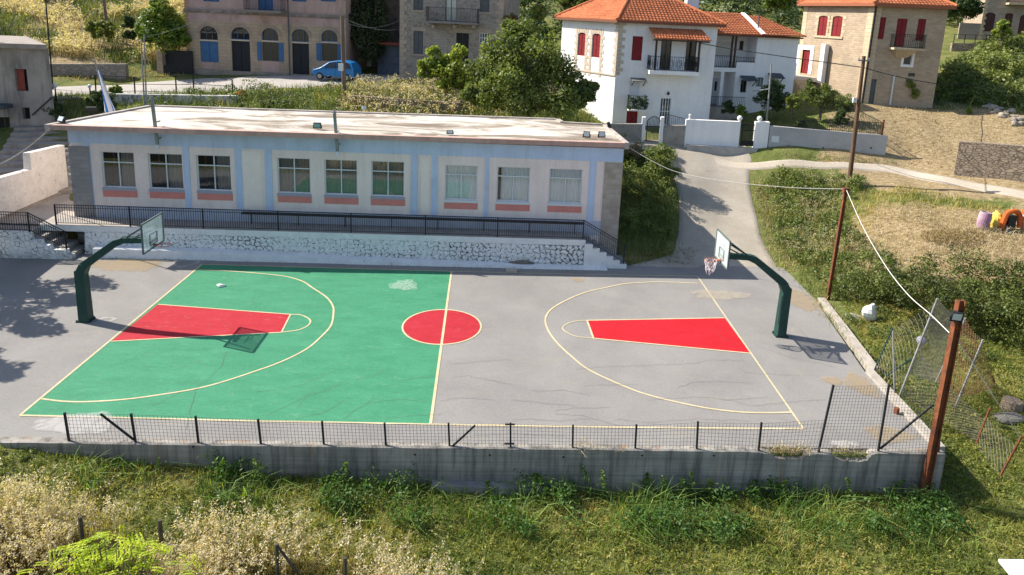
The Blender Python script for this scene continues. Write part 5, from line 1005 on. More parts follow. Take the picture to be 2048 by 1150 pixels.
# ------------------------------------------------------------------ basketball hoops
hoop_green = M('dark_green_paint', (.012, .045, .038), (.02, .06, .05), 3, c3=(.10, .06, .04), n3=3, l3=.66, h3=.75, rough=.5); board_m = bpy.data.materials.new('scratched_clear_board'); board_m.use_nodes = True
t = board_m.node_tree; b = t.nodes['Principled BSDF']; b.inputs['Base Color'].default_value = (.72, .80, .80, 1); b.inputs['Roughness'].default_value = .35
al = ramp(t, noise(t, vmul(t, obv(t), (1, 6, .7)), 1.2, 5, .7), [(.3, (.28,)*3), (.7, (.5,)*3)]); t.links.new(al, b.inputs['Alpha'])
edge_m = M('board_edge_grey', (.10, .13, .13), bmp=0); rim_m = M('orange_rim', (.42, .12, .06), (.25, .1, .07), 6, bmp=0); net_m = M('white_net', (.7, .62, .62), bmp=0)
def hoop(label, s, netted):
    """hoop standing at x=s*13.25, leaning in towards the court centre"""
    X = lambda d, y, z: np.array([s*(13.22-d), y, z])    # d: distance in from the post
    o = empty('basketball_hoop', X(0, 0, 0), label, 'basketball hoop', 'basketball hoops at the two ends of the court')
    mb = MB(); mb.beam(X(.02, 0, -.05), X(0, 0, 2.02), .40, .36, up=(1, 0, 0), w2=.36); mb.build('post', hoop_green, o, bevel=.02)
    mb = MB(); P = [X(.02, 0, 1.9), X(.16, 0, 2.2), X(1.35, 0, 3.1), X(1.62, 0, 3.2), X(2.55, 0, 3.22)]
    for a, bb, w_, v_ in zip(P[:-1], P[1:], (.36, .32, .28, .24), (.33, .27, .25, .2)): mb.beam(a, bb, w_, w_*.9, w2=v_)
    mb.build('arm', hoop_green, o, bevel=.015)
    mb = MB(); mb.box(X(0, 0, .02), (.5, .42, .04)); 
    for dx in (-.22, .22):
        for dy in (-.18, .18): mb.tube([X(dx, dy, .03), X(dx, dy, .09)], .025, 6)
    mb.build('base_plate', hoop_green, o)
    BD = 2.66; mb = MB(); mb.hexa([X(BD, -.76, 2.96), X(BD+.02, -.76, 2.96), X(BD+.02, .76, 2.96), X(BD, .76, 2.96)], [X(BD, -.76, 4.04), X(BD+.02, -.76, 4.04), X(BD+.02, .76, 4.04), X(BD, .76, 4.04)]); bo = mb.build('backboard', board_m, o)
    mb = MB(); e = BD+.01
    for a, bb in (((-.76, 2.96), (.76, 2.96)), ((.76, 2.96), (.76, 4.04)), ((.76, 4.04), (-.76, 4.04)), ((-.76, 4.04), (-.76, 2.96))): mb.beam(X(e, *a), X(e, *bb), .05, .05)
    for a, bb in (((-.26, 3.1), (.26, 3.1)), ((.26, 3.1), (.26, 3.5)), ((.26, 3.5), (-.26, 3.5)), ((-.26, 3.5), (-.26, 3.1))): mb.beam(X(e+.012, *a), X(e+.012, *bb), .035, .012)
    mb.build('board_frame', edge_m, bo)
    mb = MB()
    for y in (-.55, .55): mb.beam(X(1.65, 0, 3.25), X(BD-.02, y, 3.9), .045); mb.beam(X(1.75, 0, 3.2), X(BD-.02, y*.9, 3.55), .04)
    mb.beam(X(BD-.03, -.3, 3.2), X(BD-.03, .3, 3.2), .08); mb.build('strut', hoop_green, o)
    c = X(BD+.40, 0, 3.05); mb = MB(); ang = np.linspace(0, 2*math.pi, 33); mb.tube([c+[.23*math.cos(q), .23*math.sin(q), 0] for q in ang], .014, 6, cap=False); mb.beam(X(BD+.02, 0, 3.05), X(BD+.18, 0, 3.05), .14, .03); ro_ = mb.build('rim', rim_m, o)
    if netted:
        mb = MB(); n = 12
        rr = lambda k: .23-.09*k/5+.012*math.sin(k*2.1); f = lambda j, k: c+np.array([rr(k)*math.cos(2*math.pi*(j+.5*k)/n)+.02*math.sin(j*3.1+k), rr(k)*math.sin(2*math.pi*(j+.5*k)/n), -.095*k-(.1 if k == 5 and j % 3 == 0 else 0)])
        for j in range(n):
            for k in range(5):
                if k == 4 and j % 4 == 1: continue
                mb.tube([f(j, k), f(j, k+1)], .011, 4); mb.tube([f(j+1, k), f(j, k+1)], .011, 4)
        mb.build('net', net_m, ro_)
    return o
hoop('dark green basketball hoop at the painted left end, its rim bare of a net', -1, False)
hoop('dark green basketball hoop at the grey right end with a torn white net', 1, True)
# ------------------------------------------------------------------ wire fence on the front wall
fence = empty('wire_fence', (2, -7.32, 0), 'low dark wire mesh fence on posts along the top of the near retaining wall', 'fence')
FP = PL((-40, -7.31), (16, -7.31)); posts = []
for xt, yt, xb, yb in ((129, 825, 138, 879), (262, 827, 271, 881), (391, 832, 397, 885), (516, 838, 522, 889), (644, 842, 648, 893), (769, 846, 772, 896), (897, 846, 899, 897), (1021, 846, 1021, 899), (1146, 850, 1145, 900), (1273, 849, 1270, 901), (1396, 843, 1393, 901), (1523, 845, 1517, 902), (1667, 770, 1637, 899), (1778, 769, 1757, 898), (1889, 775, 1877, 900)):
    a = FP.W(*FP.uz(xb, yb)); bb = FP.W(*FP.uz(xt, yt)); a[2] = -.12 if 1500 < xb < 1780 else -.02; posts.append((a, bb)); mb = MB(); mb.beam(a, bb, .05); mb.build('post', iron, fence)
for (x0, y0), (x1, y1) in (((202, 827), (269, 879)), ((950, 850), (900, 896)), ((1866, 808), (1759, 897))):
    mb = MB(); mb.beam(FP.W(*FP.uz(x0, y0), .02), FP.W(*FP.uz(x1, y1), .02), .045); mb.build('brace', iron, fence)
mb = MB(); p_ = posts[7][1]
for dz in (.0, -.06): pass
for z in (.12, .72): mb.beam(p_*[1, 1, 0]+[-.15, -.02, z], p_*[1, 1, 0]+[.12, -.02, z], .05, .03)
mb.build('clamp', iron, fence)
wire_m = M('dark_wire', (.07, .075, .085), bmp=0)
def mesh_panel(name, parent, a0, a1, b0, b1, step, r, mt, diag=False, sag=0.):
    """wire net spanning a0-a1 (foot and top) to b0-b1"""
    a0, a1, b0, b1 = map(V3, (a0, a1, b0, b1)); mb = MB(); S = lambda s, t_: (a0*(1-s)+b0*s)*(1-t_)+(a1*(1-s)+b1*s)*t_-np.array([0, 0, sag*4*s*(1-s)*t_])
    L = np.linalg.norm(b0-a0); H = np.linalg.norm(a1-a0); n, m_ = max(2, int(L/step)), max(2, int(H/step)); T = lambda pts: mb.tube(pts, r, 3, cap=False)
    if not diag:
        for k in range(1, n): T([S(k/n, t_) for t_ in (0, .5, 1)])
        for k in range(m_+1): T([S(s, min(k/m_, .995)) for s in (0, .25, .5, .75, 1)])
    else:
        q = n+m_
        for k in range(-m_, n+1):
            P = [S((k+j)/n, j/m_) for j in range(m_+1) if 0 <= k+j <= n]
            if len(P) > 1: T(P)
            P = [S((k+j)/n, 1-j/m_) for j in range(m_+1) if 0 <= k+j <= n]
            if len(P) > 1: T(P)
    return mb.build(name, mt, parent)
for k in range(len(posts)-1):
    (a0, a1), (b0, b1) = posts[k], posts[k+1]
    if k == 11: b1 = b0+(b1-b0)*.52
    if k in (11, 12, 13): a0, b0 = a0+[0, 0, .0], b0+[0, 0, .0]
    mesh_panel('mesh_panel', fence, a0+[0, -.02, .03], a1+[0, -.02, -.02], b0+[0, -.02, .03], b1+[0, -.02, -.02], .095, .0048, wire_m)
# ------------------------------------------------------------------ ruined chain-link fence to the right
galv = M('galvanised_steel', (.30, .31, .31), (.2, .19, .18), 3, rough=.5, bmp=0); rusty = M('rusty_steel', (.20, .065, .025), (.10, .04, .025), 4, c3=(.30, .10, .03), n3=3, rough=.85)
cl = empty('chain_link_fence', G(1805, 812), 'ruined sagging chain-link fence on leaning galvanised posts right of the court', 'fence')
def cpole(px1, py1, px0, py0, r=.03, mt=galv, parent=cl, name='post', foot=None):
    f = G(px0, py0) if foot is None else V3(foot); tpt = VP(f, px1, py1); mb = MB(); mb.tube([f-[0, 0, .15], tpt], r, 8); mb.build(name, mt, parent); return f, tpt
K = [V3((15.42, -3.9, .05)), V3((15.4, -5.3, -.1))]
pA = cpole(1786, 655, 1762, 757, .03, hoop_green, foot=(15.45, -2.75, .0)); pB = cpole(1786, 662, 1804, 812, .028, galv, foot=(15.38, -4.3, 0)); pC = cpole(1875, 597, 1806, 812, .033, galv, foot=(15.45, -4.35, 0))
mb = MB(); mb.tube([VP(pA[0], 1764, 758), VP(pC[0], 1822, 718)], .028, 8); mb.build('brace', hoop_green, cl)
pD = cpole(1931, 636, 1868, 768); pE = cpole(1966, 679, 1907, 818); pF = cpole(1980, 817, 1950, 890, .03, rusty); pG = cpole(2044, 872, 1996, 955, .03, rusty)
chain = M('chain_wire', (.22, .2, .18), bmp=0); rchain = M('rusty_chain_wire', (.24, .12, .07), bmp=0)
mid = lambda p, t_: p[0]+(p[1]-p[0])*t_
mesh_panel('mesh_panel', cl, mid(pA, .1), pA[1], mid(pC, .1), pC[1], .15, .0045, chain, True, .1); mesh_panel('mesh_panel', cl, mid(pC, .25), pC[1], mid(pD, .0)+[0, 0, .1], pD[1], .14, .0045, chain, True, .15); mesh_panel('mesh_panel', cl, mid(pD, .05), pD[1], mid(pE, .05), pE[1], .13, .005, rchain, True, .1)
eg = G(1988, 775); mesh_panel('mesh_panel', cl, mid(pE, .15), pE[1], eg, eg+[0, 0, .25], .12, .005, rchain, True, .05)
mesh_panel('mesh_panel', cl, mid(pC, .02), mid(pC, .5), mid(pF, .1), mid(pF, .7), .16, .0045, chain, True, .1)
mesh_panel('mesh_panel', cl, pF[0], mid(pF, .8), pG[0], mid(pG, .8), .16, .0045, chain, True, .12)
# ------------------------------------------------------------------ rusty steel poles, floodlights
housing = M('black_housing', (.02, .022, .024), rough=.45, bmp=0); lens = M('pale_lens', (.5, .56, .58), rough=.15, bmp=0, spec=.6)
def flood(p, face, tilt, w, h, label, parent_pole=False, hm=housing, lm=lens):
    """LED floodlight: ribbed housing, glass, U bracket; face = horizontal direction it looks in"""
    o = empty('floodlight', p, label, 'floodlight'); p = V3(p); f = np.array([math.cos(face), math.sin(face), 0]); d = f*math.cos(tilt)+np.array([0, 0, math.sin(tilt)]); s = np.array([-f[1], f[0], 0]); u = np.cross(d, -s) if np.cross(d, -s)[2] > 0 else np.cross(d, s)
    c = p+np.array([0, 0, h*.62]); mb = MB()
    q = lambda a, b_, e: c+s*a*w/2+u*b_*h/2+d*e
    mb.hexa([q(-1, -1, -.05), q(1, -1, -.05), q(1, 1, -.05), q(-1, 1, -.05)], [q(-1, -1, .05), q(1, -1, .05), q(1, 1, .05), q(-1, 1, .05)])
    for k in range(5): a = -.8+.4*k; mb.hexa([q(a-.06, -.8, -.1), q(a+.06, -.8, -.1), q(a+.06, .8, -.1), q(a-.06, .8, -.1)], [q(a-.06, -.8, -.05), q(a+.06, -.8, -.05), q(a+.06, .8, -.05), q(a-.06, .8, -.05)])
    mb.build('housing', hm, o); mb = MB(); mb.hexa([q(-.84, -.8, .048), q(.84, -.8, .048), q(.84, .8, .048), q(-.84, .8, .048)], [q(-.84, -.8, .058), q(.84, -.8, .058), q(.84, .8, .058), q(-.84, .8, .058)]); mb.build('lens', lm, o)
    mb = MB(); mb.beam(q(-1.1, 0, 0), q(-1.1, 0, 0)*[1, 1, 0]+[0, 0, p[2]], .03); mb.beam(q(1.1, 0, 0), q(1.1, 0, 0)*[1, 1, 0]+[0, 0, p[2]], .03); mb.beam(q(-1.1, 0, 0)*[1, 1, 0]+[0, 0, p[2]+.01], q(1.1, 0, 0)*[1, 1, 0]+[0, 0, p[2]+.01], .03); mb.build('bracket', hm, o); return o
dn = -math.pi/2
zr_ = lambda px, py: Z(px, py, ZR+.0)
flood(zr_(124, 245), dn-.5, .5, .42, .26, 'black floodlight facing up-left on the left front corner of the roof'); flood(zr_(184, 226), dn+.3, -.5, .45, .3, 'black floodlight seen from behind on the left edge of the roof', lm=housing)
flood(zr_(635, 257), dn, -.2, .36, .26, 'dark green floodlight on the roof edge left of the middle roof pole', lm=M('teal_lens', (.1, .25, .25), rough=.2, bmp=0)); flood(zr_(728, 219), dn+.4, .2, .22, .2, 'small white floodlight on the back edge of the roof', hm=white_f)
flood(zr_(900, 268), dn, .1, .3, .18, 'small flat floodlight on the front roof edge right of the middle'); flood(zr_(1173, 275), dn-.2, .1, .33, .28, 'left one of the two floodlights side by side near the right roof corner'); flood(zr_(1203, 275), dn+.1, .1, .33, .28, 'right one of the two floodlights side by side near the right roof corner'); flood(zr_(1218, 256), 0, .3, .3, .3, 'black floodlight seen from behind at the back right roof corner', lm=housing)
def steel_pole(label, foot, top_px, w_, mt, name='steel_pole', parts=True):
    o = empty(name, foot, label, 'pole'); f = V3(foot); tpt = VP(f, *top_px); d = tpt-f; d /= np.linalg.norm(d); mb = MB(); u = (0, 1, 0)
    mb.beam(f-d*.3, tpt, w_, w_*.25, up=u); 
    for q in (-1, 1): mb.beam(f-d*.3+np.array([q*w_*.5, 0, 0]), tpt+np.array([q*w_*.5, 0, 0]), w_*.14, w_*1.02, up=u)
    mb.build('shaft', mt, o); return o, f, tpt
fp = onY(1850, 978, -7.62); fp[2] = -1.5
rp, f0, t0 = steel_pole('tall rust-red steel pole with a floodlight standing in front of the wall corner', fp, (1922, 601), .17, rusty)
mb = MB(); mb.beam(f0+(t0-f0)*.97-[0, .03, 0], f0+(t0-f0)*.97+[-.02, .0, .28], .14); 
pt = VP(f0, 1909, 628); fl_ = flood(pt+np.array([-.02, -.12, -.16]), dn-.25, -.25, .26, .26, 'floodlight in a black frame near the top of the rust-red steel pole')
r2, f2, t2 = steel_pole('tall thin rusty steel pole at the right edge of the court holding the white cable', (16.95, 3.75, -.1), (1692, 378), .12, rusty)
mb = MB(); mb.box(t2+[0, 0, -.05], (.24, .2, .2)); mb.build('cap_bracket', rusty, r2)
brownp = M('brown_weathered_pole', (.11, .065, .04), (.17, .10, .06), 3, st=(1, 1, .2))
wood_p = M('weathered_wood_pole', (.13, .09, .065), (.2, .15, .11), 2, st=(1, 1, .15))
def pole(label, foot, top_px, r, mt, name='utility_pole', cross=True, extra=None):
    o = empty(name, foot, label, 'pole'); f = V3(foot); tpt = VP(f, *top_px); mb = MB(); mb.tube([f-[0, 0, .3], f+(tpt-f)*.5, tpt], [r, r*.88, r*.75], 10); mb.build('shaft', mt, o)
    if cross:
        mb = MB(); mb.beam(tpt+[-.35, -.05, -.25], tpt+[.35, -.05, -.25], .08); 
        for dx in (-.3, 0, .3): mb.tube([tpt+[dx, -.05, -.22], tpt+[dx, -.05, -.08]], [.035, .025], 6)
        mb.build('insulator_bar', galv, o)
    return o, f, tpt
f_ = G(1698, 369); pa = pole('tall brown utility pole leaning right beyond the court, carrying the black cable', f_, (1728, 112), .14, brownp)
mb = MB(); q_ = VP(pa[1], 1714, 200); mb.box(q_+[-.2, -.1, 0], (.2, .12, .3)); mb.build('meter_box', white_f, pa[0])
pb = pole('short wooden utility pole with a white box in the weeds before the blue car', G(689, 200), (684, 31), .16, wood_p, cross=False); mb = MB(); q_ = VP(pb[1], 683, 134); mb.box(q_+[0, -.2, 0], (.34, .12, .5)); mb.build('meter_box', white_f, pb[0])
pc = pole('dark wooden utility pole in front of the grey stone house', G(821, 146), (822, -60), .16, wood_p); mb = MB(); q_ = VP(pc[1], 818, 107); mb.box(q_+[-.1, -.2, 0], (.2, .12, .6)); mb.build('meter_box', white_f, pc[0])
pd = pole('wooden utility pole in the dry grass on the hill at top left', G(218, 82), (200, -60), .15, wood_p); pe = pole('thin dark pole rising beside the old grey building', D(107, 190, 53), (88, -40), .06, iron, 'thin_pole', False)
for x0, y0, x1, y1, l in ((293, 214, 288, 70, 'right and taller of the two thin galvanised posts behind the school roof'), (289, 214, 282, 77, 'left and shorter of the two thin galvanised posts behind the school roof')): pole(l, D(x0, y0, 45.5), (x1, y1), .05, galv, 'galvanised_post', False)
lp = pole('slim grey lamp post with a short side arm before the white wing', D(1533, 246, 46), (1543, 128), .06, galv, 'lamp_post', False); mb = MB(); q0 = VP(lp[1], 1538, 178); q1 = VP(lp[1], 1508, 182); mb.tube([q0, q1], .035); mb.beam(q1, q1+(q1-q0)*.12, .14, .07); mb.build('lamp_arm', galv, lp[0])
gp = M('grey_green_paint', (.24, .28, .26), (.18, .2, .19), 3)
for x, y, x1, y1, l in ((315, 289, 304, 200, 'grey-green conduit pole fixed to the left part of the school front'), (675, 303, 669, 227, 'grey-green conduit pole fixed to the middle of the school front')):
    u, z = FA.uz(x, y, .38); f = FA.W(u, z, .38); o = empty('roof_pole', f, l, 'pole'); tpt = VP(f, x1, y1); mb = MB(); mb.beam(f, tpt, .13, .1, up=(0, 1, 0)); mb.build('shaft', gp, o); mb = MB(); mb.beam(f-[0, 0, .2], f, .13, .12, up=(0, 1, 0)); mb.build('white_base', white_f, o); mb = MB(); mb.tube([tpt, tpt+[0, 0, .18]], .05); mb.beam(tpt+[-.1, -.02, .05], tpt+[.1, -.02, .05], .05); mb.build('insulator', galv, o)
    mb = MB(); mb.beam(FA.W(u, 5.4, 0), FA.W(u, 5.4, .35), .06); mb.beam(f+(tpt-f)*.5, f+(tpt-f)*.5+[0, .5, 0], .06); mb.build('wall_bracket', gp, o)
# ------------------------------------------------------------------ cables
def cable(label, pts, r, mt, k=10):
    mb = MB(); mb.tube(smooth(pts, k), r, 5); return tag(mb.build('cable', mt), label, 'cable')
whc = M('white_cable', (.62, .6, .56), bmp=0); blc = M('black_cable', (.015, .015, .018), bmp=0)
def sagc(A, B, s, n=8): A, B = V3(A), V3(B); return [A+(B-A)*k/n-np.array([0, 0, s*4*(k/n)*(1-k/n)]) for k in range(n+1)]
def lerpd(A, B, px):   # points on the vertical plane through A-B seen at given pixels
    p = PL(A, B); return [p.W(*p.uz(*q)) for q in px]
cA = zr_(1238, 282); cable('white cable sagging from the school roof corner over the ramp to the thin rusty pole', [cA]+lerpd(cA, t2, [(1290, 314), (1345, 341), (1410, 356), (1480, 366), (1530, 371), (1600, 376)])+[t2], .013, whc)
cC = pE[0]+np.array([2.0, -3.2, .1]); pts = lerpd(t2, pt, [(1725, 452), (1770, 530), (1815, 588), (1860, 628), (1895, 662)]); cable('thick white cable hanging from the thin rusty pole down to the rust-red steel pole', [t2]+pts+[VP(f0, 1906, 672)], .014, whc)
c1 = VP(f0, 1918, 682); c2 = G(2046, 886); cable('white cable running from the rust-red steel pole down right into the grass', [c1]+lerpd(c1, c2, [(1930, 705), (1948, 730), (1985, 790), (2015, 835)])+[c2], .014, whc)
w0 = D(1040, -4, 60); cable('long black overhead cable passing before the white house to the brown utility pole', [w0]+lerpd(w0, pa[2], [(1150, 21), (1290, 60), (1420, 90), (1560, 112), (1640, 123)])+[VP(pa[1], 1727, 135)], .028, blc); w1 = D(1960, 172, 52); cable('black overhead cable running right from the brown utility pole towards the ochre house', sagc(VP(pa[1], 1727, 135), w1, .3), .024, blc)
cable('thin pale cable strung between the two wooden poles on the street', sagc(pb[2]-[0, 0, .1], VP(pc[1], 812, 55), .5), .02, galv); cable('second thin cable strung lower between the two wooden poles on the street', sagc(pb[2]-[0, 0, .4], VP(pc[1], 815, 30), .7), .014, galv)
cable('pale cable from the galvanised post to the pink house', sagc(VP(G(293, 205), 288, 74), PH.W(3, 11.2, .3), .3), .014, galv); e0 = Z(102, 256, 5.9); cable('light grey cable running from the left roof corner down past the dark stairs', sagc(e0, D(-60, 345, 37), .4), .03, galv)
# ------------------------------------------------------------------ flag
fo_ = empty('flag', D(217, 226, 39.5), 'furled blue and white striped flag hanging from a slanting pole behind the left roof edge', 'flag'); f = D(217, 228, 39.5); tpt = VP(f, 189, 119); mb = MB(); mb.tube([f, tpt], .035, 8); mb.build('flagpole', galv, fo_)
fm, t, b = newmat('blue_white_cloth', .8, .1); a_ = N(t, 'ShaderNodeAttribute', attribute_name='rnd'); wv = N(t, 'ShaderNodeMath', operation='PINGPONG'); t.links.new(a_.outputs['Fac'], wv.inputs[0]); wv.inputs[1].default_value = 1.0
gt = N(t, 'ShaderNodeMath', operation='GREATER_THAN'); t.links.new(wv.outputs[0], gt.inputs[0]); gt.inputs[1].default_value = .5; t.links.new(mixc(t, gt.outputs[0], (.06, .20, .55), (.85, .86, .88)), b.inputs['Base Color'])
nu, nv = 40, 24; Vv, St = [], []; tp = VP(f, 195, 140); bt = VP(f, 219, 221)
for i in range(nv):
    s = i/(nv-1); c = tp+(bt-tp)*s; wd = .14+.66*s**1.2
    for j in range(nu):
        q = j/(nu-1); Vv.append(c+np.array([(q-.35)*wd, .12*math.sin(q*9+s*3)*min(1, s*2+.2), -.25*abs(math.sin(q*5))*s])); St.append(q*5.0+.8*s)
i = (np.arange(nv-1)[:, None]*nu+np.arange(nu-1)[None]).ravel(); npmesh('cloth', np.array(Vv), np.stack([i, i+1, i+1+nu, i+nu], -1), fm, fo_, rnd=np.array(St), smooth=True)
# ------------------------------------------------------------------ street railing
sr = empty('street_railing', D(270, 188, 50), 'thin dark iron railing on posts along the near side of the street above the school', 'railing'); prev = None
for x0, y0, y1 in ((192, 190, 150), (270, 187, 153), (353, 190, 152), (388, 193, 148), (466, 190, 158)):
    f = D(x0, y0, 49.5); tq = VP(f, x0-2, y1); mb = MB(); mb.beam(f-[0, 0, .3], tq, .07); mb.build('post', iron, sr)
    if prev is not None:
        mb = MB()
        for q in (.15, .55, .97): mb.beam(prev[0]+(prev[1]-prev[0])*q, f+(tq-f)*q, .035)
        mb.build('rail', iron, sr)
    prev = (f, tq)
pf = empty('slope_fence', D(40, 90, 60), 'thin iron picket fence on the dry slope at the left edge', 'fence'); a_, b_ = G(-40, 92), G(93, 88); rail_line(pf, a_, b_, 1.35, 'picket_panel')
gf = empty('garden_fence', D(1650, 255, 45), 'thin rusty iron picket fence along the garden above the pale concrete wall', 'fence'); a_ = GW.W(GW.uz(1592, 255)[0], GW.uz(1592, 257)[1], -.2); b_ = GW.W(GW.uz(1708, 264)[0], GW.uz(1708, 266)[1], -.2); rail_line(gf, a_, b_, .55, 'picket_panel'); c_ = GW.W(GW.uz(1766, 268)[0], GW.uz(1766, 270)[1], -.2); rail_line(gf, b_, c_, .75, 'picket_panel'); d_ = c_+np.array([-1.5, 5.0, 1.2]); rail_line(gf, c_, d_, .75, 'picket_panel')
mb = MB(); mb.beam(c_-[0, 0, .4], c_+[0, 0, .95], .1); mb.build('post', rusty, gf)
rf = empty('road_railing', D(1950, 88, 61.5), 'thin iron railing along the upper road at top right', 'railing'); a_ = UR.W(.1, UR.uz(1907, 87)[1], -.2); b_ = UR.W(UR.L-.1, UR.uz(2140, 92)[1], -.2); mb = MB()
for q in np.linspace(0, 1, 12): c = a_+(b_-a_)*q; mb.beam(c, c+[0, 0, .8], .05)
mb.beam(a_+[0, 0, .8], b_+[0, 0, .8], .04); mb.beam(a_+[0, 0, .4], b_+[0, 0, .4], .03); mb.build('rail', iron, rf)
# ------------------------------------------------------------------ blue car
car_p = M('blue_car_paint', (.02, .17, .42), fine=.02, rough=.28, spec=.5, bmp=0); car_g = M('car_window', (.012, .016, .02), rough=.08, spec=.6, bmp=0, fine=0); tyre = M('tyre_rubber', (.02, .02, .02), bmp=0); chrome = M('wheel_silver', (.4, .4, .42), rough=.3, metal=.7, bmp=0)
cp0 = D(675, 151, 54.6); cp0[2] = hz(cp0[0], cp0[1]); car = empty('parked_car', cp0, 'small bright blue hatchback parked before the pink house', 'car')
th = math.atan2(RT[1], RT[0])+math.radians(-10); cx, cyv = np.array([math.cos(th), math.sin(th), 0]), np.array([-math.sin(th), math.cos(th), 0]); zc_ = max(hz(*(cp0[:2]+cx[:2]*1.2)), hz(*(cp0[:2]-cx[:2]*1.2)))+.1
CP = lambda x, y, z: np.array([cp0[0], cp0[1], zc_])+cx*x+cyv*y+np.array([0, 0, z])
prof = [(-1.75, .35), (-1.80, .55), (-1.72, .78), (-1.05, .98), (-.45, 1.42), (.2, 1.56), (1.0, 1.56), (1.45, 1.44), (1.68, .95), (1.72, .5), (1.66, .3)]
secs = [(-.80, .90, -.04), (-.83, 1.0, 0), (.83, 1.0, 0), (.80, .90, -.04)]
bm = bmesh_ = None
mb = MB(); n = len(prof); rows = []
def wz(z): return .80 if z < 1.0 else .80-.22*(z-1.0)/.5
for y_s in (-1, 1): rows.append([CP(x, y_s*wz(z), z) for x, z in prof])
mb.raw(rows[0]+rows[1], [tuple(range(n-1, -1, -1)), tuple(range(n, 2*n))]+[(i, (i+1) % n, n+(i+1) % n, n+i) for i in range(n)]); cb = mb.build('body', car_p, car, bevel=.06)
sd = lambda x, z, o=.008: CP(x, -wz(z)-o, z)
for pts in ([(-.78, 1.0), (-.40, 1.36), (.18, 1.47), (.18, 1.0)], [(.26, 1.0), (.26, 1.47), (.95, 1.47), (1.3, 1.38), (1.42, 1.0)]):
    mb = MB(); mb.quad(*[sd(x, z) for x, z in pts]); mb.build('side_window', car_g, car)
mb = MB(); mb.quad(CP(-1.01, -.66, 1.03), CP(-1.01, .66, 1.03), CP(-.49, .58, 1.41), CP(-.49, -.58, 1.41)); o = mb.build('windscreen', car_g, car); o.location = (-cx[0]*.02, -cx[1]*.02, .02)
for y in (-.58, .58): mb = MB(); mb.ball(CP(-1.70, y, .72), .14, 10, 8, 0, (.5, .9, .8)); mb.build('headlight', lens, car)
for x in (-1.12, 1.12):
    for y in (-.80, .62):
        mb = MB(); mb.tube([CP(x, y-.02, .29), CP(x, y+.18, .29)], .29, 20); wo = mb.build('wheel', tyre, car); mb = MB(); mb.tube([CP(x, y-.035, .29), CP(x, y-.015, .29)], .18, 14); mb.build('rim', chrome, wo)
mb = MB(); mb.box(CP(-.72, -.92, 1.02), (.16, .14, .13), th); mb.build('wing_mirror', car_p, car); mb = MB(); mb.quad(*[sd(x, z, .01) for x, z in ((.2, .45), (.215, .45), (.215, 1.0), (.2, 1.0))]); mb.build('door_seam', iron, car)
mb = MB(); mb.hexa([CP(-1.82, -.78, .3), CP(-1.7, -.8, .3), CP(-1.7, .8, .3), CP(-1.82, .78, .3)], [CP(-1.82, -.78, .5), CP(-1.7, -.8, .5), CP(-1.7, .8, .5), CP(-1.82, .78, .5)]); mb.build('bumper', M('grey_bumper', (.03, .06, .1), bmp=0), car)
# ------------------------------------------------------------------ machinery and junk in the field
def lathe(mb, c, prof, n=20, ax=None, mi=0):
    c = V3(c); ax = np.array(ax if ax is not None else (0, 0, 1.)); ax = ax/np.linalg.norm(ax); x = np.cross(ax, [1, 0, 0] if abs(ax[0]) < .8 else [0, 1, 0]); x /= np.linalg.norm(x); y = np.cross(ax, x); base = len(mb.v)
    for r, h in prof:
        for k in range(n): a = 2*math.pi*k/n; mb.v.append(tuple(c+ax*h+(x*math.cos(a)+y*math.sin(a))*r))
    for j in range(len(prof)-1):
        for k in range(n): a = base+j*n+k; b_ = base+j*n+(k+1) % n; mb.f.append((a, b_, b_+n, a+n)); mb.mi.append(mi)
g_ = G(1963, 457); mb = MB(); lathe(mb, g_, [(0, .02), (.25, .02), (.29, .3), (.30, .55), (.27, .86), (.24, .86), (.24, .5), (0, .5)], 20, (.12, 0, 1)); tag(mb.build('plastic_barrel', M('faded_purple', (.30, .17, .25), (.42, .33, .36), 2), smooth=False), 'open faded purple plastic barrel in the grass beside the yellow drum', 'barrel')
g_ = G(1990, 455); mb = MB(); lathe(mb, g_, [(0, 0), (.24, 0), (.3, .2), (.3, .5), (.2, .72), (.1, .8), (.1, .86), (0, .86)], 14, (.05, .1, 1)); tag(mb.build('yellow_drum', M('yellow_plastic', (.75, .58, .13), (.6, .45, .08), 2)), 'yellow plastic drum between the purple barrel and the orange cement mixer', 'drum')
g_ = G(2030, 462); cm = empty('cement_mixer', g_, 'orange machine with a dark opening and grey drum, cut by the right edge', 'cement mixer'); om = M('orange_paint', (.58, .13, .03), (.42, .09, .025), 3); g_ = V3(g_)
mb = MB(); mb.tube(smooth([g_+[-.75, 0, .1], g_+[-.62, 0, .8], g_+[-.45, 0, .98], g_+[-.1, 0, 1.0], g_+[.1, 0, .75], g_+[.2, 0, .2]], 5), .13, 8); mb.build('frame', om, cm); mb = MB(); lathe(mb, g_+[.75, .1, .45], [(.1, -.5), (.45, -.35), (.55, 0), (.5, .35), (.32, .62)], 20, (.25, -.2, 1)); mb.build('drum', M('cement_grey', (.36, .33, .34), (.25, .23, .25), 3), cm)
mb = MB(); lathe(mb, g_+[.75, .1, .45], [(.52, .28), (.56, .42), (.5, .56)], 20, (.25, -.2, 1)); mb.build('ring', om, cm); mb = MB(); mb.box(g_+[-.3, .1, .5], (.4, .4, .6)); mb.build('motor_box', housing, cm)
for dx in (-.55, .35): mb = MB(); mb.beam(g_+[dx, -.2, -.1], g_+[dx+.1, 0, .35], .07); mb.build('leg', white_f, cm)
rng2 = np.random.default_rng(3)
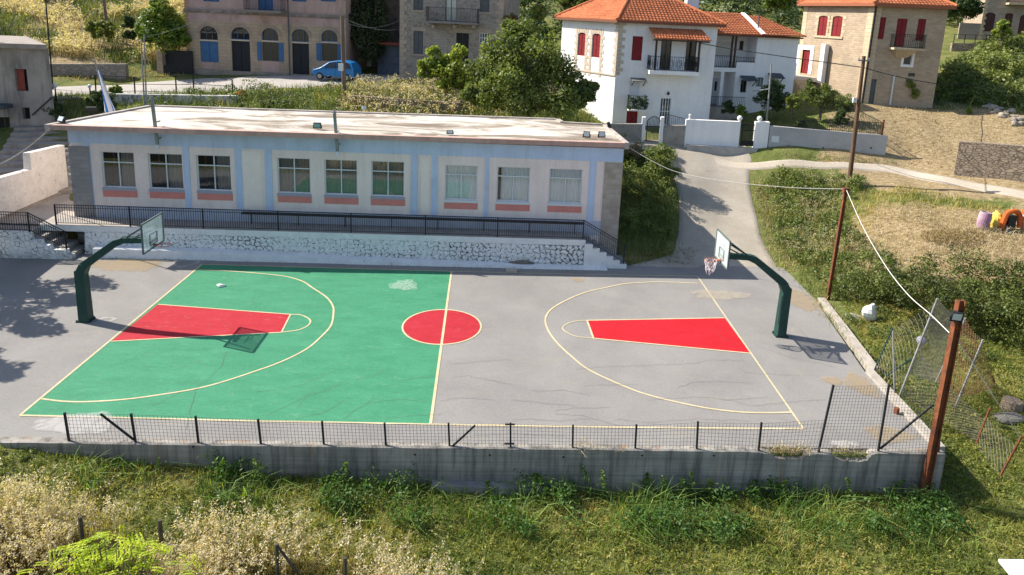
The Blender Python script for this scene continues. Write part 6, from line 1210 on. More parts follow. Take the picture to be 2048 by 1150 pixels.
def lump(name, c, r, sq, mt, label, cat, seed=0, amp=.25):
    rg = np.random.default_rng(seed); mb = MB(); mb.ball((0, 0, 0), 1, 14, 9); d = rg.normal(size=(6, 3)); V_ = np.array(mb.v); k = 1+amp*sum(np.sin(V_@d[j]*2+j) for j in range(6))/3; mb.v = [tuple(V3(c)+v*q*r*np.array(sq)) for v, q in zip(V_, k)]; return tag(mb.build(name, mt), label, cat)
lump('white_sack', G(1738, 640)+[0, 0, .3], .38, (.85, .6, 1.05), M('white_plastic', (.75, .74, .72), bmp=.3, fs=9), 'crumpled white plastic sack among the bushes right of the court', 'sack', 4); lump('rock', G(1708, 636)+[0, 0, .05], .32, (1.2, .7, .5), M('pale_rock', (.4, .37, .34), (.25, .23, .2), 4), 'pale jagged rock left of the white sack', 'rock', 7, .4)
lump('football', VP(pC[0], 1847, 698)+[.3, .6, 0], .15, (1, 1, 1), M('grey_ball', (.26, .27, .33), bmp=0), 'dull bluish ball caught behind the chain-link fence', 'ball', 2, .02)
g_ = G(2022, 818); mb = MB(); lathe(mb, g_, [(0, 0), (.34, 0), (.30, .3), (.29, .34), (0, .35)], 16); tag(mb.build('tree_stump', M('stump_wood', (.24, .19, .14), (.15, .11, .08), 6)), 'sawn tree stump in the shade at the right edge', 'stump'); lump('boulder', G(2020, 840)+[0, 0, 0], .4, (1.3, .7, .45), M('grey_boulder', (.15, .14, .125), (.10, .095, .085), 4), 'flat grey boulder below the sawn stump', 'rock', 9)
lump('litter_bag', Z(443, 571, .05), .13, (1.3, .9, .5), M('crumpled_paper', (.75, .75, .72), bmp=.2), 'crumpled white litter lying on the green paint', 'litter', 11, .35)
mb = MB(); mb.box(Z(1023, 541, .07), (.5, .22, .16), .05); tag(mb.build('concrete_block', kerb_m), 'loose concrete block lying by the white terrace wall', 'block'); mb = MB(); mb.box(Z(1793, 822, .08), (.13, .11, .22), .4); tag(mb.build('brick', rusty), 'single red brick standing on the kerb near the right corner', 'brick')
lump('rubble_heap', Z(1040, 527, .1), .32, (1.8, .5, .5), M('heap', (.12, .11, .09), (.2, .18, .15), 8), 'small dark heap of rubble at the foot of the white terrace wall', 'rubble', 5, .35)
# rubble stones beside the right-hand slope
sg = 'rubble stones tumbled along the slope beside the bushes'
rm = M('rubble_stone', (.36, .31, .25), (.24, .21, .17), 5)
for k in range(34):
    s = k/33; px, py = 1962+92*s+rng2.normal()*3, 206+44*s+rng2.normal()*5; lump('rubble_stone', G(px, py)+[0, 0, .08], .12+.13*rng2.random(), (1.3, .8, .7), rm, 'pale angular stone in the tumbled rubble row below the bushes at right', 'stone', k, .4)['group'] = sg
# white slab corner and old wooden posts in the foreground
c = Z(2046, 1150, -.3); wb = empty('white_table', c, 'corner of a plain white board table at the bottom right edge', 'table'); z = .3
A_, B_ = Z(1997, 1118, z), Z(2080, 1120, z); C_ = Z(2035, 1165, z); mb = MB(); mb.hexa([A_-[0, 0, .06], C_-[0, 0, .06], C_+[1.3, -.1, -.06], B_+[.9, 0, -.06]], [A_, C_, C_+[1.3, -.1, 0], B_+[.9, 0, 0]]); mb.build('table_top', M('white_board', (.66, .65, .62), (.6, .59, .56), 3, bmp=.05, fine=.04), wb); mb = MB(); mb.beam(A_+[.35, -.15, -.05], A_+[.35, -.15, -2], .08); mb.build('leg', galv, wb); mb = MB(); mb.beam(C_+[1.0, .1, -.05], C_+[1.0, .1, -2], .08); mb.build('leg', galv, wb)
op = M('old_post_wood', (.05, .045, .035), (.10, .085, .06), 6)
FD = [(160, 1034, 167, 1090), (319, 1040, 320, 1085), (553, 1088, 552, 1150), (690, 1115, 688, 1150), (2, 1050, 8, 1085)]
fe = empty('post_fence', (-5, -11.8, -1), 'row of short dark old fence posts in the dry grass in the foreground', 'fence')
for x1, y1, x0, y0 in FD:
    tq = D(x1, y1, 15.2); mb = MB(); mb.tube([tq-[0, 0, 1.6], tq], .045, 6); mb.build('post', op, fe)
tq = D(553, 1090, 15.2); mb = MB(); mb.tube([tq, tq+[.55, -.1, -.75]], .03, 6); mb.build('brace', op, fe)
# ------------------------------------------------------------------ vegetation
def leafm3(name, stops, trans=.3, rough=.55):
    m = leafm(name, (0, 0, 0), (1, 1, 1), trans, rough); r = [n for n in m.node_tree.nodes if n.type == 'VALTORGB'][0].color_ramp.elements
    while len(r) < len(stops): r.new(.5)
    for e, (p, c) in zip(r, stops): e.position = p; e.color = (*(min(x*g, .85) for x, g in zip(c, (LG*1.05, LG, LG*.9) if max(c) < .4 else (1.1, 1.1, 1.1))), 1)
    return m
def pn(x, y, s=1., k=0):   # cheap smooth patch noise, 0..1
    v = np.sin(x*s*1.1+1.7*k+2*np.sin(y*s*.7+k))+np.sin(y*s*1.3-k+1.5*np.sin(x*s*.8+2*k))+.6*np.sin(x*s*2.7+y*s*2.1+k)
    return np.clip(v/5.2+.5, 0, 1)
def scatter(poly, dens, keep=None):
    poly = np.array([p[:2] for p in poly], float); lo, hi = poly.min(0), poly.max(0); n = int((hi-lo).prod()*dens)
    P = lo+rng.random((n, 2))*(hi-lo); k = inpoly(P[:, 0], P[:, 1], poly)
    if keep is not None: k &= rng.random(n) < keep(P[:, 0], P[:, 1])
    return P[k]
def ground3(P, dz=0): return np.c_[P, hgt(P[:, 0], P[:, 1])+dz]
def inview(P, m_=120):
    d = P-CAM; zc = d@FW; px = PX+F*(d@RT)/zc; py = PY-F*(d@UP)/zc; return (zc > 1) & (px > -m_-200) & (px < 2048+m_+500) & (py > -m_-300) & (py < 1150+m_+250)
gr_m = leafm3('grass_leaf', [(0, (.022, .042, .010)), (.35, (.07, .10, .018)), (.6, (.14, .155, .035)), (.8, (.21, .19, .065)), (1, (.30, .25, .12))], .35)
lush_m = leafm3('lush_grass_leaf', [(0, (.018, .045, .012)), (.5, (.05, .105, .02)), (.85, (.13, .19, .045)), (1, (.25, .27, .10))], .35)
straw_m = leafm3('straw', [(0, (.085, .058, .03)), (.4, (.165, .13, .075)), (.75, (.25, .218, .152)), (1, (.68, .62, .50))], .35, .6)
weed_m = leafm3('weed_leaf', [(0, (.022, .04, .014)), (.5, (.055, .085, .024)), (.85, (.13, .15, .05)), (1, (.28, .24, .11))], .3)
def grass(name, P, H, W, lean, mt, k=0, bend=.5, patch=.55, heads=0, hs=.05, base=0.):
    r = np.clip(base+patch*(pn(P[:, 0], P[:, 1], .9, k)*1.3-.15)+(1-patch)*rng.random(len(P)), 0, 1); v, f, q = blades(P, H, W, lean, bend, 0, 1, heads, hs)
    n = len(P); q[:6*n] = np.repeat(r, 6); return v, f, q
def put(name, parts, mt, kind='stuff', parent=None):
    v, f, r = merge(parts); o = npmesh(name, v, f, mt, parent, r)
    if kind: tag(o, kind=kind)
    return o
# 1 front field
front = [(-26, -7.5), (15.1, -7.5), (15.5, -5), (16, -2), (16.9, 1), (17.3, 3.4), (34, 2.6), (42, 1), (42, -14.5), (-26, -14.5)]
P = scatter(front, 330); P = P[inview(ground3(P), 20)]; G3 = ground3(P)
tall = np.clip(1-(np.abs(P[:, 1]+8.0)/1.3), 0, 1)*(P[:, 0] < 15)
parts = [grass('g', G3, (.08+.15*rng.random(len(P)))*(.45+1.1*pn(P[:, 0], P[:, 1], 1.6, 3)), .016, .5, gr_m, 1)]
# low broad-leaved plants in the sward
P2 = scatter(front, 26); P2 = P2[inview(ground3(P2), 20)]; v, f, r = clump_leaves(ground3(P2, .05), .07+.10*rng.random(len(P2)), 16, .07, .5, .6); r = np.clip(r*.6+np.repeat(np.repeat(pn(P2[:, 0], P2[:, 1], .8, 1)*.45, 16), 4), 0, 1); parts.append((v, f, r))
put('field_grass', parts, gr_m)
# 2 tall lush grass and weeds at the foot of the wall
P = scatter([(-9.5, -7.55), (15.2, -7.55), (15.6, -9.7), (5, -9.6), (-3, -9.0), (-9, -8.5)], 120, lambda x, y: np.clip((pn(x, y, 1.5, 5)-.25)*2.2, 0, 1)*np.clip(1.15-np.abs(y+8.2)/1.5, 0, 1))
H = .25+(.45+.3*(P[:, 0] > 1))*rng.random(len(P))*(pn(P[:, 0], P[:, 1], 1.5, 5)+.3)
parts = [grass('t', ground3(P), H*1.05, .02, .55, lush_m, 2, 1.1, .35)]
P = scatter([(-6, -7.5), (15, -7.5), (15.2, -9.3), (2, -9.2), (-6, -8.5)], 12, lambda x, y: np.clip((pn(x, y, 1.1, 9)-.35)*3, 0, 1)); v, f, r = clump_leaves(ground3(P, .25), .18+.27*rng.random(len(P)), 60, .09, .4, 1.1); parts.append((v, f, r*.55))
for px, py, h_ in ((1085, 905, .5), (1180, 960, .75), (1210, 945, .8), (1360, 985, .6), (1380, 975, .7), (1330, 1000, .6), (665, 905, .35), (980, 945, .4), (1420, 990, .5), (1290, 1000, .5), (440, 940, .5), (520, 950, .6), (690, 980, .6), (1690, 1010, .6), (1780, 1010, .5), (1560, 1000, .5)):   # stalks
    q = onY(px, py, -7.75+rng.normal()*.12); n = 130; s = rng.random((n, 1))**1.3; a = rng.random(n)*6.28; ln = rng.normal(size=3)*[.25, .1, 0]*h_; b_ = np.array([q[0], q[1], hz(q[0], q[1])])
    pos = b_+np.array([0, 0, 1.])*s*h_*1.25+ln*s**2+np.c_[np.cos(a), np.sin(a), np.zeros(n)]*(.22*(1-s)+.06)*rng.random((n, 1)); v, f = leaf_quads(pos, unit(rng.normal(size=(n, 3))+[0, 0, .6]), .10, .05); parts.append((v, f, np.repeat(.2+.6*rng.random(n), 4)))
put('wall_foot_weeds', parts, lush_m)
# 3 dry oats in the foreground
poly = [(-14, -14.6), (5.5, -14.6), (3.0, -11.6), (-.5, -10.4), (-3, -9.9), (-6, -9.9), (-9, -9.7), (-14, -9.6)]
P = scatter(poly, 190, lambda x, y: np.clip((pn(x, y, 1.3, 2)-.24)*2.2, 0, 1)*np.clip(1.05-(x+6)/9.5, .03, 1)); P = P[inview(ground3(P), 60)]; G3 = ground3(P)
H = (.85+.65*rng.random(len(P)))*(.75+.5*pn(P[:, 0], P[:, 1], 1.3, 2)); n0 = len(P)
v, f, r = blades(G3, H, .012, .20, .4, .05, .6, 20, .056); parts = [(v, f, r)]
P = scatter(poly, 160, lambda x, y: np.clip((pn(x, y, 1.3, 2)-.1)*1.6, 0, 1)*np.clip(1.05-(x+6)/9.5, .02, 1)); parts.append(blades(ground3(P), .3+.4*rng.random(len(P)), .016, .5, .6, 0, .42))
put('dry_oat_grass', parts, straw_m)
# sparse oats dotted to the right
P = scatter([(0, -14), (9, -14), (7, -12), (0, -11.5)], 5); put('sparse_oat_grass', [blades(ground3(P), .5+.4*rng.random(len(P)), .010, .25, .4, .2, .8, 12, .05)], straw_m)
# ---- trees and shrubs
bark = M('bark', (.10, .075, .055), (.16, .13, .10), 5, bmp=.8, fs=14, st=(1, 1, .3))
def wob(c, r, n): return c+unit(rng.normal(size=(n, 3)))*np.asarray(r)*rng.random((n, 1))**.45
def tree(name, label, cat, base, lobes, mt, ls, npl, group=None, trunk=.14, nc=9, limbs=True, squash=.85):
    """lobes: (centre, radius) of the crown's masses; leaf clumps fill them, limbs reach from the trunk into each"""
    base = V3(base); o = empty(name, base, label, cat, group); cs, rs = [], []
    for c, r in lobes:
        k = max(9, int(nc*(r**1.2)+7)); q = wob(V3(c), r*.85, k); cs.append(q); rs.append(r*(.30+.24*rng.random(k)))
    cs, rs = np.concatenate(cs), np.concatenate(rs); v, f, r = clump_leaves(cs, rs, npl, ls, .25, squash); d = v.reshape(-1, 4, 3).mean(1)
    k_ = d[:, 2] > base[2]+.05; v = v.reshape(-1, 4, 3)[k_].reshape(-1, 3); r = r.reshape(-1, 4)[k_].ravel(); f = np.arange(len(v)).reshape(-1, 4)
    npmesh('crown', v, f, mt, o, r)
    if limbs:
        mb = MB(); zt_ = min(c[2] for c, r in lobes); cx_ = np.mean([V3(c) for c, r in lobes], axis=0); fork = base+(cx_-base)*np.array([.35, .35, .42])
        mb.tube(smooth([base-[0, 0, .2], base+(fork-base)*.5+rng.normal(size=3)*.04, fork], 4), [trunk*(1-.04*k) for k in range(9)], 8)
        for c, r in lobes:
            m_ = fork+(V3(c)-fork)*.5+rng.normal(size=3)*.15*r; mb.tube(smooth([fork-[0, 0, .05], m_, V3(c)+[0, 0, r*.3]], 4), [trunk*.55*(1-.1*k) for k in range(9)], 6)
            for _ in range(3): e = V3(c)+unit(rng.normal(size=3))*r*.8; mb.tube([m_, (m_+e)/2+rng.normal(size=3)*.08*r, e], [trunk*.25, trunk*.16, trunk*.06], 5)
        mb.build('trunk', bark, o)
    return o
def lob(depth, *L):
    """crown masses from picture outlines: (px, py, radius in px, depth offset)"""
    return [(D(x, y, depth+dz), r*depth/F) for x, y, r, dz in L]
olive = leafm('olive_green_leaf', (.030, .05, .016), (.125, .165, .050), .42); bright = leafm('bright_leaf', (.04, .075, .012), (.19, .24, .04)); darkleaf = leafm('dark_leaf', (.012, .026, .010), (.055, .085, .028), .25); pinel = leafm('pine_leaf', (.02, .05, .008), (.12, .17, .025), .25); cyp = leafm('cypress_leaf', (.010, .018, .008), (.04, .055, .022), .15); limel = leafm('lime_leaf', (.09, .16, .014), (.31, .38, .035), .5); citrus = leafm('citrus_leaf', (.03, .06, .012), (.15, .18, .045), .3)
b_ = G(1052, 228); dd_ = (b_-CAM)@FW; dd_ = 44.5; b_ = D(1055, 232, 44.5); b_[2] = hz(b_[0], b_[1])
tree('broad_tree', 'large spreading olive-green tree behind the school roof, left of the white house', 'tree', b_, lob(44.5, (1045, 72, 38, .6), (1005, 108, 46, 0), (1075, 105, 48, -.4), (960, 140, 40, 0), (1030, 150, 56, -.8), (1105, 150, 48, -.2), (1150, 178, 32, -.3), (1182, 178, 18, 0), (985, 185, 42, -.6), (1060, 195, 50, -1), (1120, 205, 42, -.8), (1020, 55, 22, .5), (1095, 70, 24, .3), (1170, 200, 20, -.2), (945, 190, 26, -.4)), olive, .19, 120, nc=12, trunk=.2)
b_ = D(893, 190, 49); b_[2] = hz(b_[0], b_[1]); tree('fig_tree', 'light yellow-green leafy tree left of the large olive-green tree', 'tree', b_, lob(49, (868, 122, 28, 0), (905, 120, 32, .2), (930, 138, 28, .3), (850, 138, 18, -.2), (890, 150, 30, -.3), (925, 165, 24, 0)), bright, .26, 90, nc=8, trunk=.13)
b_ = D(330, 108, 57); tree('umbrella_pine', 'dense rounded bright green tree beside the pink house and yard gate', 'tree', D(328, 125, 57.5), lob(57.5, (320, 35, 34, 0), (300, 55, 28, -.2), (345, 55, 32, .1), (325, 72, 40, -.3), (290, 72, 18, 0), (362, 80, 22, 0), (320, 18, 20, 0)), pinel, .26, 110, nc=9, trunk=.16, squash=.75)
cl_ = [(740, y, 44-abs(y-70)*.16, (y % 7)*.1-.3) for y in range(-60, 112, 14)]; tree('cypress', 'tall dark cypress between the pink house and the grey stone house', 'tree', D(738, 128, 58), lob(58, *[(x+5*math.sin(y), y, max(r-14, 12), z) for x, y, r, z in cl_], *[(716, y, 20, -.4) for y in range(-40, 100, 28)], *[(765, y, 17, -.4) for y in range(-40, 90, 28)]), cyp, .2, 100, nc=6, trunk=.2, squash=1.2)
SH = [((-15.2, 3.4), 6.4, .9), ((-14.9, 1.6), 6.8, .75), ((-14.5, -.6), 7.2, .7), ((-13.9, -3.6), 7.4, .7), ((-15.6, -2.4), 6.6, 1.1), ((-16.2, .2), 6.2, 1.2), ((-16.8, 2.4), 6, 1.2), ((-17.5, -1.8), 6.2, 1.2), ((-18.2, .6), 5.8, 1.4), ((-18.6, 3.4), 5.6, 1.3), ((-19.5, -2.6), 5.6, 1.3), ((-15.4, -4.6), 7, .8), ((-17.4, -4.4), 6.4, 1.1), ((-20, 1), 5.2, 1.3)]
b_ = V3((-25.0, 2.2, 0)); tree('plane_tree', 'leafy tree just outside the left edge, shading the left end of the court', 'tree', b_, [(np.array([x-1.045*z, y+.362*z, z]), r) for (x, y), z, r in SH], darkleaf, .24, 70, nc=7, trunk=.22)
SH2 = [((-23.4, 13.2), 11, 1.7), ((-24.4, 15.6), 12, 1.8), ((-22.6, 11.6), 10.5, 1.3), ((-25.4, 17.8), 12.5, 1.9), ((-24.8, 13.6), 11.5, 1.7), ((-26.3, 16.4), 12.6, 1.8), ((-26.6, 19.6), 13, 1.6)]
tree('unseen_shade_tree', 'tall leafy tree outside the left edge, shading the village stairs', 'tree', (-36.5, 18, 3), [(np.array([x-1.045*(z-2), y+.362*(z-2), z]), r) for (x, y), z, r in SH2], darkleaf, .28, 110, nc=9, trunk=.3)  # tree added out of view; crown set from where its shade should fall
# shrubs
def shrub(name, label, px, py, wpx, hpx, mt, ls, n=60, depth=None, group=None, stem=False, cat='shrub', nl=5):
    g = G(px, py) if depth is None else D(px, py, depth); zc = (g-CAM)@FW; s = zc/F; rx, h_ = wpx*s/2, hpx*s; L = []
    for k in range(nl): a = 6.28*k/nl; L.append((g+np.array([math.cos(a)*rx*.5, math.sin(a)*rx*.4, h_*(.35+.28*(k % 2))+(h_*.15 if stem else 0)]), min(rx, h_/2)*.62))
    L.append((g+np.array([0, 0, h_*.72]), min(rx, h_/2)*.6)); return tree(name, label, cat, g, L, mt, ls, n, group, .05 if stem else .03, 10, stem)
gs = 'shrubs and small trees in the garden'
shrub('citrus_tree', 'small round citrus tree on a thin bare trunk in front of the white wing', 1583, 232, 30, 44, citrus, .12, 50, 46, gs, True, 'tree'); shrub('pruned_tree', 'dark flat-topped round tree beside the white wing under the lamp post', 1543, 232, 64, 66, darkleaf, .15, 80, 48, gs, True, 'tree')
b_ = D(1640, 235, 47); tree('olive_tree', 'wide grey-green garden tree with a pale trunk in front of the ochre house', 'tree', b_, lob(47, (1615, 190, 20, 0), (1640, 195, 22, 0), (1668, 200, 24, -.2), (1698, 208, 20, -.2), (1652, 182, 16, .2), (1620, 172, 14, .2)), olive, .14, 80, gs, .1, 8)
shrub('clipped_bush', 'dark clipped egg-shaped bush at the front of the garden lawn', 1680, 258, 30, 46, darkleaf, .1, 80, 45.5, gs); shrub('clipped_bush', 'low dark ball-shaped bush behind the pale concrete wall', 1601, 258, 26, 22, darkleaf, .1, 60, 45.5, gs)
shrub('potted_bush', 'rounded bush at the porch of the white wing', 1455, 232, 26, 34, darkleaf, .1, 60, 48, gs); shrub('clipped_bush', 'small yellow-green clipped bush behind the slatted gate', 1481, 238, 24, 32, pinel, .1, 60, 47, gs); shrub('clipped_bush', 'low yellow-green bush behind the broad white pillar', 1522, 242, 26, 20, pinel, .1, 60, 46.5, gs)
q_, off = ivy_spot; iv = empty('ivy_box', WF.W((q_[0]+q_[1])/2, q_[2], off), 'box of dense dark green ivy on the small balcony of the white house', 'plant'); cs = np.array([WF.W(q_[0]+(q_[1]-q_[0])*rng.random(), q_[2]+(q_[3]-q_[2])*(rng.random()*.95+.05), off+.05*rng.random()) for _ in range(40)]); v, f, r = clump_leaves(cs, np.full(40, .13), 60, .08); npmesh('leaves', v, f, darkleaf, iv, r); iv.location = Vector([float(x) for x in WF.W((q_[0]+q_[1])/2, q_[2], off)])
shrub('garden_shrub', 'upright bright green shrub against the ochre stone house', 1817, 212, 36, 54, citrus, .16, 80, None, gs, True); shrub('garden_shrub', 'wide dull shrub in the shade right of the ochre house', 1862, 205, 58, 56, olive, .16, 70, None, gs); shrub('sapling', 'tiny green sapling on the dry yellow slope', 1937, 228, 12, 16, bright, .1, 24, None, gs); shrub('roadside_bush', 'round yellow-green bush on the street edge by the flag', 233, 190, 30, 20, bright, .12, 50, 49.5)
ole = leafm3('oleander_leaf', [(0, (.03, .05, .02)), (.6, (.08, .11, .045)), (.8, (.14, .17, .08)), (.86, (.75, .75, .68)), (1, (.8, .8, .75))], .25); shrub('oleander', 'white-flowering oleander bush behind the tiled roof of the white wing', 1462, 48, 110, 46, ole, .2, 90, 62, None, False, 'shrub', 8)
shrub('potted_plant', 'tall clipped green plant on a pillar left of the white house roof', 1078, 48, 30, 42, citrus, .15, 60, 56); rf_ = leafm3('rose_leaf', [(0, (.03, .05, .02)), (.7, (.09, .12, .04)), (.8, (.5, .03, .06)), (1, (.65, .08, .1))], .25); shrub('rose_bush', 'red-flowering rose bush by the corner of the grey stone house', 1022, 58, 50, 30, rf_, .14, 70, 55)
pop = leafm3('poppy', [(0, (.06, .09, .03)), (.55, (.16, .17, .06)), (.62, (.55, .03, .015)), (1, (.65, .06, .02))], .3); shrub('poppy_clump', 'clump of red poppies at the street edge behind the school', 485, 196, 24, 16, pop, .12, 40, 48.5)
shrub('dark_tree', 'dark leafy tree left of the far stone house at top right', 1915, 48, 90, 60, darkleaf, .24, 90, 64, None, True, 'tree', 7); shrub('young_fig', 'small bright fig sapling before the brown arched doors at top right', 2000, 92, 32, 55, bright, .22, 40, 60, None, True, 'tree'); shrub('dark_tree', 'dark green tree between the white wing and the ochre house', 1552, 30, 70, 50, pinel, .24, 90, 66, None, True, 'tree', 7); shrub('hill_shrub', 'pale green shrubs behind the ridge of the white house', 1150, 22, 90, 36, olive, .2, 90, 60, None, False, 'shrub', 8)
shrub('hill_shrub', 'dark ivy-covered shrub left of the umbrella-shaped tree', 262, 95, 30, 75, darkleaf, .2, 90, 59); shrub('hill_shrub', 'green shrub in the dry grass by the wooden pole at top left', 205, 80, 70, 40, citrus, .2, 80, 61); shrub('hill_shrub', 'dark shrub at the top of the dry hill at the top left corner', 100, 12, 70, 40, olive, .25, 80, 70)
shrub('dead_bush', 'dry twiggy brown bush by the right corner of the school', 1268, 318, 60, 34, leafm('dead_leaf', (.08, .06, .04), (.22, .18, .13), .2), .09, 60, None)
shrub('tall_bush', 'tall leafy bush beside the ramp throwing a ragged shadow on it', 1318, 372, 74, 92, olive, .11, 90, None, None, False, 'shrub', 6)
shrub('stair_shrub', 'dark shrub beside the village stairs near the flag', 205, 226, 60, 46, darkleaf, .14, 90, 46)
shrub('stair_shrub', 'low dark shrub against the right corner of the old grey building', 112, 238, 40, 34, darkleaf, .12, 80, 45)
# yellow-green shrub with feathery leaves in the foreground
fs_ = empty('robinia_shrub', D(232, 1180, 14.6), 'bright yellow-green feathery shrub at the bottom left in front of the dry grass', 'shrub'); LP, LN, LR = [], [], []; mb = MB(); root = D(232, 1290, 14.6)
for k in range(230):
    ex, ey = 232+rng.normal()*58, 1125-abs(rng.normal())*34+abs(rng.normal())*26; ey = max(ey, 1058+abs(ex-232)*.36); e = D(ex, ey, 14.6+rng.normal()*.35); dr = unit(rng.normal(size=3)*[1, .6, .2]+[np.sign(ex-232)*.5, -.2, .25]); L = .2+.16*rng.random(); st0 = e-dr*L*.4
    mb.tube([root+(st0-root)*.5, st0], [.012, .006], 4); sd_ = unit(np.cross(dr, [0, 0, 1.])); nrm = np.cross(sd_, dr); r0 = .3+.7*rng.random()
    for j in range(15):
        for s in (-1, 1): LP.append(st0+dr*L*j/14-np.array([0, 0, .10])*(j/14)**2+sd_*s*.036); LN.append(unit(nrm+rng.normal(size=3)*.25)); LR.append(np.clip(r0+rng.normal()*.15, 0, 1))
v, f = leaf_quads(np.array(LP), np.array(LN), .06, .034); npmesh('leaves', v, f, limel, fs_, np.repeat(np.array(LR), 4)); mb.build('stems', bark, fs_)
# ---- stuff: brambles, hedges, undergrowth, weeds
def thicket(name, poly, dens, hmax, mt, ls, npl, keep=None, k=0, r0=.22, r1=.3, extra=None, kind='stuff', label=None, cat=None):
    P = scatter(poly, dens, keep); h_ = hmax*(.25+.9*pn(P[:, 0], P[:, 1], .9, k)); z = h_*rng.random(len(P))**.5; cs = ground3(P); cs[:, 2] += z*.85; rs = r0+r1*rng.random(len(P)); v, f, r = clump_leaves(cs, rs, npl, ls, .4, .75)
    parts = [(v, f, r)]+(extra or []); o = put(name, parts, mt, kind)
    if label: tag(o, label, cat)
    return o
bank = [(17.0, 7.0), (16.9, 8.5), (17.2, 10.7), (17.8, 13.5), (18.2, 15.6), (19.5, 16.2), (22, 15.2), (24, 14.3), (22.6, 12.8), (21.3, 11.5), (20.4, 9), (20.2, 7), (21, 5), (20, 3.4), (17.2, 3.2)]
P = scatter(bank, 60); ex = [grass('b', ground3(P), .25+.5*rng.random(len(P)), .022, .45, weed_m, 4, .6, .5)]
P = scatter(bank, 14, lambda x, y: (pn(x, y, 1.3, 6) > .55)*1.); ex.append(blades(ground3(P), .6+.6*rng.random(len(P)), .016, .3, .5, .8, 1., 8, .07)); P = scatter(bank, 30, lambda x, y: (pn(x, y, 1.0, 14) > .5)*1.); put('bank_dry_grass', [blades(ground3(P), .5+.6*rng.random(len(P)), .02, .3, .5, .1, .8, 5, .06)], straw_m)
bramble = leafm('bramble_leaf', (.02, .04, .010), (.12, .155, .045), .3); thicket('brambles', bank, 4.6, 1.0, bramble, .12, 75, k=2, extra=None); put('bank_weeds', ex, weed_m)
hl = [(17.5, 3.2), (19.5, 3.9), (21.5, 3.6), (24, 2.6), (27, 2.2), (34, 2.6), (34, -2.8), (28, -2.6), (24, -2.2), (22, -1.6), (20.4, -.2), (18.4, .6), (17.4, 1.6)]
thicket('hedge', hl, 6.8, 2.1, leafm('hedge_leaf', (.008, .018, .005), (.09, .115, .028), .25), .095, 170, k=5, r0=.26, r1=.34, kind=None, label='broad dark green bushy hedge between the dry field and the ruined fence', cat='hedge')
low = [(17.0, 3.0), (17.4, 1.4), (18.6, .4), (20.4, -.5), (21, -1.4), (19.6, -1.8), (18, -1.0), (16.9, .4)]
P = scatter(low, 9, lambda x, y: (pn(x, y, 1.7, 1) > .35)*1.); v, f, r = clump_leaves(ground3(P, .15), .16+.2*rng.random(len(P)), 60, .085, .4, .8); put('low_brambles', [(v, f, r)], bramble)
ug = [(8.25, 7.9), (10.3, 8.3), (11.4, 10.3), (12.1, 12.8), (12.5, 15.2), (12.2, 17.3), (10.5, 19.0), (8.3, 18.5)]
P = scatter(ug, 90); ex = [grass('u', ground3(P), .2+.5*rng.random(len(P)), .022, .45, weed_m, 3, .7, .4)]
thicket('undergrowth', ug, 7, 1.7, bramble, .11, 60, lambda x, y: np.clip((y-8.2)/3, .05, 1), 3, .18, .24); put('undergrowth_grass', ex, weed_m)
# bank behind the school
bk = [(-21.5, 16.2), (7.5, 17.0), (9.5, 21.5), (7.0, 27), (2, 28.2), (-6, 28.2), (-12, 27.2), (-20, 26.3), (-22.5, 24)]
P = scatter(bk, 55, lambda x, y: np.clip((y-19)/4, .15, 1)); P = P[inview(ground3(P))]; isdry = (P[:, 0] > -9) & (P[:, 0] < 3)
A_ = P[~isdry]; B_ = P[isdry & (rng.random(len(P)) < .28)]; Cc = P[isdry & (rng.random(len(P)) < .75)]
put('bank_grass', [grass('k', ground3(A_), .35+.6*rng.random(len(A_)), .035, .4, weed_m, 6, .6, .5), grass('k', ground3(Cc), .3+.5*rng.random(len(Cc)), .035, .4, weed_m, 6, .6, .5)], weed_m)
put('bank_dry_grass', [blades(ground3(B_), .6+.75*rng.random(len(B_)), .026, .22, .4, .0, .85, 7, .11)], straw_m)
thicket('bank_bushes', bk, 1.1, 1.1, weed_m, .14, 60, lambda x, y: (y > 20)*1., 8, .3, .4)
P = scatter([(-34, 36.8), (-26.5, 36.2), (-27, 40), (-28, 52), (-30, 66), (-62, 72), (-58, 48), (-42, 38)], 42, lambda x, y: np.clip(pn(x, y, .5, 4)*1.5, .2, 1)); P = P[inview(ground3(P))]; gk = (pn(P[:, 0], P[:, 1], .45, 11)+.3*rng.random(len(P)) > .54); A_, B_ = P[~gk], P[gk]
put('hill_dry_grass', [blades(ground3(A_), .7+.8*rng.random(len(A_)), .04, .25, .4, .0, .85, 6, .16)], straw_m); put('hill_green_weeds', [grass('h', ground3(B_), .4+.6*rng.random(len(B_)), .06, .5, weed_m, 6, .6, .4)], weed_m)
P = scatter([(-31, 28), (-22, 27.5), (-19.5, 22), (-19.2, 16), (-21, 15.6), (-26, 20.5), (-31, 24)], 60); put('verge_grass', [grass('v', ground3(P), .12+.4*rng.random(len(P)), .03, .5, weed_m, 5, .5, .5), ], weed_m); P = scatter([(-34, 36.2), (-24, 35.4), (-26, 33.9), (-34, 33)], 40); put('roadside_dry_grass', [blades(ground3(P), .1+.3*rng.random(len(P)), .03, .6, .5, .1, .8)], straw_m)
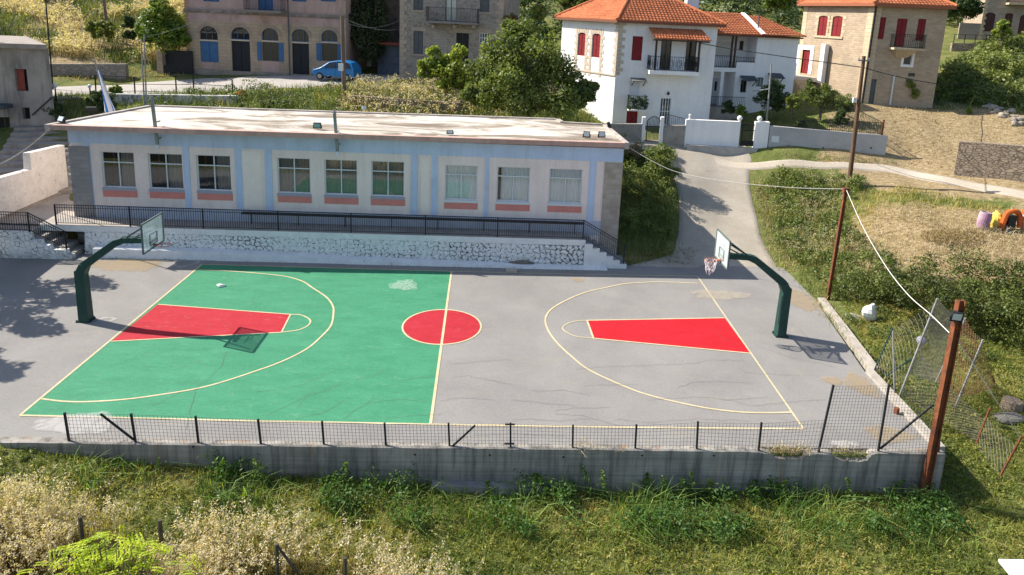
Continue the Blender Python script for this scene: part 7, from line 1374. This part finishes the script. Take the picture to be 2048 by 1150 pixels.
# hillside on the right
hb = [(36.8, 24.6), (38, 29), (40, 33), (43.5, 34.5), (46.2, 37.0), (49, 39.5), (58, 38), (60, 30), (52, 24), (41, 24.5)]
hb_ = [(37.5, 25), (41, 26.5), (52, 24), (60, 30), (58, 38), (49, 39.5), (46.2, 37.0), (43.5, 34.5), (40.2, 31)]
thicket('hillside_bushes', hb, 1.6, 1.3, leafm('hillside_leaf', (.025, .045, .012), (.14, .17, .05), .3), .24, 90, k=3, r0=.45, r1=.5); P = scatter(hb, 22); put('hillside_grass', [grass('q', ground3(P), .4+.5*rng.random(len(P)), .05, .4, weed_m, 3, .6, .5, base=.1)], weed_m)
thicket('slope_bushes', [(38.5, 21.5), (46, 21), (48, 24), (41, 24.5)], 1.8, 1.1, bramble, .2, 80, k=1, r0=.35, r1=.4)
thicket('hilltop_bushes', [(-22, 45), (-4, 42), (14, 44), (34, 48), (52, 47), (64, 52), (64, 66), (20, 66), (-22, 62)], .35, 2.4, darkleaf, .4, 70, k=2, r0=.7, r1=.8)
# dry field: stubble, standing hay, green strip along the path
fp = [(20.3, 11.2), (23, 13), (26, 13.4), (30, 9.3), (33, 6), (34, 2.4), (27, 2.5), (24, 2.9), (21.6, 4.0), (20.4, 7)]
P = scatter(fp, 75); P = P[inview(ground3(P), 20)]; dn_ = np.clip(1-((P[:, 0]-24.5)/6)**2-((P[:, 1]-5.5)/5)**2, 0, 1)+pn(P[:, 0], P[:, 1], .8, 2)*.5 > .45; A_, B_ = P[dn_], P[~dn_]
put('field_hay', [blades(ground3(A_), .12+.3*rng.random(len(A_))*pn(A_[:, 0], A_[:, 1], 1, 7)*1.5, .02, .8, .6, .2, .9, 2, .05)], straw_m); put('field_green_grass', [grass('f', ground3(B_), .12+.28*rng.random(len(B_)), .025, .5, gr_m, 2, .6, .4, base=.25)], gr_m)
hp = G(1905, 478); P = wob(hp, [1.6, .9, .28], 1700); P[:, 2] = np.maximum(P[:, 2], hgt(P[:, 0], P[:, 1]))+.1; v, f = leaf_quads(P, unit(rng.normal(size=P.shape)+[0, 0, .8]), .26, .035); o = npmesh('hay_heap', v, f, straw_m, None, np.repeat(.15+.6*rng.random(len(P)), 4)); tag(o, 'heap of cut brown hay in the dry field near the purple barrel', 'hay heap')
# stubble on the yellow slope below the ochre house, garden lawn
ys_ = [(28.5, 24), (37.5, 27), (39, 22.8), (37, 17), (31, 14.4), (28, 16.3), (27.3, 18.2), (29, 21)]
P = scatter(ys_, 26); put('slope_hay', [blades(ground3(P), .06+.12*rng.random(len(P)), .035, .9, .6, .2, .9)], straw_m)
P = scatter([(19.6, 18.4), (27, 18.2), (28.2, 21), (28, 24.5), (20, 23.6)], 40); put('garden_lawn', [grass('l', ground3(P), .05+.12*rng.random(len(P)), .03, .5, lush_m, 2, .5, .5)], lush_m)
# tufts along edges: kerb, terrace foot, broken wall top, path edges
parts = []
for a_, b2_, n, w_, h_ in (((15.3, -7), (16.1, .5), 500, .2, .25), ((16.1, .5), (17, 6.5), 500, .25, .3), ((16.6, 7), (18.2, 16), 700, .35, .35), ((10.5, 8), (12.6, 16), 500, .3, .35), ((18.6, 16.0), (33, 7.3), 700, .3, .25), ((20, 17.4), (27, 16.7), 260, .2, .3), ((-16, 6.4), (7, 6.4), 120, .06, .10)):
    s = rng.random((n, 1)); P = np.array(a_)*(1-s)+np.array(b2_)*s+rng.normal(size=(n, 2))*w_; Q = ground3(P); 
    Q[:, 2] = np.maximum(Q[:, 2], -.08 if P[0, 0] > 9 else 0); parts.append(grass('e', Q, h_*(.4+rng.random(n)), .022, .6, weed_m, 2, .6, .4, base=.15))
put('edge_weeds', parts, weed_m)
s = rng.random((420, 1)); P = np.array([16.55, 6.9])*(1-s)+np.array([18.1, 16])*s+rng.normal(size=(420, 2))*.22; put('ramp_edge_straw', [blades(ground3(P), .1+.3*rng.random(420), .025, .6, .6, .1, .85, 2, .05)], straw_m)
parts = []
for px, py, n in ((1570, 900, 120), (1598, 897, 60), (1180, 900, 50), (1690, 905, 60)):
    c = onY(px, py, -7.3); P = c+rng.normal(size=(n, 3))*[.28, .08, .01]; P[:, 2] = -.05; parts.append(blades(P, .1+.16*rng.random(n), .016, .6, .6, .2, .9, 2, .04))
put('wall_top_weeds', parts, straw_m)

P = scatter([(8.4, 7.35), (11.8, 7.4), (12.6, 9.3), (10.3, 9.2), (8.4, 8.6)], 90); put('trodden_dry_grass', [blades(ground3(P, .03), .05+.1*rng.random(len(P)), .03, .9, .6, 0, .6)], straw_m)
